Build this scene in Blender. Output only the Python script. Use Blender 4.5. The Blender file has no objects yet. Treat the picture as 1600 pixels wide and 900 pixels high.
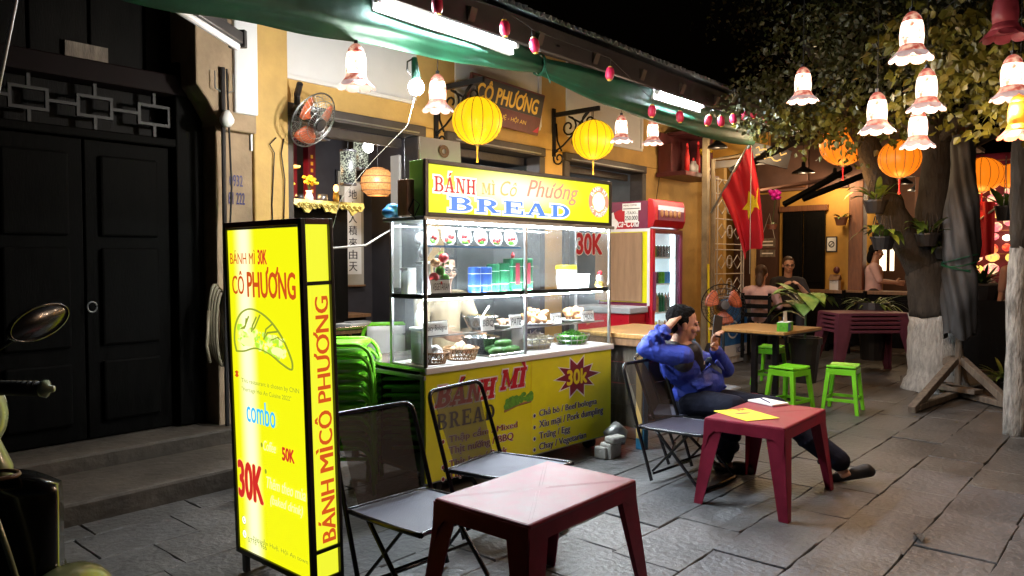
import bpy, bmesh, math, random
from mathutils import Vector, Matrix, Euler, Quaternion
R_ = math.radians
rng = random.Random(11)
S = bpy.context.scene
C = S.collection

# ------------------------------------------------------------------ camera, sky, exposure
cam_d = bpy.data.cameras.new('camera'); cam = bpy.data.objects.new('camera', cam_d); C.objects.link(cam)
cam_d.sensor_width = 36.0; cam_d.lens = 36.0 * 1180 / 1600; cam_d.clip_start = 0.05; cam_d.clip_end = 2000
cam.location = (0, 0, 1.46); cam.rotation_euler = (R_(90 - 2.04), 0, R_(-49))
S.camera = cam
S.view_settings.view_transform = 'Standard'; S.view_settings.look = 'None'
S.view_settings.exposure = 0.58; S.view_settings.gamma = 1.0; S.view_settings.use_curve_mapping = False
W = bpy.data.worlds.new('World'); S.world = W; W.use_nodes = True
wn = W.node_tree.nodes; bgn = wn['Background']; sky = wn.new('ShaderNodeTexSky')
sky.sky_type = 'NISHITA'; sky.sun_disc = False; sky.sun_elevation = R_(-5); sky.sun_rotation = R_(200)
W.node_tree.links.new(sky.outputs[0], bgn.inputs[0]); bgn.inputs[1].default_value = 0.15
moon = bpy.data.lights.new('moon', 'SUN'); moon.energy = 0.004; moon.angle = R_(0.5)
mo = bpy.data.objects.new('moon', moon); C.objects.link(mo); mo.rotation_euler = (R_(40), 0, R_(200))
cy = S.cycles
cy.use_denoising = True; cy.max_bounces = 7; cy.diffuse_bounces = 3; cy.glossy_bounces = 3; cy.transmission_bounces = 4
cy.transparent_max_bounces = 16; cy.sample_clamp_indirect = 4.0; cy.use_light_tree = True; cy.caustics_reflective = False; cy.caustics_refractive = False

# ------------------------------------------------------------------ materials
MT = {}
def mat(name, col, rough=.55, metal=0, var=.18, scale=6, bump=0, bscale=None, emit=None, es=1.0, spec=.5, trans=0, coat=0, col2=None, detail=6, stretch=None, world=False):
    m = bpy.data.materials.new(name); m.use_nodes = True; nt = m.node_tree; N = nt.nodes; L = nt.links
    b = N['Principled BSDF']
    tc = N.new('ShaderNodeTexCoord'); mp = N.new('ShaderNodeMapping'); L.new(N.new('ShaderNodeNewGeometry').outputs['Position'] if world else tc.outputs['Object'], mp.inputs[0])
    if stretch: mp.inputs['Scale'].default_value = stretch
    nz = N.new('ShaderNodeTexNoise'); nz.inputs['Scale'].default_value = scale; nz.inputs['Detail'].default_value = detail; nz.inputs['Roughness'].default_value = .62
    L.new(mp.outputs[0], nz.inputs[0])
    cr = N.new('ShaderNodeValToRGB'); c = Vector(col[:3])
    lo = c * (1 - var); hi = Vector(col2[:3]) if col2 else c * (1 + var)
    cr.color_ramp.elements[0].position = .3; cr.color_ramp.elements[1].position = .7
    cr.color_ramp.elements[0].color = (*lo, 1); cr.color_ramp.elements[1].color = (*[min(1, x) for x in hi], 1)
    L.new(nz.outputs[0], cr.inputs[0]); L.new(cr.outputs[0], b.inputs['Base Color'])
    mr = N.new('ShaderNodeMapRange'); mr.inputs[3].default_value = max(.02, rough - .1); mr.inputs[4].default_value = min(1, rough + .12)
    L.new(nz.outputs[0], mr.inputs[0]); L.new(mr.outputs[0], b.inputs['Roughness'])
    b.inputs['Metallic'].default_value = metal; b.inputs['Specular IOR Level'].default_value = spec
    b.inputs['Coat Weight'].default_value = coat
    if bump:
        n2 = N.new('ShaderNodeTexNoise'); n2.inputs['Scale'].default_value = bscale or scale * 5; n2.inputs['Detail'].default_value = 5
        L.new(mp.outputs[0], n2.inputs[0]); bp = N.new('ShaderNodeBump'); bp.inputs['Strength'].default_value = bump; bp.inputs['Distance'].default_value = .02
        L.new(n2.outputs[0], bp.inputs['Height']); L.new(bp.outputs[0], b.inputs['Normal'])
    if emit is not None:
        b.inputs['Emission Color'].default_value = (*emit, 1); b.inputs['Emission Strength'].default_value = es
    if trans:
        tr = N.new('ShaderNodeBsdfTransparent'); mx = N.new('ShaderNodeMixShader'); mx.inputs[0].default_value = trans
        out = N['Material Output']; L.new(b.outputs[0], mx.inputs[1]); L.new(tr.outputs[0], mx.inputs[2]); L.new(mx.outputs[0], out.inputs[0])
    MT[name] = m
    return m
def glow(name, col, es, col2=None, scale=20, lo=.45, hi=.6, axis_band=None, base=None):
    """a lit surface: an emission colour (with a printed or woven pattern) over a dull shade"""
    m = bpy.data.materials.new(name); m.use_nodes = True; N = m.node_tree.nodes; L = m.node_tree.links; b = N['Principled BSDF']
    b.inputs['Base Color'].default_value = (*(base or [x * .35 for x in col]), 1); b.inputs['Roughness'].default_value = .45
    b.inputs['Emission Color'].default_value = (*col, 1); b.inputs['Emission Strength'].default_value = es
    if col2:
        tc = N.new('ShaderNodeTexCoord'); nz = N.new('ShaderNodeTexNoise'); nz.inputs['Scale'].default_value = scale; nz.inputs['Detail'].default_value = 4
        L.new(tc.outputs['Object'], nz.inputs[0]); cr = N.new('ShaderNodeValToRGB')
        cr.color_ramp.elements[0].position = lo; cr.color_ramp.elements[1].position = hi
        cr.color_ramp.elements[0].color = (*col, 1); cr.color_ramp.elements[1].color = (*col2, 1)
        L.new(nz.outputs[0], cr.inputs[0]); L.new(cr.outputs[0], b.inputs['Emission Color'])
    MT[name] = m
    return m

# ------------------------------------------------------------------ mesh builder
def basis(d):
    d = Vector(d).normalized(); a = Vector((0, 0, 1)) if abs(d.z) < .95 else Vector((1, 0, 0))
    x = d.cross(a).normalized(); return x, x.cross(d).normalized(), d
def smooth_path(P, k, closed=False):
    n = len(P); out = []
    for i in range(n if closed else n - 1):
        g = lambda j: P[j % n] if closed else P[max(0, min(n - 1, j))]
        a, b, c, d = g(i - 1), g(i), g(i + 1), g(i + 2)
        for j in range(k):
            t = j / k; out.append(.5 * ((2 * b) + (c - a) * t + (2 * a - 5 * b + 4 * c - d) * t * t + (3 * b - a - 3 * c + d) * t ** 3))
    return out if closed else out + [P[-1]]
class MB:
    def __init__(s): s.v = []; s.f = []; s.mi = []; s.cur = 0
    def add(s, vs, fs, xf=None):
        o = len(s.v); s.v += [tuple(xf @ Vector(p)) if xf else tuple(p) for p in vs]
        s.f += [tuple(i + o for i in f) for f in fs]; s.mi += [s.cur] * len(fs); return s
    def box(s, c, d, rz=0, rot=None, taper=1.0):
        hx, hy, hz = d[0] / 2, d[1] / 2, d[2] / 2
        vs = [(-hx, -hy, -hz), (hx, -hy, -hz), (hx, hy, -hz), (-hx, hy, -hz)] + [(x * taper, y * taper, hz) for x, y in ((-hx, -hy), (hx, -hy), (hx, hy), (-hx, hy))]
        xf = Matrix.Translation(c) @ (rot.to_matrix().to_4x4() if rot else Matrix.Rotation(rz, 4, 'Z'))
        return s.add(vs, [(3, 2, 1, 0), (4, 5, 6, 7), (0, 1, 5, 4), (1, 2, 6, 5), (2, 3, 7, 6), (3, 0, 4, 7)], xf)
    def bx(s, x0, x1, y0, y1, z0, z1): return s.box(((x0 + x1) / 2, (y0 + y1) / 2, (z0 + z1) / 2), (abs(x1 - x0), abs(y1 - y0), abs(z1 - z0)))
    def tube(s, pts, r, n=8, closed=False, caps=True, flat=1.0, cr=0):
        pts = [Vector(p) for p in pts]
        if cr: pts = smooth_path(pts, cr, closed)
        k = len(pts); rs = r if isinstance(r, (list, tuple)) else [r] * k
        o = len(s.v); px = None
        for i, p in enumerate(pts):
            a = pts[(i - 1) % k] if (closed or i > 0) else p; b = pts[(i + 1) % k] if (closed or i < k - 1) else p
            d = (b - a); d = d.normalized() if d.length > 1e-9 else Vector((0, 0, 1))
            if px is None: px, py, _ = basis(d)
            else:
                px = px - d * px.dot(d); px = px.normalized() if px.length > 1e-6 else basis(d)[0]
                py = px.cross(d).normalized()
            for j in range(n):
                t = 2 * math.pi * j / n; s.v.append(tuple(p + (px * math.cos(t) + py * math.sin(t) * flat) * rs[i]))
        for i in range(k if closed else k - 1):
            for j in range(n):
                a = o + i * n; b = o + ((i + 1) % k) * n; s.f.append((a + j, b + j, b + (j + 1) % n, a + (j + 1) % n)); s.mi.append(s.cur)
        if caps and not closed:
            s.f.append(tuple(o + j for j in range(n))); s.f.append(tuple(o + (k - 1) * n + j for j in reversed(range(n)))); s.mi += [s.cur] * 2
        return s
    def lathe(s, prof, n=16, o=(0, 0, 0), fn=None, xf=None):
        vs = []; fs = []
        for i, (r, z) in enumerate(prof):
            for j in range(n):
                t = 2 * math.pi * j / n; rr, zz = fn(r, z, t, i) if fn else (r, z)
                vs.append((o[0] + rr * math.cos(t), o[1] + rr * math.sin(t), o[2] + zz))
        for i in range(len(prof) - 1):
            for j in range(n): fs.append((i * n + j, i * n + (j + 1) % n, (i + 1) * n + (j + 1) % n, (i + 1) * n + j))
        if prof[0][0] > 1e-5 and not fn: fs.append(tuple(reversed(range(n))))
        if prof[-1][0] > 1e-5 and not fn: fs.append(tuple((len(prof) - 1) * n + j for j in range(n)))
        return s.add(vs, fs, xf)
    def ell(s, c, r, n=14, m=9, rot=None):
        prof = [(max(1e-4, math.sin(math.pi * i / m)), -math.cos(math.pi * i / m)) for i in range(m + 1)]
        xf = Matrix.Translation(c) @ (rot.to_4x4() if rot else Matrix.Identity(4)) @ Matrix.Diagonal((r[0], r[1], r[2], 1))
        return s.lathe(prof, n, xf=xf)
    def cap(s, p0, r0, p1, r1, n=12, flat=1.0):
        p0 = Vector(p0); p1 = Vector(p1); d = (p1 - p0); L = d.length; d = d / max(L, 1e-6)
        pts = []; rs = []
        for k in range(4): a = math.pi / 2 * (1 - k / 3.001); pts.append(p0 - d * r0 * math.sin(a)); rs.append(max(1e-4, r0 * math.cos(a)))
        for k in range(4): a = math.pi / 2 * (k / 3.001); pts.append(p1 + d * r1 * math.sin(a)); rs.append(max(1e-4, r1 * math.cos(a)))
        return s.tube(pts, rs, n, flat=flat)
    def prism(s, poly, h, xf=None):
        n = len(poly); vs = [(x, y, 0) for x, y in poly] + [(x, y, h) for x, y in poly]
        return s.add(vs, [tuple(reversed(range(n))), tuple(range(n, 2 * n))] + [(i, (i + 1) % n, n + (i + 1) % n, n + i) for i in range(n)], xf)
    def grid(s, fn, nu, nv):
        o = len(s.v)
        for i in range(nu + 1):
            for j in range(nv + 1): s.v.append(tuple(fn(i / nu, j / nv)))
        for i in range(nu):
            for j in range(nv): a = o + i * (nv + 1) + j; s.f.append((a, a + nv + 1, a + nv + 2, a + 1)); s.mi.append(s.cur)
        return s
    def mesh(s, name, mats):
        me = bpy.data.meshes.new(name); me.from_pydata(s.v, [], s.f)
        for m in (mats if isinstance(mats, (list, tuple)) else [mats]): me.materials.append(m)
        if any(s.mi): me.polygons.foreach_set('material_index', s.mi)
        me.update(); return me
    def build(s, name, mats, parent=None, smooth=False, bevel=0, solid=0, sub=0, kind=None, label=None, loc=None, rz=0, remesh=0, sm=0, autos=False):
        me = s.mesh(name, mats); o = bpy.data.objects.new(name, me); C.objects.link(o)
        if remesh or smooth:
            bm = bmesh.new(); bm.from_mesh(me); bmesh.ops.recalc_face_normals(bm, faces=bm.faces); bm.to_mesh(me); bm.free()
        if parent: o.parent = parent
        if loc: o.location = loc
        o.rotation_euler.z = rz
        if smooth or remesh: me.polygons.foreach_set('use_smooth', [True] * len(me.polygons))
        if remesh:
            r = o.modifiers.new('r', 'REMESH'); r.mode = 'VOXEL'; r.voxel_size = remesh; r.use_smooth_shade = True
            if sm: q = o.modifiers.new('s', 'SMOOTH'); q.iterations = sm; q.factor = .5
        if solid: q = o.modifiers.new('t', 'SOLIDIFY'); q.thickness = solid
        if bevel: q = o.modifiers.new('b', 'BEVEL'); q.width = bevel; q.segments = 2; q.limit_method = 'ANGLE'; q.angle_limit = R_(35)
        if sub: q = o.modifiers.new('u', 'SUBSURF'); q.levels = q.render_levels = sub
        if kind: o['kind'] = kind
        if label: o['label'] = label
        return o
def thing(name, label, cat, loc=(0, 0, 0), rz=0, group=None):
    o = bpy.data.objects.new(name, None); C.objects.link(o); o.location = loc; o.rotation_euler.z = rz; o.empty_display_size = .1
    return tag(o, label, cat, group)
def tag(o, label, cat, group=None):
    o['label'] = label; o['category'] = cat
    if group: o['group'] = group
    return o
KIDS = {}
def dup(root, loc=None, rz=None, label=None):
    def cp(o, par):
        c = o.copy(); C.objects.link(c)
        if par: c.parent = par
        for ch in [x for x in ALLKIDS(o)]: cp(ch, c)
        return c
    r = cp(root, None)
    if loc is not None: r.location = loc
    if rz is not None: r.rotation_euler = (0, 0, rz)
    if label: r['label'] = label
    return r
def ALLKIDS(o): return list(o.children)
def lamp(parent, loc, watts, col, rad=.04, name='bulb_light'):
    l = bpy.data.lights.new(name, 'POINT'); l.energy = watts; l.color = col; l.shadow_soft_size = rad
    o = bpy.data.objects.new(name, l); C.objects.link(o); o.location = loc
    if parent: o.parent = parent
    return o

# ------------------------------------------------------------------ lettering
_tc = {}
def text_geo(s, bold=0.0, shear=0.0, space=1.0):
    k = (s, bold, shear, space)
    if k in _tc: return _tc[k]
    hm = {'Ơ': 'O', 'Ư': 'U', 'ơ': 'o', 'ư': 'u', 'ớ': 'ó', 'ứ': 'ú'}
    if any(c in hm for c in s):   # the horned vowels: plain vowel plus a drawn horn
        p = ''.join(hm.get(c, c) for c in s); vs, fs = text_geo(p, 0, shear, space); vs = list(vs); fs = list(fs)
        for i, c in enumerate(s):
            if c in hm:
                xr = max(v[0] for v in text_geo(p[:i + 1], 0, shear, space)[0]); yt = .727 if c.isupper() else .546; xr -= shear * (.18 if c in 'ƠOơớ' else .02)
                dx, dy = (-.10, -.10) if c in 'Ơơớ' else (-.04, -.02); k0 = len(vs); X = lambda a, b: (xr + a + shear * b, yt + b, 0)
                vs += [X(dx - .02, dy), X(dx + .06, dy - .05), X(.09, -.02), X(.12, .10), X(.05, .10), X(.03, .03)]; fs.append(tuple(range(k0, k0 + 6)))
        _tc[k] = (vs, fs); return vs, fs
    cu = bpy.data.curves.new('t', 'FONT'); cu.body = s; cu.shear = shear; cu.space_character = space; cu.resolution_u = 3; cu.space_line = .85
    o = bpy.data.objects.new('t', cu); C.objects.link(o)
    dg = bpy.context.evaluated_depsgraph_get(); e = o.evaluated_get(dg); me = e.to_mesh()
    vs = [tuple(v.co) for v in me.vertices]; fs = [tuple(p.vertices) for p in me.polygons]; e.to_mesh_clear()
    bpy.data.objects.remove(o); bpy.data.curves.remove(cu)
    if not vs: vs, fs = [(0, 0, 0), (1, 0, 0), (1, 1, 0)], [(0, 1, 2)]
    _tc[k] = (vs, fs); return vs, fs
def text_mb(mb, s, org, xd, yd, w, h, bold=0.0, shear=0.0, out=0.002, space=1.0, warp=None, ref=None):
    """fill a w x h box at org (lower left) with the words; out = how far proud"""
    vs, fs = text_geo(s, 0.0, shear, space); rv = vs
    x0 = min(v[0] for v in rv); x1 = max(v[0] for v in rv); y0 = min(v[1] for v in rv); y1 = max(v[1] for v in rv)
    xd = Vector(xd); yd = Vector(yd); nd = xd.cross(yd).normalized(); o = Vector(org) + nd * out
    # weight comes from copies of the outline set a hair apart
    sh = [(0, 0)] if bold <= 0 else [(-bold, 0), (bold, 0), (-bold * .4, 0), (bold * .4, 0)] if bold <= .032 else [(bold * math.cos(q * math.pi / 4), bold * math.sin(q * math.pi / 4)) for q in range(8)] + [(bold * .5, 0), (-bold * .5, 0), (0, 0)]
    e = h / max(1e-6, y1 - y0); ex = w / max(1e-6, x1 - x0); ew = min(e, ex)
    for q, (dx, dy) in enumerate(sh):
        P = []; oo = o + nd * (.00006 * q)
        for v in vs:
            a = (v[0] - x0) * ex + dx * ew; b = (v[1] - y0) * e + dy * ew
            if warp: a, b = warp(a, b)
            P.append(tuple(oo + xd * a + yd * b))
        mb.add(P, fs)
    return mb
# ------------------------------------------------------------------ the palette
K = mat
for nm, c in (('stone', (.095, .095, .102)), ('stone_b', (.083, .084, .09)), ('stone_c', (.104, .103, .107))): K(nm, c, .42, var=.42, scale=2.6, bump=.55, bscale=26, detail=12, world=True)
for nm, c in (('stone_warm', (.080, .076, .072)), ('stone_warm_b', (.069, .067, .064)), ('stone_warm_c', (.09, .085, .079))): K(nm, c, .48, var=.42, scale=2.6, bump=.55, bscale=26, detail=12, world=True)
K('stone_patch', (.17, .17, .18), .42, var=.32, scale=1.3, bump=.25, bscale=20, detail=10)
K('mortar', (.048, .046, .045), .9, var=.4, scale=8, bump=.5)
K('dirt', (.05, .042, .035), .95, var=.4, scale=4, bump=.6)
K('step_stone', (.062, .050, .038), .7, var=.5, scale=3, bump=.5, detail=12)
K('yellow_plaster', (.56, .36, .12), .75, var=.16, scale=3, bump=.12, bscale=30, detail=10)
K('orange_plaster', (.62, .33, .06), .7, var=.2, scale=2, bump=.12, detail=10)
K('beige_plaster', (.30, .215, .135), .8, var=.3, scale=3.5, bump=.2, detail=10)
K('white_plaster', (.72, .73, .75), .7, var=.06, scale=2, bump=.06)
K('white_trim', (.75, .75, .76), .5, var=.05)
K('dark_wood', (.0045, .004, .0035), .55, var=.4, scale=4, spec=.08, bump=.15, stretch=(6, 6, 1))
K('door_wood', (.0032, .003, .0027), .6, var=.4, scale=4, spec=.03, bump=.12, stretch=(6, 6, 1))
K('frame_wood', (.06, .052, .052), .5, var=.3, scale=5, bump=.2)
K('dark_red_wood', (.006, .003, .003), .6, var=.3, scale=5, spec=.08)
K('red_wood', (.12, .025, .03), .45, var=.3, scale=5, bump=.2)
K('brown_wood', (.22, .115, .055), .5, var=.3, scale=5, bump=.15, stretch=(8, 8, 1))
K('brown_panel', (.3, .18, .1), .5, var=.18, scale=3, stretch=(8, 8, 1))
K('column_wood', (.2, .075, .03), .5, var=.3, scale=5, bump=.2, stretch=(6, 6, 1))
K('table_wood', (.42, .22, .07), .35, var=.25, scale=4, stretch=(2, 12, 2))
K('pole_wood', (.3, .24, .15), .6, var=.3, scale=6, bump=.2)
K('grey_wood', (.16, .13, .10), .75, var=.45, scale=5, bump=.4, stretch=(5, 5, 1))
K('tin', (.42, .45, .48), .45, metal=.6, var=.25, scale=5)
K('fascia', (.03, .026, .028), .55, var=.3)
K('soffit', (.07, .05, .04), .7, var=.3)
K('tarp', (.008, .095, .05), .6, var=.3, scale=3, bump=.35, bscale=7)
K('black_metal', (.018, .018, .02), .35, metal=.5, var=.2)
K('black_paint', (.025, .023, .024), .4, var=.25)
K('chair_tube', (.03, .03, .034), .22, metal=.7, var=.2)
K('steel', (.62, .63, .65), .22, metal=1, var=.1)
K('alu', (.55, .56, .58), .35, metal=.9, var=.1)
K('worn_steel', (.3, .31, .31), .42, metal=.8, var=.3, scale=4)
K('red_plastic', (.21, .014, .035), .42, spec=.22, var=.2, scale=9, detail=10)
K('red_plastic_dull', (.12, .03, .05), .45, var=.25, scale=5, bump=.04)
K('green_plastic', (.19, .66, .02), .32, var=.06)
K('green_plastic_dark', (.13, .34, .05), .4, var=.15)
K('white_plastic', (.78, .78, .77), .35, var=.04)
K('grey_plastic', (.35, .36, .38), .4, var=.1)
K('paper', (.8, .8, .78), .7, var=.05)
K('black_ink', (.015, .015, .02), .6, var=.1)
K('navy_ink', (.025, .02, .12), .5, var=.1)
K('red_ink', (.5, .012, .025), .45, var=.1)
K('maroon_ink', (.22, .012, .03), .45, var=.1)
K('white_ink', (.85, .85, .85), .5, var=.03)
K('yellow_print', (.78, .76, .012), .38, var=.06)
K('yellow_ink', (.85, .7, .02), .45, var=.05)
K('gold', (.75, .5, .08), .4, metal=.3, var=.2)
K('brown_ink', (.25, .1, .02), .5, var=.2)
K('green_ink', (.12, .35, .03), .5, var=.4, scale=40)
K('red_cloth', (.55, .008, .02), .65, var=.15, scale=5, bump=.1)
K('star_cloth', (.85, .62, .02), .6, var=.08)
K('jacket_blue', (.02, .045, .36), .62, var=.3, scale=7, bump=.9, bscale=14)
K('jacket_black', (.012, .012, .016), .6, var=.2, bump=.2)
K('shirt_blue', (.12, .17, .24), .8, var=.25, scale=30)
K('trousers', (.008, .009, .018), .85, var=.25, scale=7, bump=.5, bscale=14, spec=.15)
K('skin', (.42, .22, .14), .5, var=.14, scale=14, bump=.08, bscale=60)
K('skin_pale', (.55, .31, .23), .5, var=.12, scale=14)
K('hair', (.005, .0045, .0045), .85, var=.3, scale=40, bump=.4, bscale=120, spec=.12)
K('hair_brown', (.06, .03, .015), .5, var=.3, scale=40, bump=.4)
K('beige_cloth', (.25, .19, .115), .8, var=.12, scale=8, bump=.3, bscale=12)
K('pink_cloth', (.6, .38, .36), .8, var=.12, scale=8, bump=.2)
K('dark_cloth', (.02, .018, .022), .8, var=.2)
K('grey_cover', (.045, .048, .053), .55, var=.25, scale=3, bump=.45, bscale=6)
K('worn_wash', (.30, .29, .27), .9, var=.7, scale=14, bump=1.0, bscale=40, stretch=(2, 2, .5))
K('bark', (.038, .032, .026), .9, var=.45, scale=7, bump=.9, bscale=22, stretch=(2, 2, .6))
K('white_wash', (.46, .455, .43), .85, var=.35, scale=16, bump=1.0, bscale=40, stretch=(2, 2, .5))
K('leaf', (.022, .028, .005), .45, var=.5, scale=2.2, col2=(.055, .055, .009))
K('leaf_dry_lamplit', (.10, .11, .014), .42, var=.35, scale=3, col2=(.2, .17, .02))  # dry fallen leaves; also tree leaves coloured as if lamplit
K('plant_leaf', (.06, .16, .02), .4, var=.4, scale=9, col2=(.22, .32, .06))
K('grass_leaf', (.08, .16, .025), .45, var=.3, scale=9, col2=(.2, .26, .07))
K('dark_leaf', (.02, .05, .01), .45, var=.4, scale=6)
K('herb', (.08, .36, .01), .5, var=.4, scale=30)
K('cucumber', (.045, .17, .03), .35, var=.4, scale=14, col2=(.12, .32, .08))
K('egg', (.62, .36, .24), .5, var=.1)
K('meat', (.5, .19, .07), .4, var=.35, scale=18, bump=.4, col2=(.72, .36, .14))
K('noodle', (.66, .6, .45), .6, var=.15, scale=30)
K('pate', (.35, .2, .12), .6, var=.3, scale=20, bump=.4)
K('wicker', (.24, .12, .05), .6, var=.3, scale=30)
K('terracotta', (.22, .09, .05), .75, var=.2)
K('blue_foil', (.02, .07, .3), .3, metal=.3, var=.2)
K('green_foil', (.01, .12, .05), .35, metal=.2, var=.25)
K('cloud_plastic', (.7, .72, .74), .3, var=.05, trans=.45)
K('blue_paint', (.03, .2, .38), .5, var=.2, bump=.1)
K('poster_blue', (.02, .14, .5), .45, var=.35, scale=5, col2=(.08, .3, .7))
K('white_boards', (.6, .6, .58), .6, var=.15, scale=4)
K('fridge_red', (.45, .008, .02), .3, var=.08)
K('fridge_dark', (.16, .02, .06), .35, var=.15)
K('fridge_white', (.75, .78, .8), .35, var=.04)
K('fillet', (.21, .205, .2), .8, var=.3, scale=7, bump=.4)
K('concrete', (.32, .31, .29), .85, var=.3, scale=9, bump=.5)
K('orange_blade', (.45, .1, .04), .4, var=.1)
K('scooter_pale', (.35, .4, .24), .25, var=.08, coat=.6)
K('scooter_black', (.008, .008, .009), .22, var=.1, coat=.4)
K('rubber', (.012, .012, .012), .6, var=.2)
K('mirror_glass', (.9, .9, .9), .03, metal=1, var=.01)
K('magenta', (.6, .01, .3), .5, var=.2)
K('flower_yellow', (.8, .55, .02), .5, var=.2)
K('flower_red', (.6, .02, .02), .5, var=.2)
K('scroll_paper', (.42, .4, .34), .8, var=.1)
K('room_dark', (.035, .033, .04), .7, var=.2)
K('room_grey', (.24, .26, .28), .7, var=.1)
K('altar_red', (.13, .006, .03), .5, var=.2)
K('altar_gold', (.55, .42, .10), .4, var=.3, scale=16, metal=.2)
K('cord', (.5, .48, .42), .6, var=.05)
K('hose', (.2, .17, .11), .5, var=.2)
K('mini_red', (.5, .012, .06), .4, var=.12)
K('slipper', (.012, .011, .011), .6, var=.2)
K('blue_plastic', (.05, .25, .6), .35, var=.1)
K('lid_yellow', (.85, .7, .02), .35, var=.05)
K('mesh_seat', (.055, .056, .09), .55, var=.2, scale=60)
K('mesh_back', (.035, .035, .04), .6, var=.2, scale=60, trans=.27)
K('lattice_wood', (.010, .0095, .009), .6, var=.3)
K('lattice_paint', (.5, .46, .4), .6, var=.15)
def pane_mat(name='pane', haze=.008):
    m = bpy.data.materials.new(name); m.use_nodes = True; N = m.node_tree.nodes; L = m.node_tree.links; out = N['Material Output']
    N.remove(N['Principled BSDF']); t = N.new('ShaderNodeBsdfTransparent'); t.inputs[0].default_value = (.96, .98, .98, 1)
    g = N.new('ShaderNodeBsdfGlossy'); g.inputs['Roughness'].default_value = .02; f = N.new('ShaderNodeLayerWeight'); f.inputs[0].default_value = .12
    nz = N.new('ShaderNodeTexNoise'); nz.inputs['Scale'].default_value = 9; mr = N.new('ShaderNodeMath'); mr.operation = 'MULTIPLY_ADD'; mr.inputs[1].default_value = .05; L.new(nz.outputs[0], mr.inputs[0]); L.new(f.outputs['Fresnel'], mr.inputs[2])
    gm = N.new('ShaderNodeNewGeometry'); iv = N.new('ShaderNodeMath'); iv.operation = 'SUBTRACT'; iv.inputs[0].default_value = 1.0; L.new(gm.outputs['Backfacing'], iv.inputs[1])
    fm = N.new('ShaderNodeMath'); fm.operation = 'MULTIPLY'; L.new(mr.outputs[0], fm.inputs[0]); L.new(iv.outputs[0], fm.inputs[1]); mx = N.new('ShaderNodeMixShader'); L.new(fm.outputs[0], mx.inputs[0]); L.new(t.outputs[0], mx.inputs[1]); L.new(g.outputs[0], mx.inputs[2]); 
    df = N.new('ShaderNodeBsdfTranslucent'); df.inputs[0].default_value = (.8, .86, .9, 1); dd = N.new('ShaderNodeBsdfDiffuse'); dd.inputs[0].default_value = (.8, .86, .9, 1); ad = N.new('ShaderNodeMixShader'); L.new(df.outputs[0], ad.inputs[1]); L.new(dd.outputs[0], ad.inputs[2])
    sm = N.new('ShaderNodeTexNoise'); sm.inputs['Scale'].default_value = 3.5; sm.inputs['Detail'].default_value = 8; hz = N.new('ShaderNodeMath'); hz.operation = 'MULTIPLY'; hz.inputs[1].default_value = haze * 2; L.new(sm.outputs[0], hz.inputs[0])
    m2 = N.new('ShaderNodeMixShader'); L.new(hz.outputs[0], m2.inputs[0]); L.new(mx.outputs[0], m2.inputs[1]); L.new(ad.outputs[0], m2.inputs[2]); L.new(m2.outputs[0], out.inputs[0]); MT[name] = m
pane_mat(); pane_mat('hazed_pane', .04)  # milky smear mixed into the glass to give the case a glow
# a tight weave: small holes let light through the seat fabric
def weave(m, sc, open_):
    N = m.node_tree.nodes; L = m.node_tree.links
    tc = N.new('ShaderNodeTexCoord'); ck = N.new('ShaderNodeTexChecker'); ck.inputs['Scale'].default_value = sc; L.new(tc.outputs['Object'], ck.inputs[0])
    mx = [n for n in N if n.type == 'MIX_SHADER']
    b = N['Principled BSDF']; bp = N.new('ShaderNodeBump'); bp.inputs['Strength'].default_value = .6; bp.inputs['Distance'].default_value = .004; L.new(ck.outputs['Fac'], bp.inputs['Height']); L.new(bp.outputs[0], b.inputs['Normal'])
weave(MT['mesh_seat'], 130, 0); weave(MT['mesh_back'], 130, .3)
# lit things
glow('tube_white', (.80, .9, 1.0), 480)
glow('led_strip', (.9, .96, 1.0), 230)
glow('sign_yellow', (.80, .80, .006), .80)
glow('sign_yellow_side', (.78, .80, .03), .78)
glow('sign_rust', (.60, .085, .012), .72)
glow('sign_red', (.5, .02, .015), .9)
glow('sign_pale', (.72, .74, .3), 1.0)
glow('sign_blue', (.04, .38, .72), 1.0)
glow('sign_grey', (.2, .24, .02), 1.0)
glow('sign_green', (.35, .6, .03), 1.0, (.8, .8, .3), scale=26)
glow('board_yellow', (.74, .78, .012), .85)
glow('board_red', (.5, .015, .02), .95)
glow('board_blue', (.06, .2, .66), 1.0)
glow('board_white', (.95, .97, .85), 1.0)
glow('board_gold', (.75, .42, .12), 1.0)
glow('board_pink', (.55, .25, .16), 1.0)
glow('shade_glow', (1.0, .80, .62), 2.2, (.62, .09, .05), scale=20, lo=.50, hi=.64)
glow('shade_print', (.42, .06, .04), .62, (1, .62, .42), scale=30, lo=.44, hi=.66, base=(.25, .08, .07))
glow('shade_rim', (.75, .42, .38), .36, (.95, .72, .68), scale=16, lo=.4, hi=.6, base=(.14, .10, .10))
glow('shade_off', (.1, .01, .012), .3, (.05, .004, .005), scale=26, base=(.2, .03, .04))  # unlit shade, with a faint red glow put into its colour
glow('orange_shade', (1.0, .34, .02), .72, (.6, .10, .01), scale=22, lo=.5, hi=.62)
glow('lantern_yellow', (1.0, .56, .006), .85)
glow('lantern_orange', (1.0, .22, .008), .72)
glow('bulb_white', (1, .98, .95), 30)
glow('bulb_soft', (1, .95, .9), 12)
glow('rattan_glow', (.75, .34, .11), .8, (.45, .16, .04), scale=60, lo=.4, hi=.6)
glow('warm_bulb', (1, .62, .25), 22)
glow('pendant_inner', (1, .78, .5), 2.2)
glow('altar_light', (1, .5, .12), 5)
glow('screen', (.5, .45, .95), 1.6, (.95, .95, 1), scale=7)
glow('fridge_light', (.78, .95, .98), 3.2)
glow('far_pink', (.9, .16, .2), 1.0, (1, .75, .35), scale=9)
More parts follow.
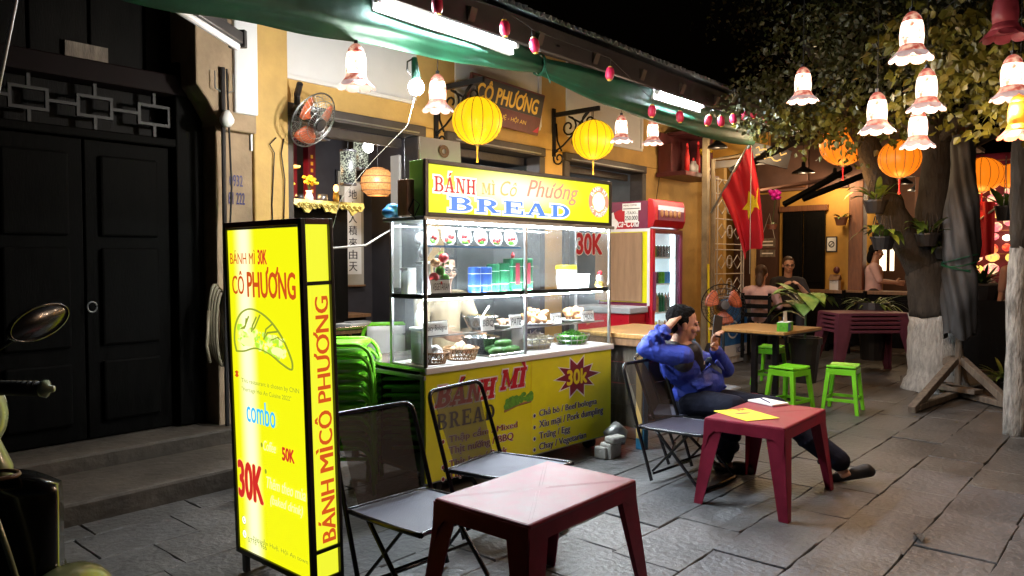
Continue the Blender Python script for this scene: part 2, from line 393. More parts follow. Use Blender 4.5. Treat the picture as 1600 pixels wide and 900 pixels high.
glow('far_yellow', (.9, .65, .1), 1.1, (.95, .3, .15), scale=9)
glow('far_red', (.7, .05, .03), .8, (.95, .3, .08), scale=9)
glow('far_white', (1, .85, .6), 2.4)
def band(m, centre, axes, c_hot, power=2.0, k=1.0):
    """backlit panel: hotter where the tube sits behind the film"""
    N = m.node_tree.nodes; L = m.node_tree.links; b = N['Principled BSDF']; col = tuple(b.inputs['Emission Color'].default_value)
    tc = N.new('ShaderNodeTexCoord'); vm = N.new('ShaderNodeVectorMath'); vm.operation = 'SUBTRACT'; vm.inputs[1].default_value = centre
    L.new(tc.outputs['Object'], vm.inputs[0]); v2 = N.new('ShaderNodeVectorMath'); v2.operation = 'MULTIPLY'; v2.inputs[1].default_value = axes
    L.new(vm.outputs[0], v2.inputs[0]); ln = N.new('ShaderNodeVectorMath'); ln.operation = 'LENGTH'; L.new(v2.outputs[0], ln.inputs[0])
    mr = N.new('ShaderNodeMapRange'); mr.interpolation_type = 'SMOOTHERSTEP'; mr.inputs[1].default_value = 0; mr.inputs[2].default_value = 1; mr.inputs[3].default_value = k; mr.inputs[4].default_value = 0
    L.new(ln.outputs['Value'], mr.inputs[0]); mx = N.new('ShaderNodeMix'); mx.data_type = 'RGBA'; L.new(mr.outputs[0], mx.inputs[0])
    mx.inputs[6].default_value = col; mx.inputs[7].default_value = (*c_hot, 1); L.new(mx.outputs[2], b.inputs['Emission Color'])

# ================================================================== GROUND
g = MB(); g.add([(-120, -120, -.03), (160, -120, -.03), (160, 160, -.03), (-120, 160, -.03)], [(0, 1, 2, 3)])
ground = g.build('ground', MT['mortar']); ground['kind'] = 'structure'
def slab_mesh(lx, ly, r, m):
    b = MB(); n = 5; pts = []
    for (ax, ay, bx_, by_) in ((0, 0, 1, 0), (1, 0, 1, 1), (1, 1, 0, 1), (0, 1, 0, 0)):
        for i in range(3):
            t = i / 3 + (r.uniform(-.06, .06) if i else 0); x = ax + (bx_ - ax) * t; y = ay + (by_ - ay) * t
            pts.append(((x - .5) * lx + r.uniform(-.007, .007), (y - .5) * ly + r.uniform(-.007, .007)))
    k = len(pts); up = [(x * .99, y * .98, 0) for x, y in pts]; mid = [(x, y, -.005) for x, y in pts]; dn = [(x, y, -.035) for x, y in pts]
    vs = up + mid + dn; fs = [tuple(range(k))] + [(i + k, (i + 1) % k + k, (i + 1) % k, i) for i in range(k)] + [(i + 2 * k, (i + 1) % k + 2 * k, (i + 1) % k + k, i + k) for i in range(k)]
    b.add(vs, fs); return b.mesh('paving_slab', m)
slab_r = random.Random(5); SLABS = []
rows = [(-3.1 + .37 * i) for i in range(21)]
var = {}
def in_frame(x, y):
    fw = x * .755 + y * .656; r = x * .656 - y * .755
    if fw < 1.6 or fw > 13: return False
    return abs(r / fw) < .78 and 1.46 / fw < .5
cells = []
for ri, y0 in enumerate(rows):
    x = .2 + slab_r.uniform(0, .5)
    while x < 13:
        lx = slab_r.choice((.42, .5, .58, .68)); cx, cyy = x + lx / 2, y0 + .18; x += lx + .004
        if in_frame(cx, cyy) and cyy < 4.5: cells.append((cx * .755 + cyy * .656, cx, cyy, lx))
cells.sort(); far = MB()
for k, (_, cx, cyy, lx) in enumerate(cells):
    warm = 0 if (cx < 5.6 and cyy < 3.2) else 1; tone = slab_r.choice(('', '_b', '_c')); key = (lx, slab_r.randint(0, 1), warm, tone)
    if key not in var: var[key] = slab_mesh(lx, .3665, slab_r, MT[('stone_warm' if warm else 'stone') + tone])
    loc = Vector((cx, cyy, slab_r.uniform(-.005, .003))); eu = Euler((slab_r.uniform(-.006, .006), slab_r.uniform(-.005, .005), slab_r.choice((0, math.pi)) + slab_r.uniform(-.007, .007)))
    if k < 298:
        o = bpy.data.objects.new('paving_slab', var[key]); C.objects.link(o); o.parent = ground; o.location = loc; o.rotation_euler = eu
    else:
        me = var[key]; far.add([tuple(v.co) for v in me.vertices], [tuple(p.vertices) for p in me.polygons], Matrix.Translation(loc) @ eu.to_matrix().to_4x4())
if far.v: far.build('distant_slabs', MT['stone_warm'], ground, kind='stuff')
# a smoother mortared patch at the foot of the cart and the worn cement fillets
def patch(name, pts, m, z, jit=.05):
    b = MB(); r2 = random.Random(len(pts)); P = []
    for i, (x, y) in enumerate(pts):
        x2, y2 = pts[(i + 1) % len(pts)]
        for k in range(5): t = k / 5; P.append((x + (x2 - x) * t + r2.uniform(-jit, jit), y + (y2 - y) * t + r2.uniform(-jit, jit)))
    b.prism(P, .006, Matrix.Translation((0, 0, z))); o = b.build(name, m, ground); return o
b = MB(); b.bx(-3, 3.0, 4.52, 5.18, -.03, .13); st = b.build('step', MT['step_stone'], bevel=.02, kind='structure')
b = MB(); b.bx(-3, 3.0, 5.15, 5.75, -.03, .24); b.build('step', MT['step_stone'], bevel=.02, kind='structure')
b = MB(); b.bx(3.02, 10.4, 5.2, 10, -.03, .05); b.build('floor', MT['stone_warm'], kind='structure')
b = MB(); b.bx(10.42, 22, 4.2, 9, -.03, .12); b.build('floor', MT['dirt'], kind='structure')
# scatter of dry leaves and grit
b = MB(); lr = random.Random(3)
for i in range(46):
    x = lr.uniform(5.5, 9.8); y = lr.uniform(.6, 3.4); a = lr.uniform(0, 6.3); s = lr.uniform(.012, .03)
    xf = Matrix.Translation((x, y, .008)) @ Matrix.Rotation(a, 4, 'Z') @ Matrix.Rotation(lr.uniform(-.3, .3), 4, 'X')
    b.add([(-s, 0, 0), (0, -s * .5, .002), (s, 0, .004), (0, s * .5, .001)], [(0, 1, 2, 3)], xf)
lf = b.build('fallen_leaves', MT['leaf_dry_lamplit'], kind='stuff'); lf['label'] = 'small dry leaves strewn over the paving under the tree'

# ================================================================== DARK HOUSE ON THE LEFT
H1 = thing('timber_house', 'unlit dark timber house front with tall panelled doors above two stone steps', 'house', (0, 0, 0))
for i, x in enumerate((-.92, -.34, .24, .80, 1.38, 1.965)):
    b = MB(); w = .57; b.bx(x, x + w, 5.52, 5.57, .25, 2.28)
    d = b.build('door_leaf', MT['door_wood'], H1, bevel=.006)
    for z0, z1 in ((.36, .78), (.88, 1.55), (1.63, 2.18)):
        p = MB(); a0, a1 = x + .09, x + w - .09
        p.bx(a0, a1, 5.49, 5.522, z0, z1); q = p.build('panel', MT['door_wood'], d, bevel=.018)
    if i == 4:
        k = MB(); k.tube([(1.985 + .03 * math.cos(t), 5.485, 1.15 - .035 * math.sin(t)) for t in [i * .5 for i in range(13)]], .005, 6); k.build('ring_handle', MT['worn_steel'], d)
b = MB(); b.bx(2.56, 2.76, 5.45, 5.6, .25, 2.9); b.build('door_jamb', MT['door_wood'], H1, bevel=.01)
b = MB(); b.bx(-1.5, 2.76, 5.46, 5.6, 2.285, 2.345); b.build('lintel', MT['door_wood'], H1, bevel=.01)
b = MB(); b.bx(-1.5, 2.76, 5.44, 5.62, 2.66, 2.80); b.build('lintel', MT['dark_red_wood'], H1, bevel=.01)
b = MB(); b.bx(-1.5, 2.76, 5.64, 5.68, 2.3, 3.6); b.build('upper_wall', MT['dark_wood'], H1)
for k in range(5):
    cx = .85 + k * .395; 
    for (x0, x1, z0, z1) in ((-.115, .115, .055, .075), (-.115, .115, -.075, -.055), (-.115, -.095, -.055, .055), (.095, .115, -.055, .055), (.115, .28, -.01, .01), (-.01, .01, .075, .155), (-.01, .01, -.155, -.075)):
        q = MB(); q.bx(cx + x0, cx + x1, 5.5, 5.53, 2.502 + z0, 2.502 + z1); q.build('lattice_bar', MT['lattice_wood'], H1)
for k in range(7):
    q = MB(); x = .2 + k * .37; q.bx(x, x + .35, 5.60, 5.638, 2.82, 3.45); q.build('upper_board', MT['dark_wood'], H1, bevel=.006)
q = MB(); q.bx(1.88, 2.15, 5.57, 5.585, 2.82, 2.93); q.build('name_plate', MT['grey_wood'], H1)
# beige corner pier with a corbel
H2 = thing('corner_pier', 'beige plastered pier with a stepped corbel between the dark house and the yellow shop', 'pillar')
b = MB(); b.bx(2.78, 3.075, 5.3, 5.7, .0, 2.9); b.build('shaft', MT['beige_plaster'], H2, bevel=.01)
b = MB(); xf = Matrix.Translation((0, 5.72, 0)) @ Matrix.Rotation(R_(90), 4, 'X')
b.prism([(2.8, 2.42), (3.07, 2.42), (3.07, 3.7), (2.6, 3.7), (2.6, 2.72), (2.68, 2.62)], .5, xf); b.build('corbel', MT['beige_plaster'], H2, bevel=.012)
b = MB(); b.bx(2.88, 3.07, 5.19, 5.3, 2.55, 3.4); b.build('plaster_block', MT['white_plaster'], H2, bevel=.015)
t = MB(); text_mb(t, '0932', (2.885, 5.296, 2.02), (1, 0, 0), (0, 0, 1), .105, .085, .02); text_mb(t, '81 222', (2.875, 5.296, 1.885), (1, 0, 0), (0, 0, 1), .13, .09, .02)
t.build('stencilled_number', MT['navy_ink'], H2)
P_ = thing('conduit_pole', 'black conduit pole with an unlit white bulb in front of the beige pier', 'pole', (2.79, 5.2, 0))
b = MB(); b.tube([(0, 0, .25), (0, 0, 2.86)], .017, 8); b.build('pipe', MT['black_paint'], P_)
b = MB(); b.tube([(.035, -.01, .3), (.03, -.01, 1.6), (.05, -.015, 2.0), (.03, -.01, 2.7), (.02, -.02, 2.85)], .007, 6); b.build('cable', MT['rubber'], P_)
b = MB(); b.lathe([(.0, -.075), (.028, -.07), (.05, -.04), (.052, -.015), (.035, .02), (.02, .045), (.0, .05)], 14, (0, -.05, 2.5)); b.build('bulb', MT['white_plastic'], P_, smooth=True)
b = MB(); b.tube([(-.07, -.02, 2.82), (-.07, -.02, 2.7), (-.03, -.02, 2.68)], .005, 6); b.tube([(.07, -.02, 2.82), (.07, -.02, 2.7), (.03, -.02, 2.68)], .005, 6); b.build('wire_hook', MT['worn_steel'], P_)
hs = MB()
for k in range(4):
    hs.tube([(2.74 + .012 * k + .05 * math.sin(t) * (1 if math.sin(t) > 0 else 1.0), 5.26 - .012 * k, 1.02 - .27 * math.cos(t) - .02 * k) for t in [i * .33 for i in range(20)]], .013, 7)
hs.tube([(2.68, 5.24, 1.1), (2.64, 5.2, .85), (2.66, 5.2, .73)], .013, 7)
tag(hs.build('coiled_hose', MT['hose'], smooth=True), 'coiled khaki hose hung on the post beside the dark doors', 'hose')

# ================================================================== THE YELLOW SHOP
B1 = thing('yellow_shop', 'yellow plastered open-fronted shop with dark door frames behind the food cart', 'building')
def wall(name, x0, x1, y0, y1, z0, z1, m, bev=0, par=None):
    b = MB(); b.bx(x0, x1, y0, y1, z0, z1); return b.build(name, MT[m], par or B1, bevel=bev)
wall('pillar', 3.082, 3.38, 5.28, 5.6, 0, 3.7, 'yellow_plaster', .012)
wall('pillar', 4.93, 5.2, 5.4, 5.6, 0, 2.74, 'yellow_plaster', .012)
wall('pillar', 6.76, 7.12, 5.4, 5.6, 0, 2.74, 'yellow_plaster', .012)
wall('pillar', 8.96, 10.75, 5.4, 5.6, 0, 2.74, 'yellow_plaster', .012)
wall('lintel_band', 3.382, 10.75, 5.4, 5.6, 2.742, 2.93, 'yellow_plaster')
wall('upper_wall', 3.382, 10.75, 5.42, 5.6, 2.932, 4.2, 'yellow_plaster')
wall('pillar', 3.05, 3.08, 5.3, 5.34, 2.3, 3.6, 'white_trim')
for x0, x1 in ((3.39, 4.78), (5.36, 6.66), (7.2, 8.85)):
    p = wall('white_panel', x0, x1, 5.405, 5.419, 2.97, 4.1, 'white_plaster')
    wall('sill_trim', x0, x1 + .02, 5.375, 5.404, 2.932, 2.968, 'white_trim', .006, p)
    wall('side_trim', x1, x1 + .05, 5.385, 5.418, 2.97, 4.1, 'white_trim', .006, p)
for x0, x1 in ((3.385, 4.925), (5.205, 6.755), (7.125, 8.955)):
    wall('door_frame', x0, x1, 5.36, 5.58, 2.64, 2.739, 'frame_wood', .01)
    wall('door_post', x0, x0 + .1, 5.37, 5.57, 0.05, 2.639, 'frame_wood', .01)
    wall('door_post', x1 - .1, x1, 5.37, 5.57, 0.05, 2.639, 'frame_wood', .01)
    wall('frame_bead', x0 + .1, x1 - .1, 5.345, 5.359, 2.66, 2.672, 'worn_steel')
    wall('shutter_box', x0 + .1, x1 - .1, 5.6, 5.66, 2.55, 2.638, 'frame_wood', .01)
# corner wall towards the gate, seen side-on
wall('side_wall', 10.75, 10.85, 5.1, 5.7, 0, 3.4, 'yellow_plaster', .01)
wall('corner_post', 9.44, 9.52, 4.72, 4.80, 0, 3.3, 'pole_wood', .006)
# room inside
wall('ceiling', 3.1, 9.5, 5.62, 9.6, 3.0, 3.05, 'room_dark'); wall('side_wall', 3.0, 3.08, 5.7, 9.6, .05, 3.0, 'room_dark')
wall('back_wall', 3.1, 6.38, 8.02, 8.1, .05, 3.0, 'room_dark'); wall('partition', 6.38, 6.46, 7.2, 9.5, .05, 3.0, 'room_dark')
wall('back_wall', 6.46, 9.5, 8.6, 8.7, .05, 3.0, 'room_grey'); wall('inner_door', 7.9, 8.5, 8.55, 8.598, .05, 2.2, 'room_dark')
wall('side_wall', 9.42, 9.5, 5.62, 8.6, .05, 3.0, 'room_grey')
wall('shutter_leaf', 4.79, 4.82, 5.60, 5.73, 1.2, 2.48, 'white_trim', .006)
# roof: rafters, fascia, tin sheets
RF = thing('tin_roof', 'sloping corrugated tin roof with a dark fascia along the shop eave', 'roof')
b = MB(); b.bx(1.0, 9.6, 3.55, 3.59, 3.03, 3.22); b.build('fascia', MT['fascia'], RF, bevel=.005)
b = MB(); b.add([(1.0, 3.6, 3.2), (9.6, 3.6, 3.2), (9.6, 5.5, 3.95), (1.0, 5.5, 3.95)], [(0, 1, 2, 3)]); b.build('soffit', MT['soffit'], RF, solid=.02)
for k in range(12):
    x = 1.5 + k * .72; b = MB(); b.box((x, 4.5, 3.48), (.06, 2.1, .09), rot=Euler((math.atan2(.75, 1.9), 0, 0))); b.build('rafter', MT['soffit'], RF)
def tin(x0, n, dz):
    pit = .075; b = MB()
    def f(u, v):
        x = u * n * pit; return (x0 + x, 3.47 + v * 2.1 + (slab_r.uniform(-.008, .008) if v == 0 else 0), 3.245 + dz + v * .83 + .017 * math.sin(x / pit * 2 * math.pi))
    b.grid(f, n * 8, 3); return b.build('tin_sheet', MT['tin'], RF, solid=.003)
x = 1.0; k = 0
while x < 9.5: tin(x, 11, .004 * (k % 2) + slab_r.uniform(0, .006)); x += .795; k += 1
b = MB(); b.tube([(1.0, 3.66, 3.13), (5, 3.66, 3.12), (9.5, 3.68, 3.13)], .012, 6); b.build('awning_rail', MT['alu'], RF)
for x in (2.1, 4.62, 7.1):
    b = MB(); b.box((x, 3.72, 3.1), (.05, .34, .012)); b.box((x, 3.57, 3.13), (.05, .012, .06)); b.build('bracket', MT['tin'], RF)
# green rolled tarpaulin: two swags meeting at a tie
AW = thing('rolled_awning', 'dark green tarpaulin rolled up and tied under the shop eave', 'awning')
def swag(x0, x1, z0, zm, z1, r0, rm, r1, seed, ny=3.84):
    b = MB(); rr = random.Random(seed); ph = [rr.uniform(0, 6) for _ in range(8)]
    def f(u, v):
        s = math.sin(math.pi * u); th = 2 * math.pi * v; x = x0 + (x1 - x0) * u
        q = 4 * u * (1 - u); z = (z0 + (z1 - z0) * u) * (1 - q) + zm * q if False else z0 + (z1 - z0) * u - (((z0 + z1) / 2) - zm) * q
        r = r0 + (r1 - r0) * u + (rm - (r0 + r1) / 2) * min(1, q * 1.4)
        fold = 1 + .10 * math.sin(3 * th + ph[0] + 1.2 * u) + .07 * math.sin(7 * th + ph[1] + 4 * u) + .05 * math.sin(11 * th + 9 * u + ph[2]) + .03 * math.sin(26 * u + 2 * th)
        return (x, ny + r * .85 * fold * math.cos(th), z + r * 1.2 * fold * math.sin(th))
    b.grid(f, 60, 40); return b.build('swag', MT['tarp'], AW, smooth=True)
swag(.9, 4.74, 2.95, 3.035, 3.03, .15, .175, .055, 1); swag(4.74, 8.78, 3.03, 3.0, 3.02, .055, .135, .13, 2)
b = MB()
for k in range(5): b.tube([(4.735 + .006 * k, 3.84 + .07 * math.cos(t), 3.03 + .085 * math.sin(t)) for t in [i * .45 for i in range(14)]], .005, 5, closed=True)
b.tube([(4.74, 3.78, 3.02), (4.72, 3.72, 2.9), (4.73, 3.71, 2.86)], .004, 5); b.build('tie_cord', MT['tarp'], AW)
b = MB(); b.tube([(8.7, 3.84, 3.02), (8.78, 3.84, 3.0), (8.86, 3.85, 2.98)], [.14, .13, .05], 14); b.build('rolled_end', MT['tarp'], AW, smooth=True)
# ------------------------------------------------------------------ slab-serif letters
def slab_mb(mb, word, org, xd, yd, w, h, grow=0.0, out=.003, shear=0.0, gap=.12, fat=1.0):
    GL = {
     'B': [('r', .12, 0, .36, 1), ('r', 0, 0, .5, .1), ('r', 0, .9, .5, 1), ('r', .3, .46, .52, .56), ('a', .5, .735, .40, .265, .17, .165), ('a', .5, .28, .48, .28, .23, .18)],
     'R': [('r', .12, 0, .36, 1), ('r', 0, 0, .46, .1), ('r', 0, .9, .5, 1), ('r', .3, .44, .52, .54), ('a', .5, .72, .42, .28, .17, .18), ('q', .42, .5, .68, .5, 1.0, 0, .74, 0), ('r', .74, 0, 1.08, .1)],
     'E': [('r', .12, 0, .36, 1), ('r', 0, 0, .95, .1), ('r', 0, .9, .92, 1), ('r', .3, .45, .68, .55), ('r', .82, .7, .92, .95), ('r', .86, .05, .97, .32), ('r', .6, .36, .7, .64)],
     'A': [('q', .05, 0, .18, 0, .56, 1, .40, 1), ('q', .40, 1, .64, 1, .98, 0, .70, 0), ('r', .25, .26, .75, .35), ('r', -.06, 0, .32, .1), ('r', .58, 0, 1.1, .1)],
     'D': [('r', .12, 0, .36, 1), ('r', 0, 0, .5, .1), ('r', 0, .9, .5, 1), ('a', .48, .5, .55, .5, .30, .40)],
     'N': [('r', .12, 0, .25, 1), ('r', .80, 0, .93, 1), ('q', .10, 1, .36, 1, .93, 0, .70, 0), ('r', 0, 0, .38, .1), ('r', -.02, .9, .3, 1), ('r', .66, .9, 1.05, 1)],
     'H': [('r', .1, 0, .34, 1), ('r', .70, 0, .94, 1), ('r', .3, .45, .74, .56), ('r', 0, 0, .44, .1), ('r', 0, .9, .44, 1), ('r', .6, 0, 1.04, .1), ('r', .6, .9, 1.04, 1)],
     'M': [('r', .10, 0, .22, 1), ('r', .86, 0, 1.10, 1), ('q', .08, 1, .34, 1, .66, .12, .52, .12), ('q', .92, 1, 1.06, 1, .64, .12, .54, .12), ('r', 0, 0, .34, .1), ('r', .76, 0, 1.2, .1), ('r', 0, .9, .3, 1), ('r', .92, .9, 1.2, 1)],
     'I': [('r', .1, 0, .34, 1), ('r', 0, 0, .44, .1), ('r', 0, .9, .44, 1)],
     ' ': []}
    W_ = {'B': 1.0, 'R': 1.08, 'E': .97, 'A': 1.08, 'D': 1.03, 'N': 1.05, 'H': 1.04, 'M': 1.2, 'I': .44, ' ': .45}
    base = {'Á': ('A', 1), 'Ì': ('I', -1)}
    seq = []; x = 0
    for ch in word:
        b, acc = base.get(ch, (ch, 0)); seq.append((b, acc, x)); x += W_[b] + gap
    tot = x - gap; sx = w / tot; xd = Vector(xd); yd = Vector(yd); nd = xd.cross(yd).normalized(); k = [0]
    def poly(pts):
        z = out + .00025 * (k[0] % 9); k[0] += 1
        mb.add([tuple(Vector(org) + xd * (px + shear * py) + yd * py + nd * z) for px, py in pts], [tuple(range(len(pts)))])
    gx = grow; gy = grow
    for b, acc, x in seq:
        for st in GL[b] + ([('q', .42, 1.06, .56, 1.06, .74, 1.3, .52, 1.3)] if acc > 0 else []) + ([('q', .2, 1.06, .34, 1.06, .2, 1.3, -.02, 1.3)] if acc < 0 else []):
            X = lambda v: (x + v) * sx
            if st[0] == 'r': poly([(X(st[1]) - gx, st[2] * h - gy), (X(st[3]) + gx, st[2] * h - gy), (X(st[3]) + gx, st[4] * h + gy), (X(st[1]) - gx, st[4] * h + gy)])
            elif st[0] == 'q':
                p = [(X(st[i]), st[i + 1] * h) for i in (1, 3, 5, 7)]; cx = sum(a for a, _ in p) / 4; cyy = sum(c for _, c in p) / 4
                poly([(a + (gx if a > cx else -gx), c + (gy if c > cyy else -gy)) for a, c in p])
            else:
                _, cx, cyy, ox, oy, ix, iy = st; n = 12
                O = [(X(cx) + (ox * sx + gx) * math.cos(t), cyy * h + (oy * h + gy) * math.sin(t)) for t in [-math.pi / 2 + math.pi * i / n for i in range(n + 1)]]
                I = [(X(cx) + max(.001, ix * sx - gx) * math.cos(t), cyy * h + max(.001, iy * h - gy) * math.sin(t)) for t in [-math.pi / 2 + math.pi * i / n for i in range(n + 1)]]
                for i in range(n): poly([O[i], O[i + 1], I[i + 1], I[i]]); k[0] -= 1
                k[0] += 1
    return mb
def strokes(mb, lines, org, xd, yd, r, out=.003, n=5):
    xd = Vector(xd); yd = Vector(yd); nd = xd.cross(yd).normalized()
    for ln in lines: mb.tube([tuple(Vector(org) + xd * a + yd * c + nd * out) for a, c in ln], r, n)
    return mb
def disc(mb, org, xd, yd, rx, ry, out, n=24, inner=0.0, pts=None):
    xd = Vector(xd); yd = Vector(yd); nd = xd.cross(yd).normalized(); o = Vector(org) + nd * out
    P = lambda r, t: tuple(o + xd * rx * r * math.cos(t) + yd * ry * r * math.sin(t))
    if inner:
        vs = [P(1, 2 * math.pi * i / n) for i in range(n)] + [P(inner, 2 * math.pi * i / n) for i in range(n)]
        mb.add(vs, [(i, (i + 1) % n, n + (i + 1) % n, n + i) for i in range(n)])
    else: mb.add([P(pts[i % len(pts)] if pts else 1, 2 * math.pi * i / n) for i in range(n)], [tuple(range(n))])
    return mb
def arc_text(mb, word, org, xd, yd, r, h, a0, a1, out, bold=.02, flip=False):
    xd = Vector(xd); yd = Vector(yd); n = len(word)
    for i, ch in enumerate(word):
        if ch == ' ': continue
        a = a0 + (a1 - a0) * (i + .5) / n; u = Vector((math.cos(a), math.sin(a)))
        rad = xd * u.x + yd * u.y; tan = (xd * u.y - yd * u.x)
        if flip: rad, tan = -rad, -tan
        wd = abs(a1 - a0) * r / n * (.45 if ch in 'IÌ' else .8)
        o = Vector(org) + (xd * u.x + yd * u.y) * r - rad * h / 2 - tan * wd / 2
        text_mb(mb, ch, o, tan, rad, wd, h * (1.25 if ch in 'ÁÔÌƯƠ' else 1), bold, out=out)
    return mb

# ================================================================== LIT PAVEMENT SIGN
band(MT['sign_yellow'], (0, .455, .8), (0, 9.5, .05), (1.0, 1.0, .62), k=.95)
SG = thing('pavement_sign', 'tall yellow lit pavement sign with a bread drawing standing nearest on the left', 'sign', (1.805, 2.66, 0))
SG.rotation_euler = (0, R_(-1.72), 0)
def face(s, z): return (0, .6 - s, z)
b = MB(); b.bx(.012, .128, .02, .58, .12, 1.6); b.build('light_box', MT['black_paint'], SG)
for (x0, x1, y0, y1, z0, z1) in ((-.012, .012, -.012, .012, .1, 1.635), (.128, .145, -.012, .012, .1, 1.635), (-.012, .012, .588, .612, .1, 1.635), (.128, .145, .588, .612, .1, 1.635), (-.012, .145, .012, .588, .1, .125), (-.012, .145, .012, .588, 1.61, 1.635), (.012, .128, -.012, .012, .1, .125), (.012, .128, -.012, .012, 1.61, 1.635)):
    b = MB(); b.bx(x0, x1, y0, y1, z0, z1); b.build('frame_rail', MT['red_wood'] if z0 > 1.5 else MT['black_paint'], SG, bevel=.003)
for (z0, z1) in ((.125, .235), (.25, 1.36), (1.375, 1.61)):
    b = MB(); b.bx(.02, .122, -.002, .018, z0, z1); b.build('end_panel', MT['sign_yellow_side'], SG)
for z in (.2425, 1.3675):
    b = MB(); b.bx(.012, .13, -.010, .016, z - .008, z + .008); b.build('divider', MT['black_paint'], SG)
for x, y in ((.02, .02), (.12, .02), (.02, .58), (.12, .58)):
    b = MB(); b.box((x, y, .052), (.025, .025, .10)); b.build('leg', MT['black_paint'], SG)
b = MB(); b.bx(-.002, .014, .012, .588, .125, 1.6); b.build('front_panel', MT['sign_yellow'], SG)
b = MB(); b.bx(-.004, .014, .012, .588, 1.6, 1.612); b.build('panel_edge', MT['white_plastic'], SG)
XD = (0, -1, 0); YD = (0, 0, 1)
def ft(name, s, z, w, h, word, m, bold=.02, shear=0, out=.004, xo=-.002, warp=None):
    t = MB(); text_mb(t, word, (xo, .6 - s, z), XD, YD, w, h, bold, shear, out, warp=warp); return t.build(name, MT[m], SG)
ft('lettering', .035, 1.448, .21, .062, 'BÁNH MÌ', 'sign_rust', .012)
ft('lettering', .27, 1.447, .07, .062, '30K', 'sign_red', .04)
ft('lettering', .045, 1.312, .10, .105, 'CÔ', 'sign_rust', .03)
ft('lettering', .175, 1.303, .375, .13, 'PHƯƠNG', 'sign_rust', .035)
# bread drawing: outline, slashes, filling
bo = [(.055, 1.05), (.04, 1.10), (.055, 1.17), (.105, 1.225), (.18, 1.248), (.27, 1.235), (.36, 1.195), (.44, 1.13), (.495, 1.055), (.505, 1.02), (.49, 1.005), (.42, 1.025), (.33, 1.06), (.22, 1.075), (.12, 1.055), (.055, 1.05)]
t = MB(); strokes(t, [[(v.x, v.y) for v in smooth_path([Vector((a, c, 0)) for a, c in bo], 5)], [(.10, 1.155), (.13, 1.16), (.17, 1.215)], [(.10, 1.155), (.14, 1.17), (.15, 1.205)], [(.19, 1.145), (.22, 1.17), (.265, 1.225)], [(.19, 1.145), (.20, 1.175), (.235, 1.215)], [(.29, 1.12), (.32, 1.15), (.40, 1.16)], [(.29, 1.12), (.31, 1.165), (.36, 1.19)], [(.35, 1.12), (.40, 1.135), (.44, 1.12)]], (-.002, .6, 0), XD, YD, .0045, .001)
t.build('bread_outline', MT['sign_grey'], SG)
t = MB(); fr = random.Random(4)
for i in range(150):
    s = fr.uniform(.08, .45); z = 1.115 - (s - .25) * .12 + fr.uniform(-.045, .035); r = fr.uniform(.008, .02)
    disc(t, (-.002, .6 - s, z), XD, YD, r, r * .7, .0025 + .00001 * i, 7)
t.build('bread_filling', MT['sign_green'], SG)
t = MB(); disc(t, (-.002, .6 - .40, 1.075), XD, YD, .05, .018, .0052, 12); t.build('bread_filling', MT['sign_pale'], SG); t = MB(); disc(t, (-.002, .6 - .16, 1.10), XD, YD, .06, .02, .0052, 12); t.build('bread_filling', MT['sign_pale'], SG)
ft('fine_print', .09, .905, .46, .026, '       This restaurant is chosen by CNN', 'sign_grey', 0)
ft('fine_print', .09, .866, .40, .026, '       "Heritage Hoi An Cuisine 2022"', 'sign_grey', 0)
t = MB(); strokes(t, [[(.04, .955), (.06, .935)], [(.06, .955), (.04, .935)], [(.05, .96), (.05, .93)]], (-.002, .6, 0), XD, YD, .004); t.build('asterisk', MT['sign_rust'], SG)
ft('lettering', .125, .735, .235, .105, 'combo', 'sign_blue', .02)
ft('lettering', .255, .625, .10, .045, 'Coffee', 'sign_pale', .025, .3); ft('lettering', .405, .607, .09, .055, '50K', 'sign_red', .05)
ft('lettering', .03, .375, .205, .165, '30K', 'board_gold', .075, 0, .0035); ft('lettering', .03, .375, .205, .165, '30K', 'sign_red', .05)
ft('lettering', .27, .458, .30, .052, 'Thêm theo mùa', 'sign_pale', .02, .3); ft('lettering', .295, .378, .25, .055, '(baked drink)', 'sign_pale', .02, .3)
t = MB(); disc(t, (-.002, .36, .645), XD, YD, .008, .011, .003, 10); disc(t, (-.002, .335, .53), XD, YD, .008, .011, .003, 10); t.build('bullet', MT['sign_grey'], SG)
ft('fine_print', .14, .185, .43, .03, 'Nguyễn Huệ, Hội An town', 'sign_grey', 0); ft('fine_print', .09, .168, .16, .025, '0778 1966', 'sign_grey', 0)
for z in (.264, .199):
    t = MB(); disc(t, (-.002, .6 - .062, z), XD, YD, .017, .02, .003, 18); i_ = t.build('icon', MT['board_white'], SG)
    t = MB(); disc(t, (-.002, .6 - .062, z), XD, YD, .018, .021, .0035, 18, inner=.86); strokes(t, [[(.057, z + .01), (.06, z - .005), (.069, z - .009)]], (-.002, .6, 0), XD, YD, .0022); t.build('icon_ring', MT['sign_grey'], i_)
for w_, z0, z1, h_ in (('BÁNH', .275, .535, .085), ('MÌ', .575, .675, .085), ('CÔ', .69, .83, .085), ('PHƯƠNG', .87, 1.31, .078)): t = MB(); text_mb(t, w_, (.112, -.002, z0), (0, 0, 1), (-1, 0, 0), z1 - z0, h_, .032, out=.004); t.build('vertical_lettering', MT['sign_rust'], SG)

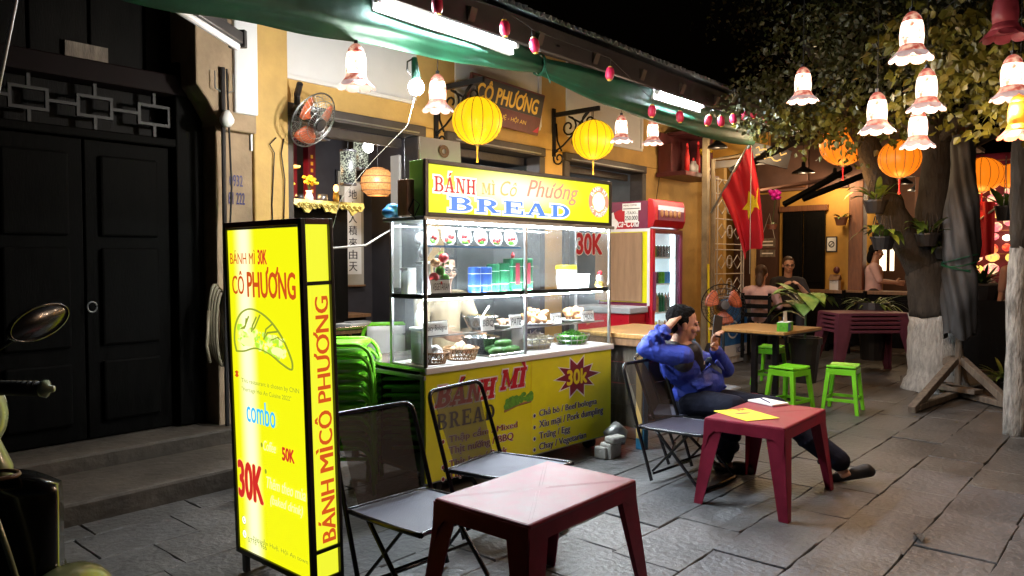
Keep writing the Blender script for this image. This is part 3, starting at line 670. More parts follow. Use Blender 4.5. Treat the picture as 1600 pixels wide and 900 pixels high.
# ================================================================== THE FOOD CART
CW = 1.872; CZ = math.atan2(-.1, 1.88)
CT = thing('food_cart', 'glass-fronted food cart with a lit yellow sign above and yellow menu panel below', 'food cart', (3.1, 3.39, 0), CZ)
def cb(name, x0, x1, y0, y1, z0, z1, m, bev=0, par=None):
    b = MB(); b.bx(x0, x1, y0, y1, z0, z1); return b.build(name, MT[m], par or CT, bevel=bev)
cb('front_panel', 0, CW, 0, .015, .1, .775, 'yellow_print')
cb('panel_seam', .945, .949, -.002, 0, .1, .775, 'yellow_ink')
for x, y in ((.02, .04), (CW - .02, .04), (.02, .78), (CW - .02, .78)):
    b = MB(); b.box((x, y, .44), (.035, .035, .68)); b.build('leg', MT['worn_steel'], CT)
cb('back_panel', .04, CW - .04, .5, .515, .12, .77, 'black_paint'); cb('side_panel', CW - .012, CW, .02, .78, .12, .77, 'green_plastic_dark')
cb('bottom_rail', 0, CW, .018, .05, .085, .13, 'worn_steel'); cb('bottom_shelf', .04, CW - .04, .06, .78, .13, .145, 'grey_plastic')
cb('counter', -.01, CW + .01, -.008, .82, .783, .808, 'steel', .004); cb('counter_edge', -.012, CW + .012, -.022, -.008, .772, .812, 'white_plastic', .004)
cb('side_rail', -.03, -.012, -.02, .84, .74, .765, 'worn_steel', .004)
for x in (.15, CW - .15):
    for y in (.1, .72):
        b = MB(); b.tube([(x - .025, y, .052), (x + .025, y, .052)], .05, 14); wv = b.build('wheel', MT['rubber'], CT)
        b = MB(); b.box((x, y, .098), (.04, .04, .03)); b.build('fork', MT['worn_steel'], wv)
# glass case
for x, y in ((.012, .012), (CW - .012, .012), (.012, .348), (CW - .012, .348), (.90, .012)):
    w = .02; b = MB(); b.box((x, y, 1.26), (w, w, .90)); b.build('glazing_bar', MT['alu'], CT, bevel=.003)
b = MB(); b.box((-.004, -.004, 1.26), (.012, .02, .9)); b.build('corner_trim', MT['black_paint'], CT)
cb('case_sill', 0, CW, .0, .36, .809, .816, 'white_plastic'); cb('case_roof', -.02, CW + .02, -.015, .40, 1.708, 1.732, 'worn_steel', .004)
for (x0, x1) in ((.024, .888), (.912, CW - .024)):
    cb('pane', x0, x1, .008, .012, .82, 1.70, 'pane')
cb('rear_pane', .024, CW - .024, .344, .348, 1.26, 1.70, 'hazed_pane'); cb('pane', .008, .012, .024, .336, .82, 1.70, 'hazed_pane'); cb('pane', CW - .012, CW - .008, .024, .336, .82, 1.70, 'pane')
cb('shelf', .024, CW - .024, .02, .34, 1.243, 1.25, 'pane'); cb('shelf_rail', .024, CW - .024, .014, .032, 1.228, 1.258, 'black_metal'); cb('shelf_rail', .006, .02, .03, .34, 1.228, 1.255, 'black_metal')
cb('shelf', .024, CW - .024, .06, .34, .988, .994, 'pane'); cb('shelf_edge', .024, CW - .024, .052, .06, .986, .997, 'cloud_plastic')
cb('shelf', .024, .888, .05, .30, 1.548, 1.554, 'pane'); cb('shelf_edge', .024, .888, .043, .05, 1.546, 1.557, 'blue_plastic')
for (x0, x1, z, y) in ((.04, CW - .04, 1.700, .05), (.04, .88, 1.224, .06), (.93, CW - .05, 1.224, .06)):
    b = MB(); b.box(((x0 + x1) / 2, y, z), (x1 - x0, .018, .010)); b.build('led_strip', MT['led_strip'], CT)
# sign box
cb('sign_box', 0, CW, .016, .15, 1.735, 2.075, 'green_plastic_dark', .004)
band(MT['board_yellow'], (.80, 0, 1.93), (1.25, 0, 5.2), (1.0, 1.0, .84), k=1.0)
cb('sign_face', .03, CW - .03, .006, .014, 1.758, 2.05, 'board_yellow')
for (x0, x1, z0, z1) in ((0, .028, 1.732, 2.078), (CW - .028, CW, 1.732, 2.078), (.028, CW - .028, 1.732, 1.757), (.028, CW - .028, 2.051, 2.078)):
    cb('sign_frame', x0, x1, -.004, .016, z0, z1, 'black_paint', .003)
FX = (1, 0, 0); FZ = (0, 0, 1)
def slab(word, x, z, w, h, m, mo, grow, y=.006, shear=0, gap=.12):
    if mo: t = MB(); slab_mb(t, word, (x, y, z), FX, FZ, w, h, grow, .001, shear, gap); t.build('letter_outline', MT[mo], CT)
    t = MB(); slab_mb(t, word, (x, y, z), FX, FZ, w, h, .005 if m == 'red_ink' else 0, .004, shear, gap); t.build('lettering', MT[m], CT)
slab('BÁNH', .075, 1.885, .345, .095, 'board_red', 'board_white', .012); slab('MÌ', .475, 1.893, .12, .075, 'board_gold', None, 0)
slab('BREAD', .19, 1.775, 1.17, .088, 'board_blue', 'board_white', .013, gap=.16)
t = MB(); text_mb(t, 'Cô', (.645, .006, 1.895), FX, FZ, .16, .10, .0, .35, .004)
t.build('lettering', MT['board_gold'], CT)
t = MB(); text_mb(t, 'Phương', (.905, .006, 1.868), FX, FZ, .56, .155, .012, .35, .004); t.build('lettering', MT['board_pink'], CT)
t = MB(); disc(t, (1.715, .006, 1.912), FX, FZ, .125, .118, .0015, 32, inner=.64); lg = t.build('round_logo', MT['board_pink'], CT)
t = MB(); disc(t, (1.715, .006, 1.912), FX, FZ, .079, .074, .002, 24, pts=[1, .97, .9, 1, .95, .98]); t.build('logo_disc', MT['board_white'], lg)
t = MB(); arc_text(t, 'BÁNH MÌ', (1.715, .006, 1.912), FX, FZ, .101, .032, R_(155), R_(25), .003); arc_text(t, 'CÔ PHƯƠNG', (1.715, .006, 1.912), FX, FZ, .101, .03, R_(200), R_(340), .003, flip=True); t.build('logo_lettering', MT['board_white'], lg)
# menu panel
PY = 0.0
slab('BÁNH', .075, .56, .50, .125, 'red_ink', 'white_ink', .014, PY, .22); slab('MÌ', .64, .60, .23, .125, 'red_ink', 'white_ink', .014, PY, .22)
t = MB(); slab_mb(t, 'BÁNH', (.085, PY, .552), FX, FZ, .50, .125, .006, .0005, .22); slab_mb(t, 'MÌ', (.65, PY, .592), FX, FZ, .23, .125, .006, .0005, .22); t.build('letter_shadow', MT['black_ink'], CT)
slab('BREAD', .085, .415, .50, .10, 'black_ink', None, 0, PY, gap=.22)
def line(word, x, z, w, h, m='navy_ink'):
    t = MB(); text_mb(t, word, (x, PY, z), FX, FZ, w, h, .06, 0, .001); t.build('letter_outline', MT['white_ink'], CT)
    t = MB(); text_mb(t, word, (x, PY, z), FX, FZ, w, h, .031, 0, .003); t.build('lettering', MT[m], CT)
    t = MB(); disc(t, (x - .05, PY, z + h * .4), FX, FZ, .017, .017, .002, 12); q = t.build('bullet', MT['white_ink'], CT)
    t = MB(); disc(t, (x - .05, PY, z + h * .4), FX, FZ, .012, .012, .003, 12); t.build('bullet_centre', MT[m], q)
line('Thập cẩm / Mixed', .185, .31, .62, .066, 'maroon_ink'); line('Thịt nướng / BBQ', .185, .232, .58, .066, 'maroon_ink')
line('Thịt heo / Pork', .185, .152, .52, .06, 'maroon_ink'); line('Thịt gà / Chicken', .185, .108 - .03, .54, .06, 'maroon_ink')
line('Chả bò / Beef bologna', 1.03, .35, .66, .062); line('Xíu mại / Pork dumpling', 1.03, .266, .74, .066); line('Trứng / Egg', 1.03, .186, .34, .062); line('Chay / Vegetarian', 1.03, .108, .53, .062)
star = [1.0 if i % 2 == 0 else .58 for i in range(20)]; sr = random.Random(2); star = [s * sr.uniform(.88, 1.1) for s in star]
t = MB(); disc(t, (1.45, PY, .60), FX, FZ, .255, .15, .001, 20, pts=[s * 1.06 for s in star]); t.build('price_star_edge', MT['white_ink'], CT)
t = MB(); disc(t, (1.45, PY, .60), FX, FZ, .245, .142, .002, 20, pts=star); t.build('price_star', MT['maroon_ink'], CT)
t = MB(); text_mb(t, '30k', (1.335, PY, .548), FX, FZ, .23, .105, .04, 0, .004); t.build('lettering', MT['yellow_ink'], CT)
t = MB(); fr = random.Random(8)
for i in range(60):
    a = fr.uniform(0, 1); disc(t, (.69 + .26 * a, PY, .475 + .035 * a + fr.uniform(-.012, .045)), FX, FZ, .022, .016, .002 + i * .00003, 8)
t.build('sandwich_picture', MT['green_ink'], CT)
for dz in (-.028, .052):
    t = MB(); strokes(t, [[(.68, .475 + dz), (.80, .50 + dz), (.945, .51 + dz)]], (0, PY, 0), FX, FZ, .02 if dz < 0 else .014, -.014); t.build('sandwich_picture', MT['brown_ink'], CT)
t = MB(); text_mb(t, '30K', (1.455, .008, 1.515), FX, FZ, .30, .15, .075, 0, .001); st_ = t.build('price_sticker', MT['white_ink'], CT)
t = MB(); text_mb(t, '30K', (1.455, .008, 1.515), FX, FZ, .30, .15, .035, 0, .003); t.build('sticker_lettering', MT['red_ink'], st_)
def rope(name, pts, r, m, label, cat):
    b = MB(); b.tube(pts, r, 6); return tag(b.build(name, MT[m], smooth=True), label, cat)
def W_at(lx, ly, z): return tuple(Matrix.Translation((3.1, 3.39, 0)) @ Matrix.Rotation(CZ, 4, 'Z') @ Vector((lx, ly, z)))
# ------------------------------------------------------------------ what stands in the case (each a thing of its own)
def onto(name, label, cat, lx, ly, z, group=None, rz=0): return thing(name, label, cat, W_at(lx, ly, z), CZ + rz, group)
# six plastic dishes with strawberries on the top shelf
dl = ['leftmost clear dish of red fruit on the top shelf', 'clear dish of red fruit second from the cart\'s left post', 'clear dish of red fruit third along the top shelf', 'clear dish of red fruit fourth along the top shelf', 'clear dish of red fruit fifth along the top shelf', 'clear dish of red fruit beside the middle glazing bar']
for i in range(6):
    t = onto('fruit_dish', dl[i], 'dish', .13 + .142 * i, .09, 1.556, 'clear fruit dishes on the top shelf')
    b = MB(); xf = Matrix.Translation((0, .02, .062)) @ Matrix.Rotation(R_(78), 4, 'X'); b.lathe([(.0, 0), (.05, .002), (.06, .012), (.0605, .016), (.05, .006), (0, .004)], 18, xf=xf); b.build('dish', MT['cloud_plastic'], t)
    fr = random.Random(i)
    for k in range(3):
        b = MB(); b.ell(((k - 1) * .026, -.005, .05 + fr.uniform(-.012, .018)), (.016, .012, .017), 8, 6); b.build('fruit', MT['flower_red'], t, smooth=True)
    b = MB(); b.ell((0, .0, .028), (.034, .01, .012), 8, 5); b.build('leaf', MT['herb'], t)
# fruit hanging in the left bay
t = onto('apple_bunch', 'bunch of red and green plastic apples with leaves hanging in the left bay', 'ornament', .17, .07, 1.26)
fr = random.Random(3)
for k, (x, z, m) in enumerate(((-.05, .1, 'flower_red'), (.01, .14, 'herb'), (-.01, .06, 'flower_red'), (.05, .09, 'herb'), (.06, .03, 'flower_red'), (-.045, .19, 'meat'), (.02, .22, 'flower_red'))):
    b = MB(); b.ell((x, fr.uniform(-.02, .02), z), (.032, .032, .03), 12, 8); b.build('apple', MT[m], t, smooth=True)
for k in range(9):
    a = fr.uniform(0, 6.3); x = fr.uniform(-.06, .06); z = fr.uniform(.1, .28); b = MB(); dx = .05 * math.cos(a); dz = .03 * math.sin(a)
    b.add([(x, 0, z), (x + dx * .5, -.012, z + dz * .5 + .014), (x + dx, .0, z + dz), (x + dx * .5, -.02, z + dz * .5 - .014)], [(0, 1, 2, 3)]); b.build('leaf', MT['plant_leaf'], t)
b = MB(); b.tube([(-.02, 0, .05), (0, 0, .2), (.01, 0, .29)], .004, 5); b.build('stem', MT['bark'], t)
# rolls
def roll(lx, ly, label, m, h, r, grp):
    t = onto('wrapped_roll', label, 'food roll', lx, ly, 1.252, grp)
    b = MB(); b.lathe([(.0, 0), (r * .95, 0), (r, .006), (r * 1.0, h * .5), (r, h - .006), (r * .8, h), (0, h)], 14, fn=None); b.build('wrapper', MT[m], t, smooth=False)
    for z in (.25, .72):
        b = MB(); b.lathe([(r * 1.01, h * z), (r * 1.025, h * z + .002), (r * 1.01, h * z + .004)], 14); b.build('string', MT['cord'], t)
gb = 'wrapped bologna rolls on the upper shelf'
roll(.52, .12, 'left one of two blue foil rolls on the upper shelf', 'blue_foil', .17, .045, gb); roll(.62, .12, 'right one of two blue foil rolls on the upper shelf', 'blue_foil', .17, .045, gb)
roll(.73, .16, 'dark green wrapped roll beside the blue rolls', 'green_foil', .19, .047, gb); roll(.83, .16, 'dark green wrapped roll next to the square rice cake', 'green_foil', .195, .047, gb)
for i, (x, y, lab) in enumerate(((.945, .12, 'square green rice cake with a red label at the mullion'), (1.055, .12, 'square green rice cake half behind the middle glazing bar'))):
    t = onto('rice_cake', lab, 'rice cake', x - .04, y + .02, 1.252, 'square rice cakes wrapped in leaves')
    b = MB(); b.box((0, 0, .115), (.10, .10, .225)); b.build('wrapper', MT['green_foil'], t, bevel=.008)
    b = MB(); b.box((0, -.0515, .12), (.04, .003, .15)); b.build('paper_label', MT['maroon_ink'], t)
    for z in (.06, .17):
        b = MB(); b.box((0, 0, z), (.105, .105, .003)); b.build('string', MT['cord'], t)
    if i == 0: b = MB(); b.lathe([(.012, .228), (.014, .25), (.0, .275)], 8); b.build('knot', MT['red_ink'], t)
# right bay
t = onto('plastic_tub', 'white tub with a yellow lid on the right upper shelf', 'tub', 1.50, .15, 1.252)
b = MB(); b.lathe([(0, 0), (.068, 0), (.076, .14), (.078, .142), (0, .142)], 18); b.build('body', MT['white_plastic'], t); b = MB(); b.lathe([(0, .178), (.078, .176), (.082, .165), (.082, .145), (.0, .143)], 18); b.build('lid', MT['lid_yellow'], t)
b = MB(); b.lathe([(.0755, .04), (.0775, .1)], 18); b.build('paper_label', MT['paper'], t)
t = onto('plastic_tray', 'low white plastic box on the right upper shelf', 'box', 1.68, .2, 1.252); b = MB(); b.box((0, 0, .05), (.19, .12, .1), taper=1.05); b.build('body', MT['white_plastic'], t, bevel=.012); b = MB(); b.box((0, 0, .105), (.205, .13, .008)); b.build('rim', MT['white_plastic'], t, bevel=.003)
t = onto('lucky_figure', 'tiny red and gold lucky figure on the right upper shelf', 'figurine', 1.80, .06, 1.252)
b = MB(); b.ell((0, 0, .028), (.045, .035, .028), 12, 7); b.build('base', MT['gold'], t, smooth=True); b = MB(); b.ell((0, 0, .075), (.03, .028, .035), 10, 7); b.build('body', MT['white_plastic'], t, smooth=True); b = MB(); b.ell((0, -.004, .115), (.022, .02, .02), 10, 7); b.build('cap', MT['red_ink'], t, smooth=True)
# side bay jars
for i, (x, y, w, h, lab, m) in enumerate(((.07, .25, .075, .15, 'square clear jar with a yellow label in the side bay', 'cloud_plastic'), (.075, .11, .07, .19, 'tall clear jar of brown sauce in the side bay', 'cloud_plastic'))):
    t = onto('clear_jar', lab, 'jar', x, y, 1.252, 'clear jars in the side bay'); b = MB(); b.box((0, 0, h / 2), (w, w, h)); b.build('body', MT[m], t, bevel=.01); b = MB(); b.box((0, 0, h + .008), (w * 1.05, w * 1.05, .016)); b.build('lid', MT['white_plastic'], t, bevel=.004)
    b = MB(); b.box((0, 0, h * .25), (w * .9, w * .9, h * .4)); b.build('contents', MT['pate'] if i else MT['lid_yellow'], t)
t = onto('tall_caddy', 'white sliced-top plastic caddy standing at the foot of the side bay', 'caddy', .075, .13, .817); b = MB(); b.box((0, 0, .105), (.085, .11, .21), taper=1.06); b.build('body', MT['cloud_plastic'], t, bevel=.01); b = MB(); b.box((0, 0, .07), (.07, .09, .13)); b.build('contents', MT['white_plastic'], t)
b = MB(); b.box((0, 0, .22), (.1, .125, .02)); b.build('rim', MT['white_plastic'], t, bevel=.004)
t = onto('oil_bottle', 'squat clear oil bottle on the middle shelf of the side bay', 'bottle', .16, .25, .996); b = MB(); b.lathe([(0, 0), (.036, 0), (.037, .1), (.03, .13), (.015, .15), (.015, .175), (0, .176)], 14); b.build('body', MT['cloud_plastic'], t, smooth=True); b = MB(); b.lathe([(0, .003), (.032, .003), (.032, .085), (0, .085)], 12); b.build('oil', MT['lid_yellow'], t)
# name cards
def card(word, lx, ly, z, w, h, label, rz=0):
    t = onto('name_card', label, 'card', lx, ly, z, None, rz); b = MB(); b.box((0, 0, h / 2), (w, .004, h), rot=Euler((R_(-8), 0, 0))); b.build('card', MT['paper'], t)
    b = MB(); text_mb(b, word, (-w * .43, -.004 - .006, h * .24), FX, FZ, w * .86, h * .5, .0, .1, .0); b.build('lettering', MT['black_ink'], t)
    b = MB()
    for (x0, z0, x1, z1) in ((-w / 2, 0, w / 2, 0), (-w / 2, h, w / 2, h)): b.box(((x0 + x1) / 2, -.003 + (-.005 if z0 == 0 else .004), z0), (w, .004, .004))
    b.build('card_edge', MT['black_ink'], t)
card('VEGETARIAN', .15, .035, 1.26, .16, .085, 'card reading VEGETARIAN at the upper shelf edge'); card('Spicy Bologna', .12, .05, .997, .20, .09, 'card reading Spicy Bologna on the lower glass shelf')
card('BBQ', .57, .05, .997, .12, .10, 'card reading BBQ below the steel bowl'); card('PATE', .84, .05, .997, .115, .095, 'card reading PATE on the lower glass shelf')
card('PORK', 1.27, .05, .997, .15, .085, 'tilted card reading PORK below the pink meat', R_(12)); card('CHICKEN', 1.64, .05, .997, .15, .085, 'card reading CHICKEN at the right end of the shelf')
# bowls and plates on the middle shelf
t = onto('steel_bowl', 'steel mixing bowl with a white spoon on the lower glass shelf', 'bowl', .62, .17, .996)
b = MB(); b.lathe([(0, 0), (.06, 0), (.095, .035), (.118, .085), (.13, .09), (.128, .093), (.112, .085), (.09, .04), (.055, .006), (0, .004)], 22); b.build('body', MT['steel'], t, smooth=True); b = MB(); b.ell((0, 0, .06), (.098, .098, .02), 14, 6); b.build('filling', MT['pate'], t, smooth=True); b = MB(); b.tube([(0, 0, .07), (.06, 0, .13), (.085, 0, .155)], .006, 6); b.build('spoon', MT['white_plastic'], t)
def plate(label, lx, ly, z, r, m, n, sy, seed):
    t = onto('food_plate', label, 'plate of food', lx, ly, z, 'plates of filling on the glass shelf'); b = MB(); b.lathe([(0, 0), (r * .6, 0), (r, .016), (r, .02), (r * .6, .006), (0, .005)], 22); b.build('plate', MT['white_plastic'], t, smooth=True)
    fr = random.Random(seed); b = MB()
    for k in range(n):
        a = fr.uniform(0, 6.3); q = r * .62 * math.sqrt(fr.random()); b.ell((q * math.cos(a), q * math.sin(a) * .7, .025 + fr.uniform(0, sy)), (fr.uniform(.02, .05), fr.uniform(.018, .035), fr.uniform(.012, .03)), 8, 6, Euler((fr.uniform(-.7, .7), fr.uniform(-.7, .7), a)).to_matrix())
    b.build('filling', MT[m], t, smooth=True, remesh=.006, sm=2); return t
plate('round plate of brown pate beside the steel bowl', .90, .19, .996, .12, 'pate', 14, .01, 1); plate('heaped plate of roast pork at the mullion', 1.17, .17, .996, .15, 'meat', 26, .075, 2); plate('heaped plate of roast chicken in the right bay', 1.63, .17, .996, .13, 'meat', 22, .07, 5)
# bottom of the case
def basket(label, lx, ly, r, h, fill, seed):
    t = onto('wicker_basket', label, 'basket', lx, ly, .818, 'small wicker baskets at the foot of the case')
    b = MB()
    for k in range(22):
        for sgn in (1, -1):
            a = 2 * math.pi * k / 22; b.tube([(r * .78 * math.cos(a), r * .78 * math.sin(a), 0), (r * .9 * math.cos(a + sgn * .2), r * .9 * math.sin(a + sgn * .2), h * .5), (r * math.cos(a + sgn * .4), r * math.sin(a + sgn * .4), h)], .0032, 4)
    b.build('weave', MT['wicker'], t)
    for z, q in ((.003, .78), (h, 1.0)):
        b = MB(); b.tube([(r * q * math.cos(a), r * q * math.sin(a), z) for a in [i * math.pi / 12 for i in range(24)]], .006, 5, closed=True); b.build('rim', MT['wicker'], t)
    fr = random.Random(seed)
    for k in range(13):
        a = fr.uniform(0, 6.3); q = r * .62 * math.sqrt(fr.random()); b = MB(); b.ell((q * math.cos(a), q * math.sin(a), .03 + .055 * (1 - q / r) + fr.uniform(0, .025)), (.023, .023, .029), 10, 7, Euler((fr.uniform(-1, 1), fr.uniform(-1, 1), 0)).to_matrix()); b.build('egg', MT[fill], t, smooth=True)
basket('wicker basket of white eggs in the case corner', .145, .11, .105, .07, 'white_plastic', 1); basket('wicker basket heaped with brown eggs', .40, .12, .115, .075, 'egg', 2)
t = onto('vegetable_tray', 'steel tray holding four green cucumbers', 'tray', .74, .12, .818)
b = MB(); b.box((0, 0, .004), (.34, .17, .006)); b.tube([(-.17, -.085, .012), (.17, -.085, .012), (.17, .085, .012), (-.17, .085, .012)], .006, 5, closed=True); b.build('tray', MT['steel'], t, bevel=.002)
for k, (x, y, z, a) in enumerate(((-.04, -.03, .03, .12), (.08, -.05, .03, .05), (.0, .03, .04, -.1), (.04, -.01, .075, .08))):
    b = MB(); d = Vector((math.cos(a), math.sin(a), 0)) * .085; b.tube([Vector((x, y, z)) - d, Vector((x, y, z)) - d * .8, Vector((x, y, z)) - d * .3 + Vector((0, 0, .003)), Vector((x, y, z)) + d * .4 + Vector((0, 0, .003)), Vector((x, y, z)) + d * .85, Vector((x, y, z)) + d], [.008, .022, .028, .027, .02, .006], 12); b.build('cucumber', MT['cucumber'], t, smooth=True)
t = onto('steel_pan', 'deep steel pan behind the cucumbers', 'pan', .72, .27, .818); b = MB(); b.lathe([(0, 0), (.12, 0), (.13, .11), (.142, .113), (.14, .117), (.126, .112), (.115, .01), (0, .008)], 22); b.build('body', MT['steel'], t, smooth=True); b = MB(); b.lathe([(0, .085), (.118, .085)], 18); b.build('filling', MT['noodle'], t)
def wire_basket(label, lx, ly, rx, ry, h, m, seed, n, kind):
    t = onto('wire_basket', label, 'basket', lx, ly, .818, 'wire baskets of salad'); b = MB()
    loop = lambda q, z: [(rx * q * math.cos(a), ry * q * math.sin(a), z) for a in [i * math.pi / 10 for i in range(20)]]
    for q, z in ((.75, .004), (.88, h * .5), (1, h)): b.tube(loop(q, z), .0035, 5, closed=True)
    for k in range(16): a = 2 * math.pi * k / 16; b.tube([(rx * .75 * math.cos(a), ry * .75 * math.sin(a), .004), (rx * math.cos(a), ry * math.sin(a), h)], .0025, 4)
    b.build('wire', MT['alu'], t); b = MB(); fr = random.Random(seed)
    for k in range(n):
        a = fr.uniform(0, 6.3); q = .85 * math.sqrt(fr.random()); p = Vector((rx * q * math.cos(a), ry * q * math.sin(a), h * .45 + (1 - q) * h * .9 + fr.uniform(-.01, .02)))
        if kind == 'leaf':
            d = Vector((fr.uniform(-1, 1), fr.uniform(-1, 1), fr.uniform(-.3, .8))).normalized() * .018; s = d.cross(Vector((0, 0, 1))).normalized() * .009; b.add([p - d, p + s, p + d, p - s], [(0, 1, 2, 3)])
        else:
            d = Vector((fr.uniform(-1, 1), fr.uniform(-1, 1), fr.uniform(-.3, .3))).normalized() * .04; b.tube([p - d, p + Vector((0, 0, .01)), p + d], .003, 4)
    o = b.build('salad', MT[m], t); o['kind'] = 'stuff'
    b = MB(); b.ell((0, 0, h * .42), (rx * .8, ry * .8, h * .55), 14, 8); b.build('heap', MT[m], t, smooth=True)
wire_basket('wire basket heaped with pale shredded noodles', 1.17, .17, .17, .12, .08, 'noodle', 1, 130, 'n'); wire_basket('wire basket heaped with fresh green herbs', 1.60, .17, .16, .12, .075, 'herb', 2, 420, 'leaf')
t = onto('plastic_box', 'clear plastic box between the tray and the noodles', 'box', .97, .2, .818); b = MB(); b.box((0, 0, .1), (.13, .1, .2)); b.build('body', MT['cloud_plastic'], t, bevel=.008)
# on and round the cart top
t = onto('logo_card', 'white card with a round logo propped on top of the cart sign', 'card', .15, .1, 2.076); b = MB(); b.box((0.06, 0, .075), (.33, .012, .15), rot=Euler((R_(-4), 0, 0))); b.build('card', MT['white_plastic'], t)
b = MB(); disc(b, (.08, -.012, .075), FX, FZ, .042, .04, .0, 24, inner=.72); disc(b, (.08, -.012, .075), FX, FZ, .03, .028, .0005, 18, inner=.55); b.build('round_logo', MT['brown_ink'], t)
t = onto('wood_block', 'brown wooden block fixed beside the green end of the cart sign', 'block', -.05, .12, 1.735); b = MB(); b.box((0, 0, .11), (.06, .09, .22)); b.build('block', MT['brown_wood'], t, bevel=.004); b = MB(); b.tube([(0.02, -.06, 0), (.05, -.07, .07), (.02, -.05, .1), (-.02, -.05, .03), (.03, -.06, -.02)], .004, 5); b.build('wire', MT['rubber'], t)
t = onto('blue_cloth', 'crumpled pale blue plastic bag on the case roof', 'bag', -.02, .33, 1.733); b = MB(); fr = random.Random(4)
for k in range(8): b.ell((fr.uniform(-.05, .05), fr.uniform(-.05, .05), .02 + fr.uniform(0, .05)), (fr.uniform(.02, .05), fr.uniform(.02, .05), fr.uniform(.015, .04)), 9, 6)
b.build('bag', MT['blue_plastic'], t, smooth=True, remesh=.008, sm=1)
rope('cord', [W_at(0, .34, 1.66), (2.7, 3.45, 1.55), (2.3, 3.35, 1.52), (2.0, 3.2, 1.50)], .006, 'cord', 'pale cord strung from the cart corner towards the pavement sign', 'cord')
b = MB(); fr = random.Random(9)
for k in range(7): b.ell(W_at(.1 + fr.uniform(-.04, .05), .12 + fr.uniform(-.05, .05), 1.62 - k * .018), (fr.uniform(.03, .05), fr.uniform(.02, .04), .04), 9, 6)
tag(b.build('plastic_bag', MT['cloud_plastic'], smooth=True, remesh=.01, sm=1), 'clear plastic bag hanging inside the cart side pane', 'bag')
# concrete foot block and blocks
t = thing('concrete_block', 'broken pale concrete blocks wedged at the right foot of the cart', 'block', (4.72, 3.16, 0), R_(-3))
for (x, y, z, sx, sy, sz, a) in ((-.03, -.06, .06, .16, .10, .12, .1), (-.03, -.1, .145, .14, .09, .05, -.15), (-.12, -.04, .05, .05, .1, .09, .2)):
    b = MB(); b.box((x, y, z), (sx, sy, sz), rz=a); b.build('block', MT['concrete'], t, bevel=.014)
b = MB(); b.tube([(.02, .0, .14), (.10, -.02, .19), (.17, -.01, .15), (.17, 0, .06)], [.05, .055, .05, .04], 12); b.build('old_tyre_piece', MT['worn_steel'], t, smooth=True)
# ================================================================== FLUORESCENT TUBES
def tube_lamp(label, x, y, z, L, rz, mt='tube_white', grp=None):
    t = thing('tube_lamp', label, 'lamp', (x, y, z), rz, grp)
    b = MB(); b.box((0, .055, -.002), (L + .08, .05, .11)); b.build('housing', MT['white_plastic'], t, bevel=.006)  # housing set behind the tube and deepened to keep its light off the awning
    b = MB(); b.tube([(-L / 2, 0, 0), (L / 2, 0, 0)], .016, 8); b.build('tube', MT[mt], t)
    for s in (-1, 1):
        b = MB(); b.box((s * (L / 2 + .02), 0, .008), (.04, .04, .05)); b.build('end_cap', MT['white_plastic'], t, bevel=.004)
    return t
tube_lamp('longer glowing white tube lamp under the eave above the food cart', 3.62, 3.67, 3.045, 1.24, R_(0), grp='glowing tubes under the eave')
tube_lamp('shorter glowing white tube lamp under the eave near the flag', 6.76, 3.67, 3.05, .82, R_(-2), grp='glowing tubes under the eave')
t = thing('batten_lamp', 'dark unlit batten lamp hanging over the dark doorway at top left', 'lamp', (1.95, 4.05, 2.8), R_(36))
b = MB(); b.box((0, 0, .05), (1.3, .09, .075)); b.build('housing', MT['black_paint'], t, bevel=.008); b = MB(); b.tube([(-.63, -.01, -.005), (.63, -.01, -.005)], .022, 10); b.build('tube', MT['white_trim'], t)
b = MB(); b.box((.66, 0, .05), (.04, .11, .11)); b.build('end_cap', MT['black_paint'], t, bevel=.006); b = MB(); b.box((.45, 0, .1), (.06, .04, .04)); b.build('bracket', MT['black_paint'], t); b = MB(); b.tube([(.5, 0, .1), (.5, 0, .9)], .006, 5); b.build('rod', MT['black_paint'], t)
# ================================================================== FLOWER LAMPS
def flower_lamp(label, x, y, z, s=1.0, mats=('shade_glow', 'shade_print', 'shade_rim'), w=15, hang=.5, rot=0, grp='flower shaped lamps', col=(1, .72, .5)):
    t = thing('flower_lamp', label, 'lamp', (x, y, z), rot, grp); s *= .84; Rr = .122 * s
    ph = rng.uniform(0, 6)
    def pet(r, zz, th, i): return r, zz
    b = MB(); b.lathe([(Rr * .56, -.04 * s), (Rr * .60, .02 * s), (Rr * .56, .08 * s), (Rr * .50, .11 * s)], 18); b.build('shade', MT[mats[0]], t, smooth=True)
    b = MB(); b.lathe([(Rr * .50, .11 * s), (Rr * .42, .14 * s), (Rr * .25, .165 * s), (Rr * .1, .175 * s), (0.0001, .178 * s)], 18); b.build('shade_top', MT[mats[1]], t, smooth=True)
    b = MB(); b.lathe([(Rr * .56, -.04 * s), (Rr * .66, -.07 * s), (Rr * .80, -.09 * s)], 18); b.build('shade_band', MT[mats[1]], t, smooth=True)
    for k in range(8):
        a0 = 2 * math.pi * k / 8 + ph; b = MB()
        def f(u, v):
            a = a0 + (u - .5) * .84; q = math.sin(math.pi * u) ** .5; r = Rr * (.79 + .30 * v * (.75 + .35 * q)); zz = -.088 - .05 * v * (.7 + .5 * q) + .012 * v * v
            return (r * math.cos(a), r * math.sin(a), zz * s)
        b.grid(f, 6, 3); b.build('petal', MT[mats[2]], t, smooth=True)
    b = MB(); b.tube([(0, 0, .17 * s), (.004, 0, .17 * s + hang * .5), (0, 0, .17 * s + hang)], .003, 5); b.build('cord', MT['rubber'], t)
    b = MB(); b.lathe([(.012, .17 * s), (.014, .2 * s), (.0, .21 * s)], 8); b.build('cap', MT['black_metal'], t)
    if w: lamp(t, (0, 0, -.19 * s), w, col, .05)
    return t
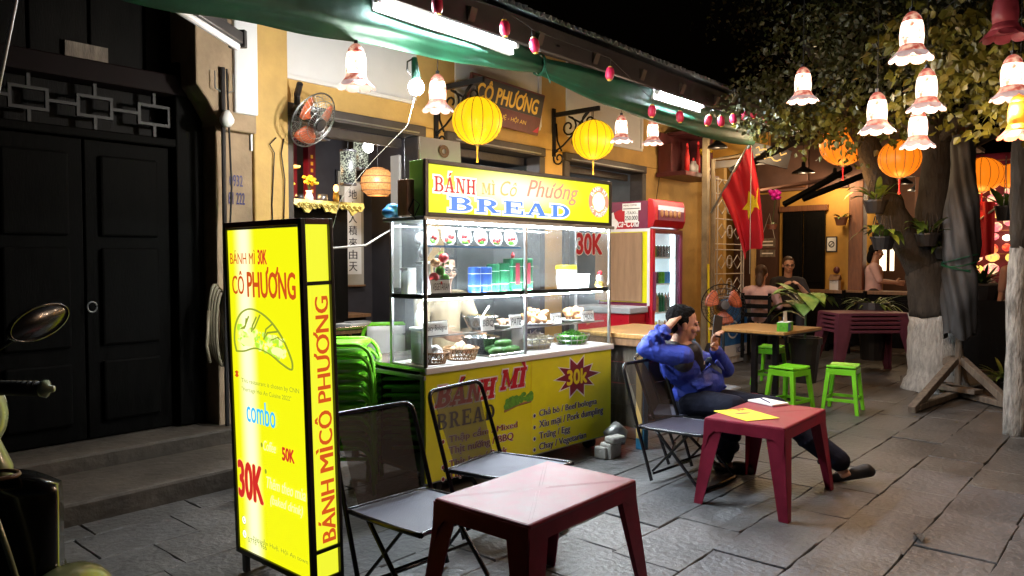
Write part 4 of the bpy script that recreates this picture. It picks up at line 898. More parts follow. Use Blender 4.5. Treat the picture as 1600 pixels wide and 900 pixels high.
flower_lamp('glowing flower lamp against the white wall nearest the wall fan', 2.91, 3.80, 2.64, 1.05, hang=.26, w=4)
flower_lamp('glowing flower lamp beside the glaring round spotlight', 3.87, 4.09, 2.68, 1.05, hang=.3, w=4)
flower_lamp('glowing flower lamp beside the wall corner, left one of a close pair under the awning', 6.28, 4.05, 2.73, 1.0, hang=.25, w=10)
flower_lamp('glowing flower lamp nearest the wall shrine, right one of a close pair under the awning', 7.01, 4.13, 2.80, 1.0, hang=.2, w=10)
flower_lamp('highest of the glowing flower lamps in the tree', 4.46, 1.06, 2.64, .98, hang=1.4)
flower_lamp('glowing flower lamp hanging alone at the left side of the tree', 5.63, 2.06, 2.74, .98, hang=1.4)
flower_lamp('glowing flower lamp just in front of the leaning tree limb', 5.13, 1.41, 2.38, .98, hang=1.6)
flower_lamp('glowing flower lamp hanging directly above another one in the middle of the tree', 5.12, 1.13, 2.48, .98, hang=1.5)
flower_lamp('lowest of the glowing flower lamps, between the orange lantern and the folded umbrella', 5.63, 1.29, 2.33, .98, hang=1.6)
flower_lamp('white glowing flower lamp above the orange one near the thin trunk', 5.10, .69, 2.48, .98, hang=1.4)
flower_lamp('orange glowing flower lamp above the thin trunk', 5.16, .66, 2.27, .98, ('orange_shade', 'orange_shade', 'shade_print'), hang=1.6, col=(1, .5, .2))
flower_lamp('unlit dark red flower lamp high in the tree', 4.95, .71, 2.80, 1.05, ('shade_off', 'shade_off', 'shade_off'), 0, hang=1.2)
t = thing('spotlight', 'glaring round white spotlight clipped under the awning', 'lamp', (3.42, 3.82, 2.62))
b = MB(); b.ell((0, 0, 0), (.055, .055, .055), 12, 8); b.build('bulb', MT['bulb_white'], t, smooth=True); b = MB(); b.tube([(0, 0, .05), (.005, .01, .09), (.01, .03, .2)], [.03, .028, .02], 10); b.build('socket', MT['tarp'], t); b = MB(); b.tube([(.01, .03, .2), (-.06, .02, .16), (-.08, .0, .1), (-.05, 0, .07)], .006, 5); b.build('cable', MT['rubber'], t)
lamp(t, (-.02, -.02, -.10), 78, (1, .97, .92), .06)
rope('hanging_wire', [(3.42, 3.84, 2.55), (3.5, 4.0, 2.4), (3.46, 4.3, 2.2), (3.42, 4.4, 2.1), (3.3, 4.5, 1.9), (3.3, 4.6, 1.7)], .002, 'cord', 'thin pale wire hanging from the spotlight across the doorway', 'wire')
# ================================================================== SILK LANTERNS
def lantern(label, x, y, z, r, m, w=6, sq=.93, grp='round silk lanterns', tassel='gold', col=(1, .62, .1), n=14):
    t = thing('silk_lantern', label, 'lantern', (x, y, z), rng.uniform(0, 1), grp)
    def f(rr, zz, th, i):
        k = th * n / (2 * math.pi); return rr * (1 - .045 * (1 - abs(math.sin(math.pi * k)))), zz
    M_ = 14; b = MB(); b.lathe([(max(.14, math.sin(math.pi * i / M_)) * r, -math.cos(math.pi * i / M_) * r * sq) for i in range(M_ + 1)], n * 4, fn=f); b.build('shade', MT[m], t, smooth=True)
    for k in range(n):
        a = 2 * math.pi * k / n; b = MB(); b.tube([(math.cos(a) * math.sin(q) * r * .963, math.sin(a) * math.sin(q) * r * .963, -math.cos(q) * r * sq * 1.003) for q in [.18 + i * (math.pi - .36) / 10 for i in range(11)]], .0035, 4); b.build('rib', MT['wicker'], t)
    for s in (-1, 1):
        b = MB(); b.lathe([(0, s * r * sq * .97), (r * .16, s * r * sq * .97), (r * .17, s * r * sq * 1.0), (r * .10, s * r * sq * 1.06), (0, s * r * sq * 1.07)], 12); b.build('cap', MT['black_paint'], t)
    b = MB(); b.tube([(0, 0, r * sq), (.01, 0, r * sq + .05), (0, 0, r * sq + .12)], .004, 5); b.build('cord', MT['rubber'], t)
    b = MB(); b.tube([(0, 0, -r * sq * 1.05), (0, 0, -r * sq - .10), (0, 0, -r * sq - .16)], [.012, .006, .012], 6); b.build('tassel', MT[tassel], t)
    if w: lamp(t, (0, 0, -r * sq - .2), w, col, .1)
    return t
lantern('larger yellow silk lantern hanging in front of the shop name board', 5.08, 4.84, 2.75, .235, 'lantern_yellow')
lantern('smaller yellow silk lantern hanging from the right scrolled bracket', 6.94, 4.84, 2.80, .235, 'lantern_yellow')
lantern('orange lantern half hidden behind the tree limb', 8.75, 2.75, 2.75, .25, 'lantern_orange', 8, col=(1, .45, .1), tassel='red_ink')
lantern('largest orange lantern, right of the tree limb', 8.17, 2.03, 2.47, .20, 'lantern_orange', 8, col=(1, .45, .1), tassel='red_ink')
lantern('wide orange lantern behind the folded umbrella', 10.6, 1.72, 2.50, .24, 'lantern_orange', 8, col=(1, .45, .1), tassel='red_ink', sq=.85)
lantern('small orange lantern beside the thin trunk', 11.2, 1.5, 2.52, .18, 'lantern_orange', 5, col=(1, .45, .1), tassel='red_ink', sq=.85)
# scrolled iron brackets
def spiral(cx, cz, r0, turns, a0, sgn=1, n=18): return [(cx + r0 * (1 - .8 * i / n) * math.cos(a0 + sgn * turns * 2 * math.pi * i / n), 0, cz + r0 * (1 - .8 * i / n) * math.sin(a0 + sgn * turns * 2 * math.pi * i / n)) for i in range(n + 1)]
def bracket(label, wx, wy, wz, L, rz):
    t = thing('iron_bracket', label, 'bracket', (wx, wy, wz), rz, 'scrolled iron brackets on the shop wall')
    b = MB(); b.box((L / 2, 0, 0), (L, .03, .05)); b.build('arm', MT['black_metal'], t); b = MB(); b.box((-.01, 0, -.2), (.02, .05, .55)); b.build('back_plate', MT['black_metal'], t)
    for nm, p in (('scroll', spiral(L * .78, -.13, .11, 1.4, R_(90), 1)), ('scroll', spiral(.20, -.16, .12, 1.4, R_(90), -1)), ('scroll', spiral(.06, -.50, .09, 1.4, R_(100), 1)), ('scroll', spiral(.30, -.34, .06, 1.3, R_(60), 1)), ('stay', [(.0, 0, -.42), (.12, 0, -.36), (.3, 0, -.22), (L * .6, 0, -.12), (L * .78, 0, -.02)]), ('stay', [(.02, 0, -.1), (.04, 0, -.3), (.1, 0, -.42)]), ('stay', [(.2, 0, -.04), (.35, 0, -.12), (L * .7, 0, -.2), (L * .9, 0, -.14)])):
        b = MB(); b.tube(p, .011, 6); b.build(nm, MT['black_metal'], t, smooth=True)
    b = MB(); b.tube([(L - .1, 0, -.03), (L - .1, 0, -.15)], .004, 5); b.build('hook', MT['steel'], t)
bracket('scrolled iron bracket above the larger yellow lantern', 5.08, 5.38, 3.12, .62, R_(-90)); bracket('scrolled iron bracket above the smaller yellow lantern', 6.94, 5.38, 3.14, .62, R_(-90))
# carved name board
t = thing('name_board', 'dark carved wooden shop name board with gold letters tilted under the awning', 'sign', (5.30, 5.22, 2.86), 0); t.rotation_euler = (R_(12), R_(2), 0)
b = MB(); b.bx(0, 1.14, 0, .035, 0, .44); b.build('board', MT['red_wood'], t, bevel=.01); b = MB(); b.bx(.02, 1.12, -.006, 0, .19, .42); b.build('upper_field', MT['black_paint'], t)
tm = MB(); text_mb(tm, 'CÔ PHƯƠNG', (.10, -.007, .215), FX, FZ, .94, .19, .035, .1, .003); tm.build('lettering', MT['gold'], t); tm = MB(); text_mb(tm, 'NGUYỄN HUỆ - HỘI AN', (.12, 0, .07), FX, FZ, .78, .075, .0, 0, .003); tm.build('lettering', MT['gold'], t)
b = MB(); b.add([(1.03, -.002, .03), (1.12, -.002, .03), (1.12, -.002, .10)], [(0, 1, 2)]); b.build('corner_fan', MT['mini_red'], t)
# string of little red lanterns along the eave
ml = [((3.18, 3.36, 3.0), 'topmost tiny red lantern, hanging in front of the long white tube'), ((3.76, 3.33, 2.99), 'tiny red lantern at the right end of the long white tube'), ((4.03, 3.30, 2.93), 'tiny red lantern beside the metal awning bracket'), ((4.95, 3.30, 2.91), 'tiny red lantern midway between the two white tubes'),
      ((5.6, 3.31, 2.72), 'tiny red lantern below the left end of the short tube'), ((6.12, 3.33, 2.75), 'tiny red lantern below the right end of the short tube'), ((6.65, 3.32, 2.79), 'tiny red lantern third from the awning end, first of a close row'), ((6.92, 3.32, 2.82), 'tiny red lantern second in the close row near the awning end'), ((7.19, 3.32, 2.88), 'tiny red lantern in the middle of the close row near the awning end'),
      ((7.45, 3.32, 2.95), 'tiny red lantern raised over the awning end'), ((7.61, 3.29, 2.99), 'tiny red lantern just past the awning end'), ((7.88, 3.28, 2.98), 'last tiny red lantern, touching the tree leaves')]
for i, (p, lb) in enumerate(ml):
    t = thing('mini_lantern', lb, 'lantern', p, rng.uniform(0, 3), 'tiny red lanterns along the eave')
    t.rotation_euler = (rng.uniform(-.2, .2), rng.uniform(-.2, .2), 0)
    b = MB(); b.lathe([(.012, -.048), (.026, -.042), (.034, -.02), (.034, .02), (.026, .042), (.012, .048)], 12); b.build('shade', MT['mini_red'], t, smooth=True)
    for s in (-1, 1): b = MB(); b.lathe([(.0, s * .047), (.016, s * .047), (.016, s * .055), (0, s * .056)], 8); b.build('cap', MT['gold'], t)
    b = MB(); b.tube([(0, 0, .05), (0, 0, .11)], .002, 4); b.build('cord', MT['rubber'], t)
rope('string_line', [(2.9, 3.38, 3.12)] + [(p[0], p[1], p[2] + .11 + (.01 if i % 2 else -.01)) for i, (p, _) in enumerate(ml)] + [(8.4, 3.25, 3.12)], .002, 'rubber', 'thin cable carrying the tiny red lanterns along the eave', 'cable')
# wall fan at the left pillar
t = thing('wall_fan', 'caged wall fan with orange blades mounted on the yellow pillar', 'fan', (3.5, 5.12, 2.57), 0)
t.rotation_euler = Vector((.287, -.864, -.55)).to_track_quat('Z', 'Y').to_euler()
def fan_head(t, r, blades, cage='worn_steel', bm='orange_blade'):
    for k in range(4):
        q = r * (1, .8, .55, .3)[k]; zz = (.0, .045, .07, .08)[k]
        for s in (1, -1):
            b = MB(); b.tube([(q * math.cos(a), q * math.sin(a), s * zz) for a in [i * math.pi / 14 for i in range(28)]], .0028 if k else .006, 4, closed=True); b.build('cage_ring', MT[cage], t)
    b = MB()
    for k in range(36):
        a = 2 * math.pi * k / 36
        for s in (1, -1): b.tube([(r * math.cos(a), r * math.sin(a), 0), (r * .75 * math.cos(a + .1), r * .75 * math.sin(a + .1), s * .05), (.05 * math.cos(a + .3), .05 * math.sin(a + .3), s * .082)], .0016, 3)
    o = b.build('cage_wires', MT[cage], t); o['kind'] = 'stuff'
    b = MB(); b.lathe([(0, .1), (.05, .095), (.055, .06), (.055, -.1), (.04, -.2), (0, -.21)], 14); b.build('motor', MT['black_paint'], t)
    for k in range(blades):
        a = 2 * math.pi * k / blades + .5; b = MB()
        def f(u, v): rr = .05 + u * (r * .86 - .05); th = a + (v - .5) * (.5 + .75 * math.sin(u * 2.4)); return (rr * math.cos(th), rr * math.sin(th), (v - .5) * .05)
        b.grid(f, 5, 4); b.build('blade', MT[bm], t, smooth=True, solid=.003)
fan_head(t, .23, 3); b = MB(); b.tube([(0, 0, -.18), (0, .1, -.24), (-.05, .2, -.22)], .025, 8); b.build('wall_arm', MT['black_paint'], t)
# ================================================================== FURNITURE
def table_geo(RP='red_plastic', ah=.075, atop=.012):
    t = thing('plastic_table', '', 'table'); L, Wd, Hh = .78, .54, .52
    b = MB(); b.box((0, 0, Hh - .012), (L, Wd, .024)); top = b.build('tabletop', MT[RP], t, bevel=.011)
    b = MB()
    for k in range(4):
        for s in (-1, 1):
            sx, sy = (1, 1) if k == 0 else (1, -1) if k == 1 else (-1, 1) if k == 2 else (-1, -1)
            o_ = .012 * s; b.add([(sx * .03 + o_, sy * .02, Hh + .0004), (sx * .036 + o_, sy * .02, Hh + .0009), (sx * L * .44 + o_, sy * Wd * .44, Hh + .0009), (sx * L * .44 - .006 + o_, sy * Wd * .44, Hh + .0004)], [(0, 1, 2, 3)])
    b.build('moulded_ribs', MT[RP], top)
    # side aprons whose lower edges arch between the legs
    for (ax, ln, off) in (('x', L, Wd / 2), ('x', L, -Wd / 2), ('y', Wd, L / 2), ('y', Wd, -L / 2)):
        h = ln / 2 - .002; n = 16; pts = []
        for i in range(n + 1):
            u = -h + 2 * h * i / n; e = abs(u) / h; zb = Hh - ah - .13 * max(0, (e - .72) / .28) ** 2.2; pts.append((u, zb))
        b = MB(); vs = []; fs = []
        for u, zb in pts:
            for (zz, io) in ((Hh - .012, .002), (zb, -.010)):
                fl = off + (1 if off > 0 else -1) * (-io * 0 - .004 + (Hh - zz) * .06); vs.append((u, fl, zz) if ax == 'x' else (fl, u, zz))
        for i in range(n): fs.append((2 * i, 2 * i + 1, 2 * i + 3, 2 * i + 2))
        b.add(vs, fs); b.build('apron', MT[RP], t, solid=.006, smooth=False)
    for sx in (-1, 1):
        for sy in (-1, 1):
            b = MB(); x0, y0 = sx * (L / 2 - .006), sy * (Wd / 2 - .006); x1, y1 = sx * (L / 2 + .055), sy * (Wd / 2 + .045); wt, wb = .125, .058
            # an L-shaped tapered leg: two webs meeting at the outer corner
            b.add([(x0, y0, Hh - .03), (x0 - sx * wt, y0, Hh - .03), (x1 - sx * wb, y1, 0), (x1, y1, 0), (x0, y0 - sy * .008, Hh - .03), (x0 - sx * wt, y0 - sy * .008, Hh - .03), (x1 - sx * wb, y1 - sy * .008, 0), (x1, y1 - sy * .008, 0)], [(0, 1, 2, 3), (7, 6, 5, 4), (0, 4, 5, 1), (1, 5, 6, 2), (2, 6, 7, 3), (3, 7, 4, 0)])
            b.add([(x0 - sx * .001, y0, Hh - .03), (x0 - sx * .001, y0 - sy * wt, Hh - .03), (x1 - sx * .001, y1 - sy * wb, 0), (x1 - sx * .001, y1, 0), (x0 - sx * .009, y0, Hh - .03), (x0 - sx * .009, y0 - sy * wt, Hh - .03), (x1 - sx * .009, y1 - sy * wb, 0), (x1 - sx * .009, y1, 0)], [(0, 1, 2, 3), (7, 6, 5, 4), (0, 4, 5, 1), (1, 5, 6, 2), (2, 6, 7, 3), (3, 7, 4, 0)])
            b.build('leg', MT[RP], t, smooth=False)
    return t
T1 = table_geo(); T1['label'] = 'nearest dark red plastic table, bare and shiny, between the chairs and the camera'; T1['group'] = 'red plastic tables'
T1.location = (2.41, 1.945, 0); T1.rotation_euler.z = R_(1); T1.scale = (.95, .90, 1)
T2 = dup(T1, (4.55, 1.86, 0), R_(1.5), 'dark red plastic table with the yellow menu in front of the seated man')
lb = ['bottom', 'second from bottom', 'third from bottom', 'fourth from bottom', 'top']
T2.scale = (.94, .9, 1)
T3 = table_geo('red_plastic_dull', .03)
for k in range(5):
    q = T3 if k == 0 else dup(T3); q.location = (10.42, 2.98, .055 * k); q.rotation_euler.z = R_(-46); q.scale = (1.22, 1.1, 1.12); q['label'] = '%s dull red plastic table in the stack beside the tree' % lb[k]; q['group'] = 'stacked red plastic tables'
def chair_geo():
    t = thing('folding_chair', '', 'chair'); w = .225; rT = .0115
    b = MB(); b.tube([(-w, .20, .35), (-w, -.24, .365), (-w + .05, -.265, .365), (w - .05, -.265, .365), (w, -.24, .365), (w, .20, .35), (w - .04, .235, .35), (-w + .04, .235, .35)], rT, 8, closed=True, cr=4); b.build('seat_frame', MT['chair_tube'], t, smooth=True)
    b = MB(); b.grid(lambda u, v: (-w + .008 + u * (2 * w - .016), -.255 + v * .48, .366 - .012 * v - .016 * math.sin(math.pi * u) * math.sin(math.pi * v)), 8, 8); b.build('seat', MT['mesh_seat'], t, smooth=True)
    # back uprights run down and forward as the front legs
    bk = lambda z: .215 + (z - .35) * .34
    b = MB(); BF = [(-w - .022, bk(.015), .015), (-w - .020, bk(.2), .2), (-w - .018, bk(.4), .4), (-w - .014, bk(.6), .6), (-w - .011, bk(.70), .70), (-w - .002, bk(.738), .738), (-w + .022, bk(.756), .756), (-w + .07, bk(.76), .76)]; b.tube(BF + [(-x, y, z) for x, y, z in reversed(BF)], rT, 8, cr=3); b.build('back_frame', MT['chair_tube'], t, smooth=True)
    b = MB(); b.grid(lambda u, v: ((u * 2 - 1) * (w - .050 + .032 * v), bk(.36 + v * .40) + .012 * math.sin(math.pi * u), .36 + v * .395), 8, 8); b.build('backrest', MT['mesh_back'], t, smooth=True)
    for s in (-1, 1):
        b = MB(); b.tube([(s * (w - .006), .09, .35), (s * (w - .006), -.06, .20), (s * (w - .006), -.20, .06), (s * (w - .012), -.235, .02)], rT * .95, 8, cr=3); b.build('leg', MT['chair_tube'], t, smooth=True)
    b = MB(); b.tube([(-w, .10, .06), (w, .10, .06)], rT * .8, 8); b.build('foot_bar', MT['chair_tube'], t, smooth=True)
    b = MB(); b.tube([(-w + .006, -.232, .022), (-w + .03, -.25, .013), (w - .03, -.25, .013), (w - .006, -.232, .022)], rT, 8, cr=3); b.build('foot_bar', MT['chair_tube'], t, smooth=True)
    b = MB(); b.tube([(-w, -.09, .17), (w, -.09, .17)], .007, 6); b.build('stretcher', MT['chair_tube'], t)
    for s in (-1, 1): b = MB(); b.tube([(s * (w - .012), -.15, .352), (s * (w + .005), .105, .075)], .008, 6); b.build('brace', MT['chair_tube'], t)
    return t
C1 = chair_geo(); C1['label'] = 'black mesh folding chair nearest the pavement sign'; C1['group'] = 'black mesh folding chairs'
C1.location = (2.24, 2.49, 0); C1.rotation_euler.z = R_(-3)
dup(C1, (3.02, 2.66, 0), R_(7), 'black mesh folding chair in front of the yellow cart panel')
dup(C1, (4.56, 2.42, 0), R_(-4), 'empty black mesh folding chair beside the seated man')
dup(C1, (5.02, 2.66, 0), R_(24), 'black mesh folding chair under the seated man')
def stool_geo():
    t = thing('plastic_stool', '', 'stool'); Hh = .44; w = .15; d = .13
    b = MB(); b.grid(lambda u, v: ((u - .5) * 2 * w, (v - .5) * 2 * d, Hh - .012 * math.sin(math.pi * u)), 8, 4); b.build('seat', MT['green_plastic'], t, solid=-.02, bevel=.006)
    for k in range(5):
        b = MB(); b.box((-.05 + .025 * k, 0, Hh - .0105), (.008, .15, .003)); b.build('slot', MT['green_plastic_dark'], t)
    for (x0, y0, x1, y1) in ((-w, -d, w, -d), (w, -d, w, d), (w, d, -w, d), (-w, d, -w, -d)):
        b = MB(); b.box(((x0 + x1) / 2, (y0 + y1) / 2, Hh - .04), (max(abs(x1 - x0), .008), max(abs(y1 - y0), .008), .055)); b.build('apron', MT['green_plastic'], t, bevel=.003)
    for sx in (-1, 1):
        for sy in (-1, 1):
            b = MB(); b.cur = 0; x0, y0, x1, y1 = sx * (w - .02), sy * (d - .02), sx * (w + .03), sy * (d + .025); s = .021
            b.add([(x0 - s, y0 - s, Hh - .02), (x0 + s, y0 - s, Hh - .02), (x0 + s, y0 + s, Hh - .02), (x0 - s, y0 + s, Hh - .02), (x1 - s * .8, y1 - s * .8, 0), (x1 + s * .8, y1 - s * .8, 0), (x1 + s * .8, y1 + s * .8, 0), (x1 - s * .8, y1 + s * .8, 0)], [(0, 1, 2, 3), (7, 6, 5, 4), (0, 4, 5, 1), (1, 5, 6, 2), (2, 6, 7, 3), (3, 7, 4, 0)]); b.build('leg', MT['green_plastic'], t, bevel=.005)
    for sy in (-1, 1): b = MB(); b.box((0, sy * (d + .008), .13), (2 * w, .012, .03)); b.build('stretcher', MT['green_plastic'], t, bevel=.003)
    for sx in (-1, 1): b = MB(); b.box((sx * (w + .012), 0, .13), (.012, 2 * d, .03)); b.build('stretcher', MT['green_plastic'], t, bevel=.003)
    return t
ST = stool_geo(); ST['label'] = 'lime green stool in front, nearest the red table'; ST['group'] = 'lime green plastic stools'
ST.location = (7.18, 2.72, 0); ST.rotation_euler.z = R_(-10)
dup(ST, (7.62, 2.36, 0), R_(8), 'lime green stool furthest towards the tree'); dup(ST, (8.75, 3.55, .0), R_(4), 'lime green stool behind the black table legs')
# cafe table
t = thing('cafe_table', 'square wooden cafe table with two black legs behind the seated man', 'table', (7.86, 3.24, 0), R_(-4))
b = MB(); b.box((0, 0, .738), (.90, .84, .028)); b.build('tabletop', MT['table_wood'], t, bevel=.004); b = MB(); b.box((0, 0, .718), (.88, .82, .014)); b.build('edge_frame', MT['black_metal'], t)
for x, y in ((-.12, .06), (.12, -.06)):
    b = MB(); b.box((x, y, .36), (.055, .055, .71)); b.build('leg', MT['black_metal'], t, bevel=.004)
    b = MB(); b.box((x, y, .012), (.10, .42, .024)); b.build('foot', MT['black_metal'], t, bevel=.006)
t = thing('tissue_box', 'green and blue tissue box with a tissue pulled up on the wooden table', 'tissue box', (7.60, 2.93, .752), R_(8))
b = MB(); b.box((0, 0, .045), (.22, .11, .09)); b.build('box', MT['herb'], t, bevel=.003); b = MB(); b.box((-.05, -.0565, .045), (.09, .003, .07)); b.build('printed_side', MT['poster_blue'], t); b = MB(); b.box((0, 0, .0915), (.21, .1, .003)); b.build('printed_top', MT['paper'], t)
b = MB(); b.grid(lambda u, v: ((u - .5) * .10 * (1 - .2 * v), .012 * math.sin(5 * u + v), .09 + .11 * v), 5, 5); b.build('tissue', MT['paper'], t, smooth=True)
t = thing('mesh_basket', 'small red plastic basket on the paving behind the red table', 'basket', (6.75, 2.95, 0))
for k in range(22):
    a = 2 * math.pi * k / 22; b = MB(); b.tube([(.085 * math.cos(a), .085 * math.sin(a), .01), (.125 * math.cos(a), .125 * math.sin(a), .20)], .006, 4); b.build('rib', MT['red_ink'], t)
for z in (.01, .07, .13, .20):
    b = MB(); r = .085 + (z - .01) * .21; b.tube([(r * math.cos(a), r * math.sin(a), z) for a in [i * math.pi / 12 for i in range(24)]], .006 if z < .2 else .011, 5, closed=True); b.build('hoop', MT['red_ink'], t)
# menu and notebook
t = thing('menu_sheet', 'yellow laminated menu sheet on the red table', 'menu', (4.40, 1.93, .5225), R_(-28)); b = MB(); b.box((0, 0, .001), (.24, .32, .002)); b.build('sheet', MT['yellow_ink'], t)
b = MB(); disc(b, (-.0, .03, .0022), (1, 0, 0), (0, 1, 0), .06, .022, 0, 14); b.build('sandwich_picture', MT['brown_ink'], t); b = MB(); text_mb(b, 'BÁNH MÌ', (-.10, .115, .002), (1, 0, 0), (0, 1, 0), .10, .028, .02, out=.0006); b.build('lettering', MT['red_ink'], t); b = MB(); text_mb(b, '30K', (.02, .10, .002), (1, 0, 0), (0, 1, 0), .08, .05, .04, out=.0006); b.build('lettering', MT['red_ink'], t)
t = thing('notebook', 'small white order pad with a pen on the red table', 'notepad', (4.86, 1.98, .5225), R_(-20)); b = MB(); b.box((0, 0, .006), (.15, .21, .012)); b.build('pad', MT['paper'], t, bevel=.002); b = MB(); b.tube([(-.05, -.06, .017), (.02, .08, .017)], .004, 6); b.build('pen', MT['navy_ink'], t)
# ---- stacks of green chairs by the cart
ARCH = [(-.262, .0), (-.252, .19)] + [(-.245 + .11 + .11 * math.cos(a), .19 + .11 * math.sin(a)) for a in [math.pi - math.pi / 2 * i / 8 for i in range(9)]]
ARCH = ARCH + [(-x, z) for x, z in reversed(ARCH)]
def low_chair_geo(m):
    t = thing('stacking_chair', '', 'chair'); w = .245; d = .4
    for y, nm in ((-d / 2, 'front_arch'), (d / 2, 'back_arch')): b = MB(); b.tube([(x, y, z) for x, z in ARCH], .0185, 8, flat=.75); b.build(nm, MT[m], t, smooth=True)
    b = MB(); b.grid(lambda u, v: ((u - .5) * 2 * (w - .05), (v - .5) * (d - .07), .292 - .006 * math.sin(math.pi * u)), 6, 3); b.build('seat', MT[m], t, solid=-.012, smooth=True)
    for s_ in (-1, 1):
        b = MB(); b.box((s_ * (w - .062), 0, .286), (.03, d - .03, .022)); b.build('side_rail', MT[m], t, bevel=.004)
        b = MB(); b.box((s_ * (w - .005), 0, .15), (.012, d - .06, .03)); b.build('side_stretcher', MT[m], t, bevel=.004)
    b = MB(); b.box((0, -d / 2 + .035, .215), (2 * w - .06, .010, .022)); b.build('front_slat', MT[m], t)
    return t
ordn = ['lowest', 'second from bottom', 'third from bottom', 'fourth from bottom', 'fifth from bottom', 'sixth from bottom', 'fifth from top', 'fourth from top', 'third from top', 'second from top', 'topmost']
AL = low_chair_geo('green_plastic'); AL['group'] = 'stacked lime green chairs'
for k in range(11):
    q = AL if k == 0 else dup(AL)
    q['label'] = '%s lime green plastic chair in the stack beside the pavement sign' % ordn[k]; q.location = (2.93 + .002 * (k % 3), 4.05, -.05 + .064 * k + .05); q.rotation_euler.z = R_(-45 + (k % 3 - 1))
AD = low_chair_geo('green_plastic_dark'); AD['group'] = 'stacked dark green chairs'
for k in range(8):
    q = AD if k == 0 else dup(AD)
    q['label'] = '%s dark green plastic chair in the stack under the cart counter' % (ordn[:5] + ordn[-3:])[k]; q.location = (3.44, 3.93, .055 * k); q.rotation_euler.z = R_(-45 + (k % 2))
def armchair_geo(m='green_plastic'):
    t = thing('plastic_armchair', '', 'chair'); w = .25
    b = MB(); b.grid(lambda u, v: ((u - .5) * 2 * (w - .03), -.22 + v * .42, .42 - .03 * v), 6, 6); b.build('seat', MT[m], t, solid=-.012, smooth=True)
    b = MB(); pts = [(-w, .16, .40), (-w, .24, .62), (-w + .03, .275, .74), (-w + .10, .295, .80), (w - .10, .295, .80), (w - .03, .275, .74), (w, .24, .62), (w, .16, .40)]; b.tube(pts, .019, 8); b.build('back_frame', MT[m], t, smooth=True)
    for k in range(6):
        x = -.15 + .06 * k; b = MB(); b.grid(lambda u, v: (x + (u - .5) * .036, .20 + v * .09, .42 + v * .36), 1, 4); b.build('back_slat', MT[m], t, solid=.008)
    for s in (-1, 1):
        b = MB(); b.tube([(s * (w + .01), .24, .60), (s * (w + .03), .05, .63), (s * (w + .03), -.18, .62), (s * (w + .02), -.235, .58), (s * (w + .02), -.25, .3), (s * (w + .03), -.27, .0)], [.02, .024, .024, .022, .02, .018], 8); b.build('arm', MT[m], t, smooth=True)
        b = MB(); b.tube([(s * (w - .01), .17, .42), (s * (w + .02), .25, .0)], .02, 8); b.build('leg', MT[m], t, smooth=True)
    return t
AC = armchair_geo()
W1 = AC; W1.location = (4.9, 6.0, .05); W1.rotation_euler.z = R_(150); W1['label'] = ('lime green armchair with a white patterned back at the indoor table'); W1['group'] = 'green armchairs inside the shop'
W2 = dup(W1, (5.35, 6.0, .05), R_(205), 'lime green armchair beside the cart inside the shop'); W2['group'] = 'green armchairs inside the shop'
b = MB(); b.grid(lambda u, v: ((u - .5) * .40, .245 + v * .09, .45 + v * .33), 6, 6); b.build('patterned_back', MT['white_plastic'], W1, smooth=True, solid=.006)
# ================================================================== FRIDGE
FR = thing('drinks_fridge', 'tall red glass-door drinks fridge glowing white inside', 'fridge', (6.75, 3.97, 0)); FW, FD, FH = .63, .66, 2.10
def fb(name, x0, x1, y0, y1, z0, z1, m, bev=0, par=None):
    b = MB(); b.bx(x0, x1, y0, y1, z0, z1); return b.build(name, MT[m], par or FR, bevel=bev)
fb('side_wall', 0, .035, .05, FD, .1, FH - .02, 'fridge_dark', .006); fb('side_wall', FW - .035, FW, .05, FD, .1, FH - .02, 'fridge_dark', .006)
fb('back_wall', .035, FW - .035, FD - .03, FD, .1, FH - .02, 'fridge_white'); fb('base', 0, FW, .03, FD, .02, .25, 'fridge_red', .008); fb('top_panel', 0.03, FW - .03, .06, FD, FH - .12, FH - .03, 'fridge_red', .01)
b = MB(); b.tube([(-.004, .05, FH - .16), (FW + .004, .05, FH - .16)], .02, 4); 
b = MB(); b.prism([(.05, FH - .30), (.0, FH - .29), (-.03, FH - .22), (-.03, FH - .09), (0, FH - .01), (.06, FH), (.06, FH - .3)], FW + .01, Matrix(((0, 0, 1, -.005), (1, 0, 0, 0), (0, 1, 0, 0), (0, 0, 0, 1)))); hd = b.build('header', MT['fridge_red'], FR, bevel=.01)
b = MB(); b.bx(.05, FW - .04, -.036, -.031, FH - .22, FH - .12, ); b.build('header_print', MT['fridge_dark'], hd)
b = MB(); b.bx(.05, FW - .04, -.0355, -.031, FH - .118, FH - .07); b.build('header_print', MT['white_plastic'], hd)
for k in range(5): b = MB(); b.ell((.12 + .09 * k, -.037, FH - .15), (.035, .006, .04), 10, 6); b.build('header_cup', MT['meat'], hd, smooth=True)
fb('liner', FW - .048, FW - .036, .06, FD - .046, .26, FH - .32, 'fridge_white'); fb('liner', .036, .048, .06, FD - .046, .26, FH - .32, 'fridge_white'); fb('interior_light', .05, FW - .05, FD - .045, FD - .032, .26, FH - .32, 'fridge_light'); fb('light_bar', FW - .075, FW - .05, .08, .11, .28, FH - .34, 'fridge_light'); fb('light_bar', .05, FW - .05, .08, .12, FH - .34, FH - .325, 'fridge_light')
for (x0, x1, z0, z1) in ((.0, .055, .24, FH - .31), (FW - .055, FW, .24, FH - .31), (.055, FW - .055, .24, .29), (.055, FW - .055, FH - .355, FH - .31)): fb('door_frame', x0, x1, 0, .035, z0, z1, 'fridge_red' if x0 < .3 and x1 < .3 else 'fridge_dark', .004)
fb('door_glass', .055, FW - .055, .015, .02, .29, FH - .355, 'pane'); fb('handle', .012, .03, -.03, .0, .95, 1.35, 'fridge_dark', .005)
cols = ['herb', 'blue_plastic', 'red_ink', 'lid_yellow', 'white_plastic', 'meat', 'green_foil', 'steel']
DR = {}
